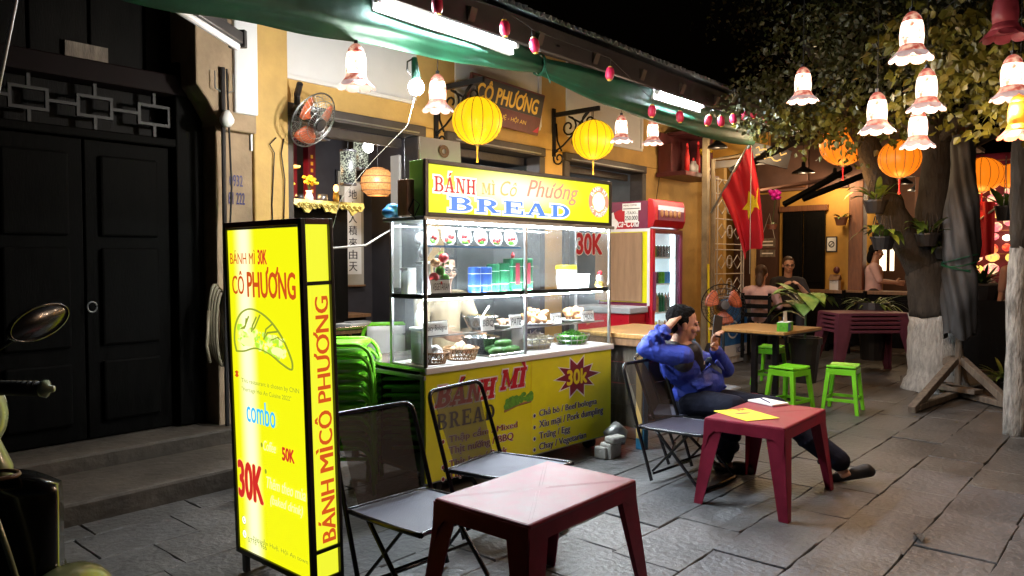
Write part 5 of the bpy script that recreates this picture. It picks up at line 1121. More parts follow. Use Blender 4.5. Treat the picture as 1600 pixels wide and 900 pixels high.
def can(m, h, r, neck):
    k = (m, h, neck)
    if k not in DR:
        b = MB(); b.lathe([(0, 0), (r, 0), (r, h * .75), (r * .4, h * .92), (r * .4, h), (0, h)] if neck else [(0, 0), (r, .004), (r, h - .006), (r * .85, h), (0, h)], 8); DR[k] = b.mesh('drink', MT[m])
    return DR[k]
fr = random.Random(12); nz = 0
for si, z in enumerate((.32, .62, .92, 1.22, 1.50)):
    sh = fb('shelf', .045, FW - .045, .07, FD - .05, z - .012, z, 'white_trim')
    for kx in range(8):
        x = .095 + kx * .062; m = cols[(kx // 2 + si * 2) % len(cols)] if si != 4 else ('herb' if kx < 3 else 'steel')
        tall = si in (0, 1, 2); h = .20 if tall else .125
        for ky in range(1 if kx % 2 else 2):
            o = bpy.data.objects.new('drink', can(m, h, .027, tall)); C.objects.link(o); o.parent = sh; o.location = (x, .12 + .07 * ky, z + .001)
SX, SY = (0, -1, 0), (0, 0, 1)
def fs(y, z): return (0, y, z)
fb('side_print', -.003, 0, .06, FD - .01, 1.80, FH - .03, 'fridge_dark')
t = MB(); disc(t, (-.003, .36, 1.88), SX, SY, .15, .12, .001, 26); t.build('side_print', MT['fridge_red'], FR)
t = MB(); disc(t, (-.003, .52, 1.87), SX, SY, .11, .11, .0015, 11, pts=[1, .7, 1.05, .75, 1]); t.build('side_print', MT['paper'], FR)
t = MB(); text_mb(t, 'Coca-Cola', (-.003, .52, 1.815), SX, SY, .36, .085, .02, .4, .002); t.build('lettering', MT['white_ink'], FR)
t = MB(); t.bx(-.008, -.004, .14, .36, 1.985, 2.06); n1 = t.build('notice', MT['paper'], FR); t = MB(); t.bx(-.009, -.005, .17, .33, 1.86, 1.985); n2 = t.build('notice', MT['paper'], FR)
t = MB(); text_mb(t, '.-TAXI-.', (-.009, .325, 1.945), SX, SY, .15, .03, .01, out=.001); t.build('lettering', MT['black_ink'], n2); t = MB(); text_mb(t, '250.000', (-.009, .325, 1.885), SX, SY, .15, .045, .02, out=.001); t.build('lettering', MT['black_ink'], n2)
t = MB(); text_mb(t, 'MENU COFFEE', (-.008, .345, 2.03), SX, SY, .16, .018, .01, out=.001); t.bx(-.0095, -.0085, .15, .35, 2.0, 2.008); t.build('lettering', MT['black_ink'], n1)
fb('side_print', -.003, 0, .03, .64, 1.03, 1.795, 'yellow_print'); fb('side_print', -.006, -.003, .03, .06, 1.0, 1.795, 'white_trim'); fb('side_print', -.006, -.003, .06, .64, 1.765, 1.795, 'white_trim')
fb('lower_print', -.003, 0, .04, FD - .02, .3, 1.0, 'fridge_red')
t = MB(); fr = random.Random(5)
for k in range(9): disc(t, (-.003, fr.uniform(.08, .6), fr.uniform(.72, .93)), SX, SY, .02, .032, .001, 10)
o = t.build('leaf_print', MT['meat'], FR); o['kind'] = 'stuff'
t = thing('leaning_board', 'plain brown wooden board covering the side of the drinks fridge', 'board', (6.735, 4.06, .0)); b = MB(); b.bx(-.012, 0, .02, .60, 1.04, 1.755); b.build('board', MT['brown_panel'], t, bevel=.003)
t = thing('side_counter', 'grey-topped narrow counter with red front beside the drinks fridge', 'counter', (6.40, 4.03, 0)); b = MB(); b.bx(0, .31, 0, .62, .03, .93); b.build('body', MT['fridge_red'], t, bevel=.004); b = MB(); b.bx(-.03, .325, -.03, .66, .935, 1.0); b.build('top', MT['grey_plastic'], t, bevel=.01)
fr = random.Random(15)
for k in range(6):
    b = MB(); y, z = fr.uniform(.05, .55), fr.uniform(.70, .9); disc(b, (0, y, z), SX, SY, .028, .045, .002, 9, pts=[1, .8, 1, .6]); b.build('leaf_print', MT['meat'], t)
t = thing('grey_panel', 'narrow grey panel leaning beside the drinks fridge door', 'panel', (7.45, 4.1, 0)); b = MB(); b.bx(0, .03, 0, .5, .1, 1.75); b.build('panel', MT['grey_plastic'], t, bevel=.004)
t = thing('wooden_counter', 'low wooden counter with a blue corner post right of the food cart', 'counter', (5.03, 3.03, 0))
b = MB(); b.bx(-.03, .85, -.03, .62, .86, .895); b.build('top', MT['table_wood'], t, bevel=.004); b = MB(); b.bx(-.02, .84, .0, .58, .80, .858); b.build('rail', MT['brown_wood'], t, bevel=.003)
for x, y in ((.03, .03), (.8, .03), (.03, .55), (.8, .55)):
    b = MB(); b.box((x, y, .4), (.07, .07, .80)); b.build('post', MT['blue_paint'], t, bevel=.004)
    b = MB(); b.box((x - .042, y, .42), (.012, .05, .66)); b.build('post_strip', MT['yellow_plaster'], t)
for i, z in enumerate((.15, .32, .49, .66)): b = MB(); b.bx(.05, .06, .07, .52, z, z + .168); b.build('side_plank', MT['grey_wood'], t, bevel=.004)
for i, z in enumerate((.15, .32, .49, .66)): b = MB(); b.bx(.07, .77, .05, .06, z, z + .168); b.build('front_plank', MT['dark_wood'], t, bevel=.004)
# ================================================================== INSIDE THE SHOP
AT = thing('altar', 'red ancestral altar with carved gold edge, offerings and warm lamp inside the shop', 'altar', (3.7, 7.0, 0))
def ab(name, x0, x1, y0, y1, z0, z1, m, bev=0):
    b = MB(); b.bx(x0, x1, y0, y1, z0, z1); return b.build(name, MT[m], AT, bevel=bev)
ab('shelf', 0, 1.72, 0, .7, 2.07, 2.11, 'red_wood'); ab('back_panel', -.3, 1.35, .72, .76, 2.11, 3.0, 'altar_red'); ab('side_column', 1.0, 1.1, .6, .7, 2.11, 3.0, 'altar_red'); ab('side_column', 1.42, 1.52, .6, .7, 2.11, 3.0, 'altar_red'); ab('cabinet', 0.05, 1.6, .1, .7, .1, 2.07, 'dark_wood')
fr = random.Random(7); b = MB(); n = 40
for i in range(n):
    x0 = 1.74 * i / n; x1 = 1.74 * (i + 1) / n; h0 = .10 + .035 * math.sin(i * .9) + .02 * math.sin(i * 2.3); h1 = .10 + .035 * math.sin((i + 1) * .9) + .02 * math.sin((i + 1) * 2.3)
    b.add([(x0, -.02, 2.12), (x1, -.02, 2.12), (x1, -.035, 2.12 - h1), (x0, -.035, 2.12 - h0)], [(0, 3, 2, 1)])
b.build('carved_edge', MT['altar_gold'], AT, solid=.02)
for k in range(11):
    b = MB(); x = .9 + .075 * k; b.tube([(x + .03 * math.cos(a), -.05, 2.06 + .025 * math.sin(a)) for a in [i * .6 for i in range(9)]], .009, 5); b.build('carved_scroll', MT['altar_gold'], AT, smooth=True)
for k in range(9): b = MB(); b.box((1.05, .597, 2.2 + .08 * k), (.035, .004, .045)); b.build('gold_character', MT['gold'], AT)
for k in range(7): b = MB(); b.box((1.47, .597, 2.2 + .08 * k), (.03, .004, .04)); b.build('gold_character', MT['gold'], AT)
ab('light_niche', .62, 1.05, .45, .55, 2.42, 2.50, 'altar_light'); ab('niche_top', .55, 1.15, .35, .7, 2.50, 2.53, 'altar_gold')
lamp(AT, (.85, .25, 2.36), 26, (1, .55, .2), .05)
ab('screen', .78, 1.02, .60, .62, 2.60, 2.88, 'screen')
fr = random.Random(14)
def vase(x, y, z, h, r, m, fm, n, label, spread=.09):
    t = thing('flower_vase', label, 'vase', (x, y, z), 0, None); b = MB(); b.lathe([(0, 0), (r * .7, 0), (r, h * .4), (r * .55, h * .8), (r * .8, h), (0, h * .95)], 12); b.build('vase', MT[m], t, smooth=True)
    for k in range(n):
        a = fr.uniform(0, 6.3); q = spread * math.sqrt(fr.random()); p = (q * math.cos(a), q * math.sin(a), h + .07 + fr.uniform(0, spread)); b = MB(); b.ell(p, (.026, .026, .018), 8, 5); b.build('flower', MT[fm], t, smooth=True)
        if k % 3 == 0: b = MB(); b.tube([(0, 0, h * .9), (p[0] * .6, p[1] * .6, p[2] - .03)], .004, 4); b.build('stem', MT['dark_leaf'], t)
    return t
vase(4.86, 7.2, 2.11, .13, .05, 'white_plastic', 'flower_yellow', 16, 'white vase of yellow flowers on the altar shelf', .1); vase(4.52, 7.15, 2.11, .10, .07, 'meat', 'flower_yellow', 14, 'gold bowl heaped with yellow offerings on the altar', .09)
for i, (x, lab, m, h, r) in enumerate(((4.68, 'dark incense pot on the altar shelf', 'black_paint', .07, .05), (4.98, 'round grey tin on the altar shelf', 'worn_steel', .09, .06), (5.16, 'small brass oil lamp on the altar shelf', 'gold', .12, .035), (4.36, 'white ornament at the pillar end of the altar', 'white_plastic', .2, .06))):
    t = thing('altar_pot', lab, 'pot', (x, 7.12, 2.11)); b = MB(); b.lathe([(0, 0), (r * .8, 0), (r, h * .5), (r * .85, h), (0, h * .9)], 12); b.build('body', MT[m], t, smooth=True)
    b = MB(); b.lathe([(r * .86, h * .97), (r * .92, h), (r * .86, h * 1.03)], 12); b.build('rim', MT[m], t)
    if i == 2: b = MB(); b.ell((0, 0, h + .05), (.03, .03, .045), 10, 7); b.build('flame', MT['altar_light'], t, smooth=True)
t = thing('calligraphy_scroll', 'long hanging scroll with a column of black characters on the dark wall', 'scroll', (6.02, 7.96, 1.14))
b = MB(); b.bx(-.17, .17, -.01, 0, 0, 1.35); b.build('scroll', MT['scroll_paper'], t); b = MB(); b.tube([(-.19, -.01, 0), (.19, -.01, 0)], .014, 8); b.build('roller', MT['brown_wood'], t)
b = MB()
b.bx(-.13, .13, -.013, -.0105, .15, 1.33); b.build('paper_field', MT['paper'], t)
for k, ch in enumerate('天由來積人由地'):
    b = MB(); text_mb(b, ch, (-.07, -.014, .19 + .155 * k), FX, FZ, .13, .12, .012, out=.002); b.build('character', MT['black_ink'], t)
t = thing('rattan_lamp', 'round woven rattan pendant lamp glowing inside the shop', 'lamp', (5.66, 7.0, 2.38))
b = MB(); b.lathe([(.06, .17), (.13, .14), (.19, .06), (.20, -.02), (.18, -.1), (.12, -.15)], 24); b.build('shade', MT['rattan_glow'], t, smooth=True)
for z, r in ((.14, .131), (.06, .192), (-.02, .202), (-.1, .182), (-.15, .122)): b = MB(); b.tube([(r * math.cos(a), r * math.sin(a), z) for a in [i * math.pi / 12 for i in range(24)]], .006, 5, closed=True); b.build('hoop', MT['wicker'], t)
b = MB(); b.ell((0, -.05, -.02), (.03, .03, .04), 8, 6); b.build('bulb', MT['warm_bulb'], t); b = MB(); b.tube([(0, 0, .15), (0, 0, .6)], .004, 4); b.build('cord', MT['rubber'], t); lamp(t, (0, 0, -.24), 5, (1, .65, .3), .08)
t = thing('bare_bulb', 'bright bare white bulb hanging inside the shop', 'lamp', (5.13, 6.5, 2.68)); b = MB(); b.ell((0, 0, 0), (.055, .055, .06), 12, 8); b.build('bulb', MT['bulb_white'], t, smooth=True); b = MB(); b.lathe([(.025, .05), (.025, .1), (0, .11)], 10); b.build('socket', MT['black_paint'], t); lamp(t, (-.05, -.1, -.12), 45, (.95, .97, 1), .06)
for i, (x, y, z, lab) in enumerate(((5.09, 6.8, 2.48, 'patterned cylinder lamp hanging lower, in front of the altar columns'), (5.65, 7.3, 2.74, 'patterned cylinder lamp hanging higher, left of the bare bulb'))):
    t = thing('cylinder_lamp', lab, 'lamp', (x, y, z), 0, 'patterned cylinder lamps'); b = MB(); b.lathe([(.085, -.17), (.085, .17)], 18); b.build('shade', glow('cyl_%d' % i, (.02, .02, .02), .6, (.75, .8, .6), 60, .48, .54), t, smooth=True)
    for s in (-1, 1): b = MB(); b.lathe([(.0, s * .17), (.092, s * .17), (.092, s * .19), (.0, s * .195)], 18); b.build('cap', MT['black_paint'], t)
    b = MB(); b.tube([(0, 0, .19), (0, 0, .5)], .004, 4); b.build('cord', MT['rubber'], t)
t = thing('framed_picture', 'small pale framed picture on the dark wall beside the rattan lamp', 'picture', (5.92, 7.98, 2.45)); b = MB(); b.bx(-.14, .14, -.02, 0, -.17, .17); b.build('frame', MT['black_paint'], t, bevel=.004); b = MB(); b.bx(-.12, .12, -.023, -.02, -.15, .15); b.build('print', MT['scroll_paper'], t)
t = thing('ceiling_fan', 'black ceiling fan blades seen over the altar', 'fan', (3.95, 6.2, 2.66)); b = MB(); b.lathe([(0, -.05), (.1, -.04), (.11, .04), (0, .06)], 14); b.build('hub', MT['black_paint'], t)
for k in range(4): b = MB(); a = k * math.pi / 2 + .3; b.box((.33 * math.cos(a), .33 * math.sin(a), 0), (.48, .11, .012), rz=a); b.build('blade', MT['black_paint'], t)
b = MB(); b.tube([(0, 0, .05), (0, 0, .34)], .012, 6); b.build('rod', MT['black_paint'], t)
t = thing('dining_table', 'steel-topped dining table with a folded paper inside the shop', 'table', (4.75, 6.75, .05)); b = MB(); b.box((0, 0, .71), (1.1, .65, .03)); b.build('tabletop', MT['steel'], t, bevel=.004); b = MB(); b.box((0, 0, .67), (1.06, .6, .04)); b.build('frame', MT['brown_wood'], t)
for x in (-.48, .48):
    for y in (-.25, .25): b = MB(); b.box((x, y, .33), (.05, .05, .66)); b.build('leg', MT['brown_wood'], t)
t = thing('newspaper', 'folded white papers on the steel dining table', 'papers', (5.0, 6.6, .776)); b = MB(); b.box((0, 0, .01), (.36, .24, .02), rz=.2); b.build('sheets', MT['paper'], t); b = MB(); b.box((.05, .0, .028), (.24, .15, .014), rz=-.1); b.build('folder', MT['grey_plastic'], t)
t = thing('condiment_table', 'dark wooden table carrying tissues and condiment bottles inside the shop', 'table', (5.1, 7.5, .05)); b = MB(); b.box((0, 0, .76), (1.3, .5, .04)); b.build('tabletop', MT['brown_wood'], t, bevel=.004); b = MB(); b.box((0, 0, .4), (1.2, .42, .68)); b.build('cabinet', MT['dark_wood'], t)
for i, (x, lab, m, h, r, c) in enumerate(((4.78, 'green chilli sauce bottle on the indoor table', 'lid_yellow', .2, .03, 'bottle'), (4.95, 'white tissue holder on the indoor table', 'white_plastic', .14, .07, 'tissue box'), (5.08, 'orange-capped jar on the indoor table', 'meat', .13, .045, 'jar'), (5.2, 'blue jar on the indoor table', 'blue_plastic', .1, .04, 'jar'))):
    t = thing('condiment_' + c.replace(' ', '_'), lab, c, (x - .1, 7.35, .83)); b = MB(); b.lathe([(0, 0), (r, 0), (r, h * .7), (r * .5, h * .9), (r * .5, h), (0, h)], 12); b.build('body', MT[m], t); b = MB(); b.lathe([(r * .55, h * .92), (r * .6, h * 1.04), (0, h * 1.06)], 10); b.build('cap', MT['red_ink'], t)
# ================================================================== GATE, FLAG, SHRINE
GT = thing('iron_gate', 'pale wrought iron gate with geometric panels behind the flag', 'gate', (9.62, 4.75, 0))
def gt(name, pts, r=.009, closed=False, m='lattice_paint'):
    b = MB(); b.tube([(x, 0, z) for x, z in pts], r, 6, closed=closed); return b.build(name, MT[m], GT)
for x in (.12, .20, .98, 1.06): gt('upright', [(x, .9), (x, 2.62)], .011)
for z in (.95, 1.28, 1.62, 1.70, 2.05, 2.40, 2.6): gt('cross_bar', [(.12, z), (1.06, z)], .009)
for zc in (1.12, 1.45, 1.88, 2.22, 2.5):
    for xc, kind in ((.33, 'd'), (.59, 'c'), (.85, 'd')):
        if kind == 'd': gt('diamond', [(xc - .13, zc), (xc, zc + .10), (xc + .13, zc), (xc, zc - .10)], .007, True)
        else: gt('ring', [(xc + .09 * math.cos(a), zc + .09 * math.sin(a)) for a in [i * math.pi / 8 for i in range(16)]], .007, True); gt('square', [(xc - .06, zc - .05), (xc + .06, zc - .05), (xc + .06, zc + .05), (xc - .06, zc + .05)], .006, True)
for x, h in ((1.42, 1.75), ):
    b = MB(); b.box((x, .0, h / 2), (.06, .06, h)); b.build('post', MT['yellow_plaster'], GT, bevel=.004)
b = MB(); b.tube([(.05, 0, 0), (.05, 0, 2.85), (1.15, -.1, 3.05)], .03, 8); b.build('gate_frame', MT['pole_wood'], GT)
t = thing('board_panel', 'white boarded low screen behind the pedestal fan', 'screen', (9.72, 4.62, 0))
for k in range(9): b = MB(); b.bx(.155 * k, .155 * k + .15, 0, .02, .02, .9); b.build('board', MT['white_boards'], t, bevel=.004)
t = thing('water_poster', 'blue drinking water poster fixed to the white boards', 'poster', (9.66, 4.612, .12)); b = MB(); b.bx(0, .85, -.004, 0, 0, .82); b.build('sheet', MT['poster_blue'], t)
b = MB(); b.bx(0, .85, -.007, -.005, 0, .16); b.build('white_strip', MT['paper'], t); b = MB(); disc(b, (.38, -.005, .38), FX, FZ, .18, .13, .002, 20, inner=.8); b.build('emblem', MT['white_ink'], t); b = MB(); text_mb(b, 'ION', (.5, -.007, .04), FX, FZ, .28, .08, .03, out=.002); b.build('lettering', MT['navy_ink'], t); b = MB(); text_mb(b, 'Vi', (.28, -.005, .34), FX, FZ, .18, .1, .03, .3, out=.002); b.build('lettering', MT['white_ink'], t)
t = thing('broom', 'broom with a yellow handle leaning on the corner post', 'broom', (9.30, 4.6, 0)); b = MB(); b.tube([(0, 0, .35), (.05, .05, 1.42)], .016, 8); b.build('handle', MT['lid_yellow'], t); b = MB(); b.lathe([(.10, .0), (.09, .2), (.03, .36), (0, .38)], 12); b.build('bristles', MT['dark_cloth'], t)
t = thing('flag_on_pole', 'large red flag with a yellow star hanging from a slanted pole', 'flag', (0, 0, 0))
fa = Vector((9.44, 4.66, 2.11)); ftp = Vector((9.21, 4.02, 2.97)); b = MB(); b.tube([fa, ftp], .016, 8); b.build('pole', MT['alu'], t)
f0 = fa + (ftp - fa) * .26; Rv = Vector((.656, -.755, 0))
def flagp(u, v):
    p = f0 + (ftp - f0) * u; dn = .86 + .36 * u
    sw = .03 * math.sin(9 * u + 2 * v) * (0.3 + v) + .02 * math.sin(17 * u + 1)
    return p + Rv * (.30 * v * (1 - .30 * u) + .03 * math.sin(3 * v)) + Vector((-.755, -.656, 0)) * (sw * 1.6) + Vector((0, 0, -dn * v * (1 - .05 * math.sin(6 * u))))
b = MB(); b.grid(flagp, 24, 26); b.build('cloth', MT['red_cloth'], t, smooth=True)
b = MB(); sp = []
for k in range(10): a = math.pi / 2 + k * math.pi / 5; r = .30 if k % 2 == 0 else .125; sp.append((.66 + r * math.cos(a) * 1.1, .50 - r * math.sin(a) * .52))
nrm = Vector((-.755, -.656, 0)) * .012
ctr = (.66, .50)
for k in range(10):
    p, q = sp[k], sp[(k + 1) % 10]
    for i in range(4):
        s0, s1 = i / 4, (i + 1) / 4; L_ = lambda P, s: flagp(ctr[0] + (P[0] - ctr[0]) * s, ctr[1] + (P[1] - ctr[1]) * s) + nrm
        b.add([L_(p, s0), L_(p, s1), L_(q, s1), L_(q, s0)], [(0, 1, 2, 3)])
b.build('star', MT['star_cloth'], t, smooth=True)
rope('thin_line', [(9.1, 3.95, 3.4), (9.12, 3.97, 2.4), (9.14, 3.98, 1.3)], .005, 'cord', 'thin white string hanging in front of the red flag', 'string')
t = thing('wall_shrine', 'small dark red wall shrine with flowers and red candles', 'shrine', (9.22, 5.02, 2.62)); 
def sb(name, x0, x1, y0, y1, z0, z1, m): b = MB(); b.bx(x0, x1, y0, y1, z0, z1); return b.build(name, MT[m], t, bevel=.006)
sb('shelf', 0, 1.0, -.1, .36, 0, .06, 'red_wood'); sb('back_panel', .05, .95, .33, .36, .06, .62, 'red_wood'); sb('side_panel', .9, .95, -.02, .33, .06, .6, 'red_wood'); sb('side_panel', .05, .1, .15, .33, .06, .45, 'red_wood'); sb('canopy', .3, 1.0, -.05, .36, .6, .65, 'red_wood')
for i, (x, m, h, r, lab) in enumerate(((.18, 'flower_red', .34, .035, 'red candle at the left of the wall shrine'), (.36, 'white_plastic', .16, .07, 'white incense pot on the wall shrine'), (.50, 'flower_red', .40, .03, 'tall red candle in the middle of the wall shrine'))):
    q = thing('shrine_offering', lab, 'candle' if i != 1 else 'pot', (9.22 + x, 5.0, 2.682)); b = MB(); b.lathe([(0, 0), (r, 0), (r, h * .6), (r * .6, h * .8), (r * .5, h), (0, h)], 10); b.build('body', MT[m], q, smooth=True); b = MB(); b.ell((0, 0, h + .02), (.016, .016, .03), 8, 6); b.build('tip', MT['sign_red'], q)
vase(9.22 + .74, 4.99, 2.682, .22, .05, 'white_plastic', 'flower_yellow', 15, 'white vase of yellow flowers on the wall shrine', .11)
# pedestal fan
t = thing('pedestal_fan', 'black pedestal fan with orange blades behind the wooden cafe table', 'fan', (8.07, 3.82, 0))
b = MB(); b.tube([(0, 0, .02), (0, 0, .84)], .018, 8); b.build('pole', MT['black_paint'], t); b = MB(); b.lathe([(0, 0), (.2, 0), (.2, .02), (.05, .045), (0, .05)], 20); b.build('base', MT['grey_plastic'], t)
Mx = Matrix.Translation((0, 0, .95)) @ Matrix.Rotation(R_(-52), 4, 'Z') @ Matrix.Rotation(R_(82), 4, 'X')
_MB = MB
class XB(MB):
    def build(s, *a, **k): s.v = [tuple(Mx @ Vector(p)) for p in s.v]; return _MB.build(s, *a, **k)
MB = XB; fan_head(t, .25, 3, 'black_metal'); MB = _MB
# ================================================================== RESTAURANT ON THE RIGHT
B2 = thing('terrace_restaurant', 'open-fronted orange restaurant with dark doors and beams behind the tree', 'building')
def rb(name, x0, x1, y0, y1, z0, z1, m, bev=0, par=None):
    b = MB(); b.bx(x0, x1, y0, y1, z0, z1); return b.build(name, MT[m], par or B2, bevel=bev)
K('plum_board', (.22, .12, .09), .6, var=.2, scale=3, bump=.1); K('plum_dark', (.10, .045, .03), .6, var=.25, scale=3)
rb('wall', 13, 13.2, 3.95, 6.6, .12, 4.2, 'orange_plaster'); rb('column', 12.86, 13.1, 3.72, 3.94, .12, 3.4, 'column_wood', .012)
rb('upper_board', 12.9, 12.98, 4.62, 5.52, 2.66, 3.75, 'plum_board', .01); rb('upper_board', 12.9, 12.98, 3.96, 4.6, 2.66, 3.75, 'plum_dark', .01); rb('upper_board', 12.75, 12.85, 2.2, 3.95, 2.75, 3.6, 'plum_dark', .01)
rb('board_shelf', 12.75, 12.98, 4.64, 5.5, 2.70, 2.74, 'column_wood')
d = rb('door_leaf', 12.9, 12.96, 4.33, 4.68, .12, 2.30, 'dark_wood', .008); d2 = rb('door_leaf', 12.9, 12.96, 4.70, 5.04, .12, 2.30, 'dark_wood', .008); rb('door_frame', 12.88, 12.98, 4.29, 5.1, 2.302, 2.4, 'column_wood', .008); rb('wall_dark', 12.86, 12.99, 5.12, 5.9, .12, 2.62, 'plum_dark')
for dd, y0 in ((d, 4.36), (d2, 4.73)):
    for z0, z1 in ((.3, 1.0), (1.1, 2.2)): rb('panel', 12.885, 12.90, y0 + .02, y0 + .27, z0, z1, 'dark_wood', .008, dd)
rb('back_wall', 15.5, 15.6, 2.95, 4.2, .12, 4, 'plum_dark'); rb('side_wall', 13.2, 15.5, 4.1, 4.2, .12, 4, 'orange_plaster')
for y0, y1 in ((3.44, 3.50), (3.56, 3.66)): rb('lit_window', 13.6, 13.62, y0, y1, 1.3, 2.9, 'pendant_inner')
rb('window_bar', 13.58, 13.6, 3.40, 3.72, 2.05, 2.1, 'column_wood'); rb('post', 12.9, 13.02, 2.86, 2.98, .12, 3.2, 'column_wood', .01); rb('far_post', 13.4, 13.5, 2.35, 2.45, .12, 3.2, 'yellow_plaster', .01)
def beam(name, p, q, r, m='dark_wood'):
    b = MB(); b.tube([p, q], r, 4); return b.build(name, MT[m], B2)
beam('roof_beam', (9.35, 4.35, 2.62), (9.9, 3.1, 3.28), .06); beam('roof_beam', (10.89, 4.24, 2.28), (11.53, 3.51, 2.81), .045); beam('roof_beam', (11.07, 4.03, 2.36), (11.75, 3.2, 2.78), .045); beam('roof_beam', (9.5, 4.9, 3.2), (10.9, 2.6, 3.35), .05); beam('roof_beam', (10.4, 4.4, 2.45), (11.6, 3.8, 2.68), .03, 'plum_board')
b = MB(); b.add([(9.6, 5.5, 3.45), (15, 5.5, 3.45), (15, 2.4, 3.3), (10.3, 2.4, 3.3)], [(0, 1, 2, 3)]); b.build('roof', MT['soffit'], B2, solid=.06)
rb('lit_fascia', 10.6, 10.66, 4.35, 5.3, 2.95, 3.3, 'orange_plaster'); rb('white_ledge', 10.55, 10.62, 4.3, 5.3, 2.85, 2.95, 'paper')
t = thing('cafe_sign', 'small dark cafe signboard with gold lettering under the restaurant roof', 'sign', (9.55, 3.9, 2.82), R_(-62)); t.rotation_euler = (0, R_(14), R_(-55)); b = MB(); b.bx(-.25, .25, 0, .03, -.12, .12); b.build('board', MT['black_paint'], t, bevel=.005); b = MB(); strokes(b, [[(-.2 + .03 * k, .05 + .025 * math.sin(k * 2.1)) for k in range(14)], [(-.18 + .04 * k, -.04 + .02 * math.sin(k * 1.7)) for k in range(9)]], (0, 0, 0), FX, FZ, .009); b.build('gold_scrawl', MT['board_gold'], t)
pl = [((9.28, 4.50, 2.94), .13, 5, 'enamel pendant lamp left of the flag top', (.5)), ((10.21, 4.20, 2.82), .15, 8, 'enamel pendant lamp just right of the flag top'), ((9.0, 3.46, 3.02), .19, 12, 'wide white-lit pendant lamp under the leaves'), ((11.57, 4.21, 2.79), .17, 10, 'enamel pendant lamp in front of the plum coloured board'), ((12.5, 4.05, 2.77), .17, 10, 'enamel pendant lamp above the yellow wall plant'), ((14.22, 3.45, 2.78), .14, 6, 'far small pendant lamp left of the leaning limb'), ((14.35, 3.30, 2.66), .14, 6, 'far small pendant lamp lowest beside the leaning limb')]
for a in pl:
    p, r, w, lab = a[:4]; t = thing('pendant_lamp', lab, 'lamp', p, 0, 'enamel pendant lamps of the restaurant'); b = MB(); b.lathe([(r, 0), (r * .92, .025), (r * .45, .07), (r * .18, .10), (r * .16, .17), (0, .18)], 20); b.build('shade', MT['black_metal'], t, smooth=True)
    b = MB(); b.lathe([(r * .97, .003), (r * .6, .035), (0, .05)], 20); b.build('lit_inside', MT['pendant_inner'], t, smooth=True); b = MB(); b.tube([(0, 0, .17), (0, 0, .7)], .005, 4); b.build('cord', MT['rubber'], t); lamp(t, (0, 0, -.1), w * 1.6, (1, .72, .42), .06)
t = thing('bar_counter', 'dark wooden bar counter in front of the yellow wall', 'counter', (12.55, 2.6, .12)); b = MB(); b.bx(0, .5, 0, 2.05, .82, .87); b.build('top', MT['brown_wood'], t, bevel=.006); b = MB(); b.bx(.06, .46, .04, 2.0, 0, .82); b.build('front', MT['dark_wood'], t)
for k in range(4): b = MB(); b.bx(.045, .06, .08 + .48 * k, .5 + .48 * k, .1, .74); b.build('panel', MT['dark_wood'], t, bevel=.006)
t = thing('model_house', 'tiny white model house standing on the bar counter', 'ornament', (12.75, 4.1, .992)); b = MB(); b.box((0, 0, .08), (.12, .14, .16)); b.build('body', MT['paper'], t); b = MB(); b.prism([(-.1, 0), (.1, 0), (0, .09)], .16, Matrix.Translation((0, .08, .16)) @ Matrix.Rotation(R_(90), 4, 'X')); b.build('roof', MT['brown_wood'], t); b = MB(); b.ell((0, -.02, .32), (.05, .05, .06), 10, 7); b.build('top_ornament', MT['red_wood'], t)
t = thing('framed_notice', 'small framed notice with a round symbol on the yellow wall', 'picture', (12.985, 4.24, 1.74)); b = MB(); b.bx(-.01, 0, -.09, .09, -.13, .13); b.build('frame', MT['black_paint'], t, bevel=.004); b = MB(); b.bx(-.014, -.01, -.07, .07, -.11, .11); b.build('print', MT['paper'], t); b = MB(); disc(b, (-.014, 0, 0), (0, -1, 0), (0, 0, 1), .05, .055, .001, 16, inner=.7); strokes(b, [[(-.03, -.03), (.03, .03)]], (-.014, 0, 0), (0, -1, 0), (0, 0, 1), .006); b.build('symbol', MT['black_ink'], t)
t = thing('hanging_sign', 'small wooden notice hung on cords beside the dark door', 'sign', (10.6, 4.35, 1.72)); b = MB(); b.box((0, 0, 0), (.02, .22, .13)); b.build('board', MT['grey_wood'], t, bevel=.004); b = MB(); b.box((0, 0, -.15), (.02, .22, .10)); b.build('board', MT['grey_wood'], t, bevel=.004); b = MB(); b.tube([(0, -.1, .06), (0, -.02, .42), (0, .1, .06)], .004, 4); b.build('cord', MT['cord'], t)
for z in (.02, -.03, -.15): b = MB(); b.box((-.012, 0, z), (.003, .16, .018)); b.build('painted_line', MT['paper'], t)
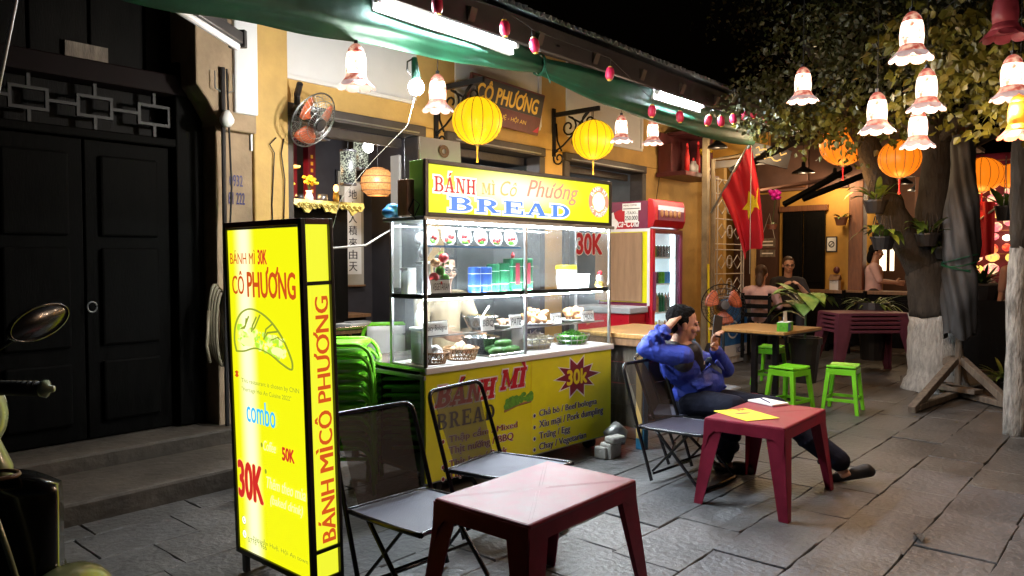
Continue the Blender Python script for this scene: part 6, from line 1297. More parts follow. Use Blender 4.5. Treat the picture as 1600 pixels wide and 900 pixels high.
# ================================================================== PLANTS
def leaf_blade(b, base, dirn, L, w, droop, up=.5, n=6, fold=.15):
    d = Vector((math.cos(dirn), math.sin(dirn), 0)); s = Vector((-d.y, d.x, 0)); base = Vector(base); vs = []; fs = []
    for i in range(n + 1):
        t = i / n; c = base + d * (L * t * (1 - .15 * t)) + Vector((0, 0, L * (up * t - droop * t * t))); ww = w * math.sin(math.pi * min(1, .06 + t * .94)) ** .8 + .0005
        vs += [c - s * ww + Vector((0, 0, ww * fold)), c, c + s * ww + Vector((0, 0, ww * fold))]
    for i in range(n): a = i * 3; fs += [(a, a + 3, a + 4, a + 1), (a + 1, a + 4, a + 5, a + 2)]
    b.add(vs, fs)
def potted(name, label, cat, loc, pot, leaves, seed, stemh=.0, potm='terracotta', leafm='plant_leaf', single=True, group=None):
    t = thing(name, label, cat, loc, 0, group); r, h = pot; q = random.Random(seed)
    if r: b = MB(); b.lathe([(0, 0), (r * .72, 0), (r, h * .86), (r * 1.08, h * .86), (r * 1.08, h), (r * .95, h), (r * .9, h * .88), (0, h * .88)], 16); b.build('pot', MT[potm], t)
    n, L, w, dr, up = leaves
    bb = MB()
    for k in range(n):
        a = q.uniform(0, 6.28); b = MB() if single else bb
        leaf_blade(b, (q.uniform(-.02, .02), q.uniform(-.02, .02), h * .88 + stemh * q.uniform(.5, 1.0)), a, L * q.uniform(.7, 1.15), w * q.uniform(.8, 1.15), dr * q.uniform(.6, 1.2), up * q.uniform(.6, 1.3))
        if single: b.build('leaf', MT[leafm], t, smooth=True)
    if not single: bb.build('leaves', MT[leafm], t, smooth=True)
    if stemh: b = MB(); b.tube([(0, 0, h * .8), (.01, 0, h * .88 + stemh * .9)], .012, 6); b.build('stem', MT['dark_leaf'], t)
    return t
potted('dumb_cane', 'large variegated leafy plant behind the wooden cafe table', 'plant', (8.42, 3.02, .12), (.17, .5), (15, .44, .105, .9, .95), 3, .50, 'black_paint')
potted('spider_plant', 'arching striped spider plant behind the stack of red tables', 'plant', (10.95, 3.02, .12), (.2, .78), (54, .50, .016, .9, .8), 5, .0, 'black_paint', 'grass_leaf', False)
potted('orchid_pot', 'pink orchid in a small terracotta dish hung beside the flag', 'plant', (9.75, 3.95, 1.88), (.07, .06), (4, .16, .02, .5, .5), 8)
t = thing('orchid_flowers', 'bunch of magenta orchid flowers beside the flag', 'flowers', (9.8, 3.92, 2.34)); b = MB()
q = random.Random(2)
for k in range(12): b = MB(); b.ell((q.uniform(-.08, .08), q.uniform(-.06, .06), q.uniform(-.05, .06)), (.04, .04, .03), 8, 5); b.build('flower', MT['magenta'], t, smooth=True)
b = MB(); b.tube([(0, 0, 0), (-.02, .02, -.25), (-.05, .03, -.4)], .005, 5); b.build('stem', MT['dark_leaf'], t)
potted('wall_plant', 'small leafy plant in a terracotta pot on the yellow wall', 'plant', (12.75, 4.02, 2.04), (.10, .13), (9, .22, .03, .5, .7), 4)
oz = [((8.66, 2.30, 1.58), 'black pot of orchid roots hung left of the forked trunk', 1), ((9.12, 1.98, 1.62), 'black pot of orchid roots hung in the fork right of the limb', 2), ((8.80, 2.42, 1.98), 'leafy orchid clump hung highest beside the leaning limb', 3), ((9.45, 1.9, 1.48), 'low black orchid pot beside the folded umbrella', 4)]
for p, lab, sd in oz:
    t = potted('orchid_pot', lab, 'plant', p, (.12, .14), (14, .40, .038, .85, .95), sd + 10, .0, 'black_paint', 'plant_leaf', True, 'orchids hung on the tree'); b = MB(); q = random.Random(sd)
    for k in range(11): a = q.uniform(0, 6.3); r = q.uniform(.03, .09); b.tube([(r * math.cos(a), r * math.sin(a), .1), (r * 1.3 * math.cos(a + .3), r * 1.3 * math.sin(a + .3), .22), (r * .9 * math.cos(a + .5), r * .9 * math.sin(a + .5), .36)], .006, 4)
    o = b.build('roots', MT['bark'], t); o['kind'] = 'stuff'
t = potted('planter_box', 'long dark planter of grassy leaves behind the folded umbrella', 'plant', (11.6, 1.85, .95), (.3, .22), (46, .34, .022, .5, .9), 21, 0, 'black_paint', 'dark_leaf', False); b = MB(); b.box((0, 0, -.45), (.5, .9, .9)); b.build('stand', MT['dark_wood'], t)
t = potted('hanging_pot', 'black hanging pot of leaves beside the thin trunk', 'plant', (9.75, 1.36, 1.90), (.10, .16), (8, .25, .05, .3, 1.0), 31, 0, 'black_paint'); b = MB(); b.tube([(.1, 0, .15), (0, 0, .7), (-.1, 0, .15)], .004, 4); b.build('hanger', MT['worn_steel'], t)
potted('fern_clump', 'low green fern on the ground behind the umbrella foot', 'plant', (10.1, 1.36, .0), (.12, .1), (36, .36, .02, .7, .8), 33, 0, 'black_paint', 'plant_leaf', False)
# ================================================================== THE TREE
TR = thing('street_tree', 'large street tree with a whitewashed trunk foot, leaning limb and spreading leafy crown', 'tree', (9.63, 1.97, 0))
O_ = Vector((9.63, 1.97, 0)); rel = lambda *P: [tuple(Vector(p) - O_) for p in P]
def rough_tube(name, pts, rs, m, seed, n=16, k=5, amp=.08):
    q = random.Random(seed); P = []; Rr = []
    pts = [Vector(p) for p in pts]
    for i in range(len(pts) - 1):
        for j in range(k): t_ = j / k; P.append(pts[i].lerp(pts[i + 1], t_)); Rr.append(rs[i] + (rs[i + 1] - rs[i]) * t_)
    P.append(pts[-1]); Rr.append(rs[-1]); b = MB(); b.tube(P, Rr, n)
    b.v = [tuple(Vector(v) + Vector((q.uniform(-1, 1), q.uniform(-1, 1), q.uniform(-1, 1))) * amp * .16) for v in b.v]; return b.build(name, MT[m], TR, smooth=True)
rough_tube('painted_trunk', [(0, 0, -.02), (-.01, 0, .2), (-.02, .02, .55), (-.04, .03, .86)], [.36, .29, .27, .255], 'white_wash', 1, 20, 4, .12)
rough_tube('trunk', [(-.04, .03, .85), (-.07, .05, 1.15), (-.1, .08, 1.45)], [.253, .245, .24], 'bark', 2, 20, 4, .1)
rough_tube('limb', rel((9.53, 2.06, 1.35), (9.13, 2.35, 2.0), (8.95, 2.45, 2.45), (8.55, 2.55, 2.93), (8.1, 2.62, 3.25), (7.4, 2.7, 3.6)), [.21, .155, .14, .115, .08, .05], 'bark', 3)
rough_tube('limb', rel((9.58, 2.03, 1.35), (9.6, 2.03, 2.03), (9.66, 1.99, 2.8), (9.4, 2.1, 3.7), (9.2, 2.0, 4.6)), [.22, .17, .15, .11, .06], 'bark', 4)
for i, (pts, r0) in enumerate(((((8.55, 2.55, 2.93), (8.1, 2.8, 2.98), (7.6, 3.0, 3.0), (7.1, 3.2, 3.15)), .06), (((8.6, 2.5, 2.85), (8.2, 1.9, 3.1), (7.5, 1.3, 3.2), (6.6, .9, 3.3)), .06), (((9.66, 1.99, 2.8), (8.6, 1.3, 3.2), (7.6, .7, 3.4), (6.4, .2, 3.6)), .07), (((9.4, 2.1, 3.5), (8.4, 2.0, 3.9), (7.2, 1.8, 4.0), (6.2, 1.7, 4.0)), .07), (((9.66, 1.99, 2.6), (9.9, 1.2, 3.0), (9.6, .3, 3.3)), .06))):
    rough_tube('branch', rel(*pts), [r0 * (1 - .75 * k / (len(pts) - 1)) for k in range(len(pts))], 'bark', 20 + i, 8, 4, .04)
def crown(name, n, seed, m, zones, smin, smax):
    q = random.Random(seed); b = MB(); tot = sum(z[2] for z in zones); 
    for (c, rad, wgt) in zones:
        c = Vector(c) - O_
        ncl = max(3, int(n * wgt / tot / 11))
        for k in range(ncl):
            while True:
                o = Vector((q.uniform(-1, 1), q.uniform(-1, 1), q.uniform(-1, 1)))
                if o.length < 1: break
            cc = c + Vector((o.x * rad[0], o.y * rad[1], o.z * rad[2])); tw = Vector((q.uniform(-1, 1), q.uniform(-1, 1), q.uniform(-.9, .1))).normalized()
            for j in range(11):
                p = cc + tw * (.03 * j) + Vector((q.uniform(-.06, .06), q.uniform(-.06, .06), q.uniform(-.06, .06))); s = q.uniform(smin, smax)
                d = (tw * .5 + Vector((q.uniform(-1, 1), q.uniform(-1, 1), q.uniform(-1.3, .2)))).normalized(); w = d.cross(Vector((q.uniform(-1, 1), q.uniform(-1, 1), q.uniform(-1, 1)))).normalized() * s * .42; nn = d.cross(w).normalized() * s * .10
                b.add([p, p + d * s * .35 + w + nn, p + d * s * .75 + w * .6 + nn * .5, p + d * s * 1.1, p + d * s * .75 - w * .6 + nn * .5, p + d * s * .35 - w + nn], [(0, 1, 2, 3), (0, 3, 4, 5)])
    o = b.build(name, MT[m], TR); return o
crown('crown', 19000, 5, 'leaf', [((8.2, 2.4, 3.5), (1.5, 1.0, .75), 4), ((7.0, 1.6, 3.55), (1.2, 1.2, .6), 4), ((6.4, 1.7, 3.2), (.7, .7, .4), 1.2), ((8.6, 1.2, 3.6), (1.4, 1.2, .8), 4), ((6.6, .6, 3.5), (1.0, .8, .6), 3), ((9.4, 1.6, 4.4), (2.0, 1.8, 1.0), 5), ((7.8, 3.0, 4.3), (1.4, 1.0, .8), 3), ((7.3, 2.95, 3.05), (.7, .4, .25), 1.4), ((9.2, .5, 3.2), (.8, .6, .5), 2)], .034, .056)  # shade painted in: leaf colour darkened away from the lamps
crown('lamplit_leaves', 2200, 9, 'leaf_dry_lamplit', [((7.6, 2.75, 2.85), (.55, .35, .14), 2.4), ((7.5, 2.2, 2.95), (.5, .4, .2), 1.6), ((5.4, .95, 2.75), (.25, .2, .2), 1.2), ((6.3, 1.2, 2.75), (.5, .3, .22), 1.6), ((6.0, .75, 2.5), (.3, .2, .16), 1.6), ((5.5, 1.2, 3.0), (.5, .4, .2), 1.2), ((7.0, 1.0, 2.9), (.6, .4, .25), 1.4), ((8.0, 2.3, 2.75), (.3, .3, .15), .5)], .045, .075)  # lamplight painted in: lighter, yellower leaf colour around the lamps
t = thing('thin_tree', 'thin tree trunk painted white with a branching crack pattern at the right edge', 'tree', (7.52, .945, 0)); TRs = TR; TR = t
rough_tube('painted_trunk', [(0, 0, -.02), (.01, 0, .6), (0, .01, 1.2), (0, 0, 1.58)], [.085, .075, .07, .068], 'worn_wash', 41, 14, 4, .06); rough_tube('trunk', [(0, 0, 1.57), (0, .01, 2.1), (.02, .0, 2.8), (.05, -.05, 3.6)], [.068, .065, .06, .05], 'bark', 42, 12, 4, .05); TR = TRs
rope('lamp_line', [(5.1, .69, 3.2), (6.0, 1.6, 2.95), (7.6, 2.9, 3.2)], .004, 'rubber', 'dark wire strung between the flower lamps in the tree', 'wire')
# ================================================================== FOLDED UMBRELLA
t = thing('folded_umbrella', 'closed market umbrella wrapped in a grey cover tied with green cord', 'umbrella', (9.24, 1.68, 0))
b = MB()
def uf(u, v):
    z = .66 + 2.14 * u; th = 2 * math.pi * v; r = (.11 + .065 * math.sin(math.pi * min(1, u * 1.05 + .1)) ** .8 * (1 - .25 * u)); r = r if u < .97 else r * .9
    r *= 1 + .09 * math.sin(4 * th + 13 * u) + .06 * math.sin(9 * th + 26 * u) + .05 * math.sin(3 * th - 17 * u); cin = 1 - .12 * math.exp(-((z - 1.42) / .05) ** 2)
    return (r * cin * math.cos(th) - .04 + .06 * u, r * cin * math.sin(th), z + (.04 * math.sin(3 * th) if u == 0 else 0))
b.grid(uf, 60, 48); b.build('cover', MT['grey_cover'], t, smooth=True); b = MB(); b.lathe([(.085, 2.79), (.06, 2.81), (0, 2.815)], 16, (.02, 0, 0)); b.build('cover_top', MT['grey_cover'], t)
b = MB(); b.tube([(0, 0, 0.02), (0, 0, .9)], .035, 10); b.build('pole', MT['grey_wood'], t)
for k in range(4):
    z0 = 1.38 + .035 * k; b = MB(); b.tube([(.175 * math.cos(a) - .02, .175 * math.sin(a), z0 + .05 * math.sin(a + k)) for a in [i * math.pi / 10 for i in range(20)]], .006, 5, closed=True); b.build('cord', MT['tarp'] if k % 2 else MT['green_foil'], t)
for (ex, ey) in ((7.95, 1.83), (8.72, 1.10), (10.2, 1.55), (10.0, 2.4)):
    e = Vector((ex - 9.24, ey - 1.68, .03)); s = Vector((0, 0, .40)) + e * .08; d = (e - s); a = math.atan2(d.y, d.x); mid = (e + s) / 2; b = MB(); b.box(mid, (d.length, .07, .075), rot=Euler((0, math.atan2(-d.z, Vector((d.x, d.y)).length), a))); b.build('strut', MT['grey_wood'], t, bevel=.006)
    b = MB(); b.box((e.x * .45, e.y * .45, .045), (Vector((e.x, e.y)).length * .9, .08, .06), rz=a); b.build('foot_beam', MT['grey_wood'], t, bevel=.006)
for k in range(3): b = MB(); b.box((.25 - .2 * k, .2 - .1 * k, .11), (.5, .16, .045), rz=.6 * k); b.build('weight_plank', MT['grey_wood'], t, bevel=.005)
# far bright lantern shop
LS = thing('lantern_shop', 'distant shop glowing with rows of pink, red and yellow lanterns', 'shop', (18, 2.2, .1)); q = random.Random(77)
b = MB(); b.bx(.5, .6, -1.2, 1.3, 0, 3.6); b.build('back_wall', MT['altar_red'], LS)
for i in range(9):
    for j in range(9):
        y = -1.0 + j * .255 + q.uniform(-.02, .02); z = 1.15 + i * .24; m = q.choice(('far_pink', 'far_yellow', 'far_red', 'far_pink', 'far_yellow', 'far_white')); h = q.uniform(.06, .115); y += q.uniform(-.05, .05); z += q.uniform(-.06, .06)
        if q.random() < .14: continue
        b = MB(); w_ = h * q.choice((.75, 1.05, 1.3)); b.lathe([(w_ * .3, -h), (w_ * .9, -h * .5), (w_, 0), (w_ * .9, h * .5), (w_ * .3, h)], 10, (.2, y, z)); b.build('lantern_row', MT[m], LS, smooth=True)
b = MB(); b.bx(.0, .1, -.34, -.26, 0, 3.2); b.build('yellow_post', MT['yellow_ink'], LS)
for i in range(6): b = MB(); b.bx(.3, .36, -1.1, 1.2, 1.02 + .48 * i, 1.04 + .48 * i); b.build('shelf', MT['brown_wood'], LS)
lamp(LS, (-.6, .2, 2.3), 40, (1, .55, .3), .3)
t = thing('hanging_red_flag', 'second red flag hanging in front of the bright lantern shop', 'flag', (10.55, 1.62, 1.55)); b = MB(); b.grid(lambda u, v: (.02 * math.sin(9 * u), -.05 + u * .30 * (1 - .5 * (1 - v)) - .12 * v * u, v * .62 - .25 * u * (1 - v) * .2), 8, 10); b.build('cloth', MT['red_cloth'], t, smooth=True); b = MB(); b.tube([(0, .12, .4), (.0, -.3, .74)], .012, 6); b.build('pole', MT['lattice_paint'], t)
b = MB(); b.bx(14, 14.2, -4, 1.75, 0, 3.2); tag(b.build('dark_wall', MT['plum_dark']), 'dark wall closing the street behind the thin trunk', 'wall')
# ================================================================== PEOPLE
def head(sk, hr, ft, c, f, up=(0, 0, 1), k=1.0, hairstyle='short', glasses=None):
    """skull, jaw, nose, ears and brow go into the body mesh sk; hr takes the hair, ft the eyes and brows"""
    f = Vector(f).normalized(); u = Vector(up).normalized(); s = f.cross(u).normalized(); u = s.cross(f).normalized(); c = Vector(c)
    rot = Matrix((s, f, u)).transposed(); P = lambda a, b_, z: c + (s * a + f * b_ + u * z) * k
    E = lambda mb, a, b_, z, r, n=14, m=10, extra=None: mb.ell(P(a, b_, z), [q * k for q in r], n, m, rot @ extra if extra else rot)
    E(sk, 0, -.012, .035, (.076, .096, .088), 18, 12); E(sk, 0, .022, -.035, (.060, .068, .075)); E(sk, 0, .050, -.078, (.036, .034, .030)); E(sk, 0, .078, .018, (.055, .016, .014))
    for q in (-1, 1):
        E(sk, q * .040, .064, -.028, (.024, .022, .022)); E(sk, q * .078, -.004, -.008, (.010, .020, .032)); E(ft, q * .031, .084, .003, (.0125, .007, .0055), 10, 6); E(ft, q * .032, .090, .025, (.019, .006, .0045), 10, 6)
    sk.cap(P(0, .090, .012), .008 * k, P(0, .104, -.026), .0135 * k, 8); E(sk, 0, .098, -.030, (.019, .014, .011)); E(sk, 0, .086, -.062, (.024, .012, .010)); E(ft, 0, .0985, -.0605, (.019, .003, .0022), 10, 5)
    E(hr, 0, -.027, .050, (.0825, .098, .0835), 18, 12); E(hr, 0, -.066, -.005, (.070, .045, .065)); E(hr, 0, .010, .090, (.064, .060, .036))
    for q in (-1, 1): E(hr, q * .068, -.012, .03, (.016, .036, .048))
    if hairstyle == 'long': E(hr, 0, -.085, -.08, (.06, .045, .11))
    if glasses is not None:
        for q in (-1, 1): glasses.tube([P(q * .032 + .025 * math.cos(a), .100, .003 + .018 * math.sin(a)) for a in [i * .6 for i in range(11)]], .0028 * k, 5, closed=True); glasses.tube([P(q * .057, .098, .006), P(q * .080, 0, .008)], .0025 * k, 5)
        glasses.tube([P(-.008, .104, .006), P(.008, .104, .006)], .0025 * k, 5)
def hand(sk, wrist, d, palm_n, k=1.0, curl=.5, side=1, spread=.5):
    """palm plus four bent fingers of unequal length and a thumb from the side of the palm"""
    d = Vector(d).normalized(); n = Vector(palm_n); n = (n - d * n.dot(d)).normalized(); s = d.cross(n).normalized() * side; w = Vector(wrist)
    sk.cap(w, .026 * k, w + d * .03 * k, .030 * k, 10, .7)
    for q in (-.028, -.009, .010, .028): sk.cap(w + d * .02 * k + s * q * .7 * k, .016 * k, w + d * .085 * k + s * q * k, .0145 * k, 8)
    for i, (q, L) in enumerate(((-.031, .062), (-.011, .074), (.010, .080), (.030, .070))):
        p = w + d * .088 * k + s * q * k; a = 0; dd = d + s * q * spread * 6
        for j in range(3):
            a += curl * (.55 if j == 0 else .7); v = (dd * math.cos(a) + n * math.sin(a)).normalized(); e = p + v * L * (.45, .32, .26)[j] * k; sk.cap(p, (.0105 - .001 * j) * k, e, (.0098 - .001 * j) * k, 8); p = e
    p = w + d * .025 * k + s * .032 * k; v = (d * .55 + s * .75 + n * .35).normalized(); e = p + v * .042 * k; sk.cap(p, .0145 * k, e, .0118 * k, 8); v2 = (d * .85 + s * .1 + n * .55).normalized(); sk.cap(e, .0115 * k, e + v2 * .034 * k, .009 * k, 8)
def limb(mb, *pr):
    for (p, r), (q, r2) in zip(pr, pr[1:]): mb.cap(p, r, q, r2, 14)
V = Vector
_ht = bpy.data.textures.new('hair_noise', 'CLOUDS'); _ht.noise_scale = .018
def rough_hair(o):
    m = o.modifiers.new('d', 'DISPLACE'); m.texture = _ht; m.strength = .016; m.texture_coords = 'GLOBAL'; m.mid_level = .6; return o
# ---- the seated man
pm = thing('person', 'man in a blue jacket leaning back on a folding chair, hand on head', 'person', (0, 0, 0))
sk, hr, ft_, jk, jb, tr, sh, sl = MB(), MB(), MB(), MB(), MB(), MB(), MB(), MB()
f = V((.55, -.83, 0)).normalized(); rt = V((-.83, -.55, 0)).normalized(); up = V((0, 0, 1))
pel = V((5.02, 2.62, .44)); bel = V((5.00, 2.60, .58)); che = V((4.93, 2.66, .735)); nck = V((4.89, 2.68, .865)); hc = V((4.915, 2.635, 1.005))
fh = V((.62, -.78, -.10)).normalized()
head(sk, hr, ft_, hc, fh, (-.05, .05, 1), 1.08)
limb(sk, (nck - up * .06, .064), (hc - up * .05, .060)); sk.ell(che, (.14, .14, .17), 14, 10); limb(sk, (pel, .095), (bel, .11), (che, .115))
shR = che + rt * .175 + up * .055; shL = che - rt * .175 + up * .05
elR = V((4.655, 2.79, .835)); wrR = V((4.735, 2.665, .985)); elL = V((5.20, 2.44, .665)); wrL = V((4.985, 2.425, .84))
limb(sk, (shR, .055), (elR, .045), (wrR, .030)); limb(sk, (shL, .055), (elL, .045), (wrL, .030))
hand(sk, wrR, V((.12, -.02, .09)), V((.55, -.35, -.75)), 1.12, .55, 1); hand(sk, wrL, V((-.04, -.02, .12)), V((-.1, -.62, .2)), 1.05, .85, -1)
hipR = pel + rt * .085; hipL = pel - rt * .085; knR = V((4.83, 2.20, .475)); ankR = V((4.90, 2.30, .09)); knL = V((5.10, 2.02, .45)); ankL = V((5.17, 1.60, .085))
limb(sk, (hipR, .07), (knR, .055), (ankR, .036)); limb(sk, (hipL, .07), (knL, .06), (ankL, .036))
fdR = V((.35, -.93, 0)).normalized(); fdL = V((.45, -.88, 0)).normalized()
for an, fd, tip in ((ankR, fdR, -.045), (ankL, fdL, .01)): sk.cap(an - up * .045, .034, an + fd * .16 + up * (tip - .005), .026, 12, .8)
sk.build('body', MT['skin'], pm, remesh=.0055, sm=2)
rough_hair(hr.build('hair', MT['hair'], pm, remesh=.006, sm=2)); ft_.build('facial_features', MT['hair'], pm, smooth=True)
# jacket: blue body and sleeves, dark yoke and collar
jk.ell(pel + up * .05 + f * .02, (.165, .165, .11), 18, 10); jk.ell(bel + f * .05, (.175, .175, .14), 18, 10); jk.ell(che + f * .01 - up * .03, (.165, .165, .16), 18, 10); limb(jk, (shR + rt * -.02, .078), (shL + rt * .02, .078))
limb(jk, (shR, .078), (shR.lerp(elR, .5) - up * .008, .074), (elR, .063), (elR.lerp(wrR, .5), .054), (wrR - (wrR - elR).normalized() * .02, .045)); limb(jk, (shL, .078), (elL, .064), (elL.lerp(wrL, .5), .058), (wrL - (wrL - elL).normalized() * .03, .046))
jk.ell(pel + f * .09 + up * .03, (.13, .13, .075), 14, 8)
# creases
q = random.Random(3)
for k in range(16):
    a = q.uniform(-1.3, 1.6); d = (f * math.cos(a) + rt * math.sin(a)); p = bel + f * .05 + d * .168 + up * q.uniform(-.14, .16); t_ = (d.cross(up) * q.uniform(.5, 1) + up * q.uniform(-.8, .8)).normalized() * q.uniform(.03, .075); jk.cap(p - t_, .010, p + t_, .012, 6)
for (a_, b2) in ((shR, elR), (elR, wrR), (shL, elL)):
    for k in range(4):
        c_ = a_.lerp(b2, .2 + .2 * k); dd = (b2 - a_).normalized(); x_ = dd.cross(up).normalized(); jk.tube([c_ + (x_ * math.cos(t) + x_.cross(dd) * math.sin(t)) * .064 + dd * .02 * math.sin(2 * t + k) for t in [i * .5 for i in range(13)]], .011, 6)
jk.build('jacket', MT['jacket_blue'], pm, remesh=.008, sm=3)
jb.ell(che + up * .055 + f * .0, (.13, .13, .085), 16, 9); limb(jb, (che + rt * .10 + f * .075 + up * .09, .05), (che + rt * .07 + f * .135 - up * .05, .04)); limb(jb, (che - rt * .10 + f * .07 + up * .09, .06), (che - rt * .09 + f * .14 - up * .05, .05)); limb(jb, (shL + f * .02, .085), (shL.lerp(elL, .35), .072)); limb(jb, (shR - rt * .05, .082), (shR - rt * .01 - up * .04, .076))
limb(jb, (nck - f * .055 - up * .02, .045), (nck + rt * .065 + up * -.015, .034)); limb(jb, (nck - f * .055 - up * .02, .045), (nck - rt * .07 + up * -.01, .04))
jb.build('jacket_yoke', MT['jacket_black'], pm, remesh=.008, sm=2)
sh.ell(che + f * .085 + up * .03, (.075, .075, .12), 12, 8); limb(sh, (nck + rt * .06 + f * .01 - up * .03, .028), (nck + f * .085 - up * .07, .028), (nck - rt * .055 + f * .02 - up * .03, .028)); sh.cap(bel + f * .14 + up * .12, .07, bel + f * .155 + up * .02, .05)
sh.build('shirt', MT['shirt_blue'], pm, remesh=.008, sm=2)
b = MB(); b.box(che + rt * .09 + f * .155 - up * .0, (.035, .008, .02), rz=math.atan2(f.y, f.x) + math.pi / 2); b.build('chest_badge', MT['paper'], pm)
limb(tr, (pel - up * .02, .13), (pel + f * .05 - up * .03, .12)); limb(tr, (hipR, .105), (hipR.lerp(knR, .5), .092), (knR, .078), (knR.lerp(ankR, .5), .072), (ankR + up * .02, .062)); limb(tr, (hipL, .105), (hipL.lerp(knL, .5), .092), (knL, .078), (knL.lerp(ankL, .5), .078), (ankL + up * .035 + (knL - ankL) * .05, .074))
for (a_, b2) in ((hipR, knR), (knR, ankR), (knL, ankL), (hipL, knL)):
    for k in range(3):
        c_ = a_.lerp(b2, .25 + .25 * k); dd = (b2 - a_).normalized(); x_ = dd.cross(up if abs(dd.z) < .9 else f).normalized(); tr.tube([c_ + (x_ * math.cos(t) + x_.cross(dd) * math.sin(t)) * .080 + dd * .025 * math.sin(t + k) for t in [i * .5 for i in range(13)]], .009, 6)
tr.build('trousers', MT['trousers'], pm, remesh=.009, sm=3)
for an, fd, tip in ((ankR, fdR, -.045), (ankL, fdL, .015)):
    b = MB(); b.cap(an - up * .066 - fd * .05, .030, an + fd * .17 + up * (tip - .02), .036, 14, 1.0); b.cap(an + fd * .08 - up * .03 + up * tip * .5, .042, an + fd * .15 + up * (tip - .008), .040, 12, 1.0); b.build('slipper', MT['slipper'], pm, remesh=.007, sm=2)
t = thing('mobile_phone', 'dark mobile phone held upright in the seated man\'s raised hand', 'phone', (4.965, 2.395, 1.0), R_(35)); t.rotation_euler = (R_(-8), R_(12), R_(-28)); b = MB(); b.box((0, 0, 0), (.075, .010, .155)); b.build('case', MT['black_paint'], t, bevel=.004); b = MB(); b.box((0, .0058, 0), (.068, .002, .145)); b.build('screen', MT['screen'], t)
# ---- other people: a generic upright or sitting figure
def figure(label, base, facing, pose, shirt, legs, hair='hair', hs='short', skin='skin_pale', glasses=False, arms='down', k=1.0, vox=.011):
    t = thing('person', label, 'person', (0, 0, 0)); f = V((math.cos(facing), math.sin(facing), 0)); rt = f.cross(up); b0 = V(base); sk, hr, ft_, to, le, gl = MB(), MB(), MB(), MB(), MB(), MB()
    hz = .92 if pose == 'stand' else .50
    pel = b0 + up * hz * k; che = pel + up * .36 * k + f * .0; nck = pel + up * .52 * k; hc = pel + up * .66 * k + f * .03
    head(sk, hr, ft_, hc, f + up * -.12, (0, 0, 1), k, hs, gl if glasses else None); limb(sk, (nck - up * .05, .058 * k), (hc - up * .04, .054 * k)); limb(sk, (pel, .11 * k), (che, .11 * k))
    limb(to, (pel + up * .02, .135 * k), (pel + up * .18 * k, .128 * k), (che, .135 * k)); limb(to, (che + rt * .13 * k + up * .07 * k, .072 * k), (che - rt * .13 * k + up * .07 * k, .072 * k))
    for s in (-1, 1):
        so = che + rt * s * .185 * k + up * .06 * k
        if arms == 'down': el = so - up * .27 * k + rt * s * .04; wr = el - up * .22 * k + f * .08
        elif arms == 'fwd': el = so - up * .22 * k + f * .09 + rt * s * .05; wr = el + f * .22 * k - up * .02 - rt * s * .07
        else: el = so - up * .22 * k + f * .12 + rt * s * .08; wr = el + up * .14 * k + f * .10 - rt * s * .13
        limb(sk, (so, .05 * k), (el, .042 * k), (wr, .028 * k)); limb(to, (so, .068 * k), (so.lerp(el, .9), .058 * k)); hand(sk, wr, wr - el, -rt * s + f * .2, k, .5, s)
        hp = pel + rt * s * .085 * k
        if pose == 'stand': kn = hp - up * .43 * k + f * .01; an = kn - up * .42 * k
        else: kn = hp + f * .40 * k + up * .02; an = kn - up * .42 * k
        limb(sk, (hp, .07 * k), (kn, .052 * k), (an, .034 * k)); limb(le, (pel, .13 * k), (hp, .10 * k), (kn, .072 * k), (an + up * .03, .055 * k)); sk.cap(an - up * .03, .034, an + f * .14 - up * .035, .028, 10)
        b = MB(); b.cap(an - up * .045 - f * .03, .040, an + f * .15 - up * .045, .036, 10); b.build('shoe', MT['slipper'], t, smooth=True)
    sk.build('body', MT[skin], t, remesh=.0075, sm=1); hr.build('hair', MT[hair], t, remesh=vox, sm=1); ft_.build('facial_features', MT['hair'], t, smooth=True); to.build('shirt', MT[shirt], t, remesh=vox, sm=2); le.build('trousers', MT[legs], t, remesh=vox, sm=2)
    if glasses: gl.build('glasses', MT['black_paint'], t)
    return t
figure('vendor in a beige shirt and glasses standing behind the glass case of the cart', (4.03, 4.20, -.15), math.atan2(-.9, -.25), 'stand', 'beige_cloth', 'dark_cloth', 'hair', 'long', 'skin', True, 'fwd', .98)
figure('bearded diner with glasses in a dark shirt holding food in both raised hands', (10.98, 4.20, .24), math.atan2(-.6, -.9), 'sit', 'dark_cloth', 'dark_cloth', 'hair_brown', 'short', 'skin_pale', True, 'up', 1.0)
figure('diner seen from behind with brown hair beside the gate post', (10.25, 4.30, .12), math.atan2(.15, 1), 'sit', 'pink_cloth', 'dark_cloth', 'hair_brown', 'long', 'skin_pale', False, 'fwd', 1.0)
figure('waitress in a pale pink blouse standing at the bar behind the tree', (13.0, 3.58, .02), math.atan2(-.75, .2), 'stand', 'pink_cloth', 'dark_cloth', 'hair', 'long', 'skin', False, 'fwd', 1.0)
figure('dim figure in a brown top behind the thin trunk at the right edge', (11.5, 1.42, .0), math.atan2(.6, .7), 'stand', 'plum_board', 'dark_cloth', 'hair', 'short', 'skin', False, 'down', 1.0)
t = thing('restaurant_table', 'dark restaurant table between the two seated diners', 'table', (10.62, 4.22, .12)); b = MB(); b.box((0, 0, .72), (.5, .6, .03)); b.build('tabletop', MT['brown_wood'], t, bevel=.004)
for x in (-.2, .2):
    for y in (-.24, .24): b = MB(); b.box((x, y, .35), (.045, .045, .70)); b.build('leg', MT['dark_wood'], t)
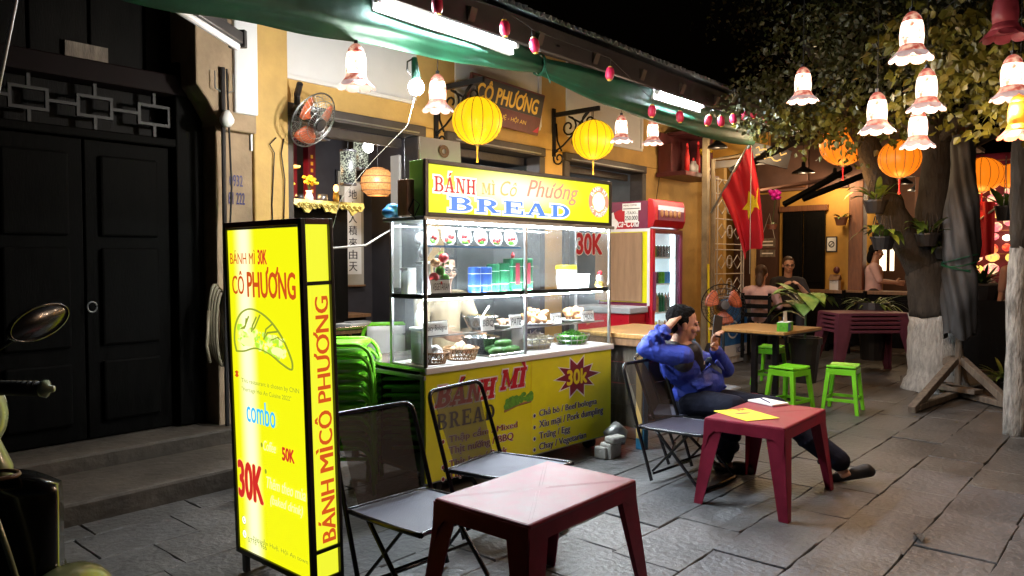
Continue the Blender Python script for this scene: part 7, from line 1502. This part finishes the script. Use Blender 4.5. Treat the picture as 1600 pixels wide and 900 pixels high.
for i, (x, y, a, lab) in enumerate(((11.05, 4.25, R_(210), 'dark wooden chair under the bearded diner'), (10.2, 4.3, R_(10), 'dark wooden chair under the diner seen from behind'), (11.7, 3.6, R_(160), 'dark wooden chair at the bar counter end'))):
    t = thing('wooden_chair', lab, 'chair', (x, y, .12), a - math.pi / 2, 'dark wooden restaurant chairs'); b = MB(); b.box((0, 0, .42), (.42, .42, .035)); b.build('seat', MT['dark_wood'], t, bevel=.005); 
    for sx in (-.18, .18):
        b = MB(); b.box((sx, -.18, .45), (.04, .04, .9)); b.build('back_post', MT['dark_wood'], t); b = MB(); b.box((sx, .18, .2), (.04, .04, .41)); b.build('leg', MT['dark_wood'], t)
    for z in (.6, .72, .84): b = MB(); b.box((0, -.18, z), (.34, .02, .06)); b.build('back_rail', MT['dark_wood'], t)
# ================================================================== SCOOTER (seen from the saddle side: its tail runs towards the camera, out of view)
t = thing('motor_scooter', 'dark motor scooter with pale trim cut off by the left edge of the view', 'scooter', (.585, 2.60, 0), R_(-49))
def sc(name, mb, m, **k): return mb.build(name, MT[m], t, **k)
b = MB(); b.tube([(-.36, .02, 1.09), (-.2, -.02, 1.11), (0, -.02, 1.10), (.10, -.01, 1.10)], .014, 8); sc('handlebar', b, 'chair_tube', smooth=True)
b = MB(); b.tube([(.07, -.005, 1.10), (.235, .0, 1.095)], .021, 12); g_ = sc('grip', b, 'rubber', smooth=True)
for k in range(9): b = MB(); x = .085 + .016 * k; b.tube([(x, 0, 1.098), (x + .005, 0, 1.098)], .0222, 12); b.build('grip_ridge', MT['rubber'], g_)
b = MB(); b.lathe([(.0, 0), (.024, .0), (.026, .012), (.012, .02), (.009, .034), (0, .036)], 12, xf=Matrix.Translation((.235, 0, 1.095)) @ Matrix.Rotation(R_(90), 4, 'Y')); b.build('bar_end', MT['scooter_pale'], g_, smooth=True)
b = MB(); b.tube([(.05, .06, 1.09), (.14, .075, 1.085), (.22, .06, 1.08)], .006, 6); sc('brake_lever', b, 'steel', smooth=True)
b = MB(); b.ell((.03, -.02, 1.10), (.045, .04, .04), 12, 8); sc('switch_housing', b, 'scooter_pale', smooth=True)
b = MB(); b.tube([(.06, -.02, 1.11), (.10, -.0, 1.2), (.19, -.0, 1.26)], .007, 6); sc('mirror_stalk', b, 'chair_tube', smooth=True)
mo_ = Matrix.Translation((.225, .01, 1.285)) @ Matrix.Rotation(R_(74), 4, 'Z') @ Matrix.Rotation(R_(-16), 4, 'Y') @ Matrix.Rotation(R_(90), 4, 'X') @ Matrix.Diagonal((1.45, .66, 1, 1))
b = MB(); b.lathe([(0, -.035), (.04, -.03), (.068, -.012), (.07, 0), (.066, .004)], 24, xf=mo_); ms = sc('mirror', b, 'scooter_black', smooth=True); b = MB(); b.lathe([(0, .004), (.04, .0035), (.066, .002)], 24, xf=mo_); b.build('mirror_glass', MT['mirror_glass'], ms, smooth=True)
b = MB(); b.tube([tuple(mo_ @ Vector((.068 * math.cos(a), .068 * math.sin(a), .003))) for a in [i * math.pi / 16 for i in range(32)]], .0035, 5, closed=True); b.build('mirror_rim', MT['scooter_black'], ms, smooth=True)
b = MB(); b.ell((-.10, .08, 1.0), (.17, .12, .15), 18, 12); b.cap((-.10, .06, .95), .13, (-.08, .16, .55), .15, 16); sc('front_cowl', b, 'scooter_pale', remesh=.012, sm=4)
b = MB(); b.tube([(-.0, .02, 1.02), (.06, .03, .95), (.10, .03, .86), (.11, .03, .78)], [.02, .035, .04, .03], 12, flat=.5); sc('shield_edge', b, 'scooter_pale', smooth=True)
b = MB(); b.ell((-.08, .19, 1.02), (.085, .03, .06), 16, 8); sc('headlight', b, 'fridge_white', smooth=True)
b = MB()
def ls(u, v): x = -.26 + .52 * u; z = .36 + .49 * v; return (x + (.02 * (1 - v) * (u - .5) * 2), -.10 + .06 * (2 * u - 1) ** 2 + .05 * v, z - .035 * (2 * u - 1) ** 4 * (v > .9))
b.grid(ls, 12, 8); ap = sc('leg_shield', b, 'scooter_black', smooth=True, solid=.16)
b = MB(); b.tube([(.13, -.10, .85), (.17, -.125, .80), (.215, -.125, .66), (.255, -.12, .5), (.26, -.12, .40)], .008, 6); b.build('strap', MT['scooter_pale'], ap, smooth=True)
b = MB(); b.tube([(.12 + .07 * math.cos(a), -.05 + .05 * math.sin(a), .86) for a in [i * math.pi / 9 for i in range(18)]], .006, 6, closed=True); b.build('pocket_rim', MT['brown_wood'], ap, smooth=True)
b = MB(); b.ell((.30, -.02, .46), (.12, .18, .125), 18, 12); sc('side_cowl', b, 'scooter_pale', smooth=True); b = MB(); b.tube([(.14, -.16, .52), (.22, -.2, .555), (.30, -.19, .585), (.33, -.15, .60)], [.02, .028, .028, .018], 10, flat=.6); sc('foot_peg', b, 'scooter_black', smooth=True); b = MB(); b.tube([(.17, -.215, .545), (.25, -.225, .572), (.31, -.205, .592)], .008, 6); sc('peg_trim', b, 'scooter_pale', smooth=True)
b = MB(); b.ell((-.02, -.75, .76), (.15, .38, .07), 16, 8); sc('seat', b, 'scooter_black', smooth=True); b = MB(); b.ell((-.02, -.8, .58), (.17, .45, .15), 16, 10); sc('rear_body', b, 'scooter_black', smooth=True)
for y in (.28, -1.0):
    b = MB(); b.tube([(-.04, y + .22 * math.cos(a), .27 + .22 * math.sin(a)) for a in [i * math.pi / 14 for i in range(28)]], .05, 10, closed=True); w = sc('wheel', b, 'rubber', smooth=True); b = MB(); b.tube([(-.08, y, .27), (.0, y, .27)], .15, 18); b.build('rim', MT['steel'], w)
b = MB(); b.tube([(-.04, .1, .85), (-.04, .28, .27)], .03, 8); sc('fork', b, 'steel'); b = MB(); b.box((-.02, -.45, .32), (.3, .6, .06)); sc('floorboard', b, 'scooter_black', bevel=.015)
rope('slanting_pole', [(.81, 2.72, 2.42), (.73, 2.81, 1.88)], .006, 'white_trim', 'thin white pole slanting down at the top left corner', 'pole')
for i, (pts, lb) in enumerate(((((3.26, 5.27, 2.42), (3.2, 5.26, 2.36), (3.24, 5.26, 2.3), (3.22, 5.27, 1.9), (3.23, 5.26, 1.3)), 'thin stapled cable running down the yellow pillar'), (((3.33, 5.27, 2.42), (3.30, 5.26, 2.30), (3.33, 5.26, 2.1), (3.31, 5.27, 1.5)), 'second loose cable hanging on the yellow pillar edge'),
    (((4.6, 3.62, 3.12), (5.0, 3.58, 3.02), (5.6, 3.6, 3.08), (6.3, 3.62, 3.06)), 'sagging black cable between the two eave tubes'), (((9.3, 5.36, 2.7), (9.2, 5.36, 2.3), (9.35, 5.36, 2.1), (9.28, 5.36, 1.4)), 'dark cable running down the wall left of the shrine'), (((5.1, 1.13, 3.3), (4.46, 1.06, 3.1), (3.6, 1.6, 3.25), (3.0, 3.3, 3.2)), 'dark wire slung from the tree to the eave'))):
    rope('cable', pts, .005, 'rubber', lb, 'cable')
t = thing('dead_leaf', 'large dark dead leaf lying on the paving at lower right', 'leaf', (4.37, .96, .006), .4); b = MB(); b.grid(lambda u, v: ((u - .5) * .14, (v - .5) * .055 * math.sin(math.pi * (.08 + .84 * u)), .008 * math.sin(5 * u) + .01 * (2 * v - 1) ** 2), 8, 4); b.build('blade', MT['dirt'], t, smooth=True)
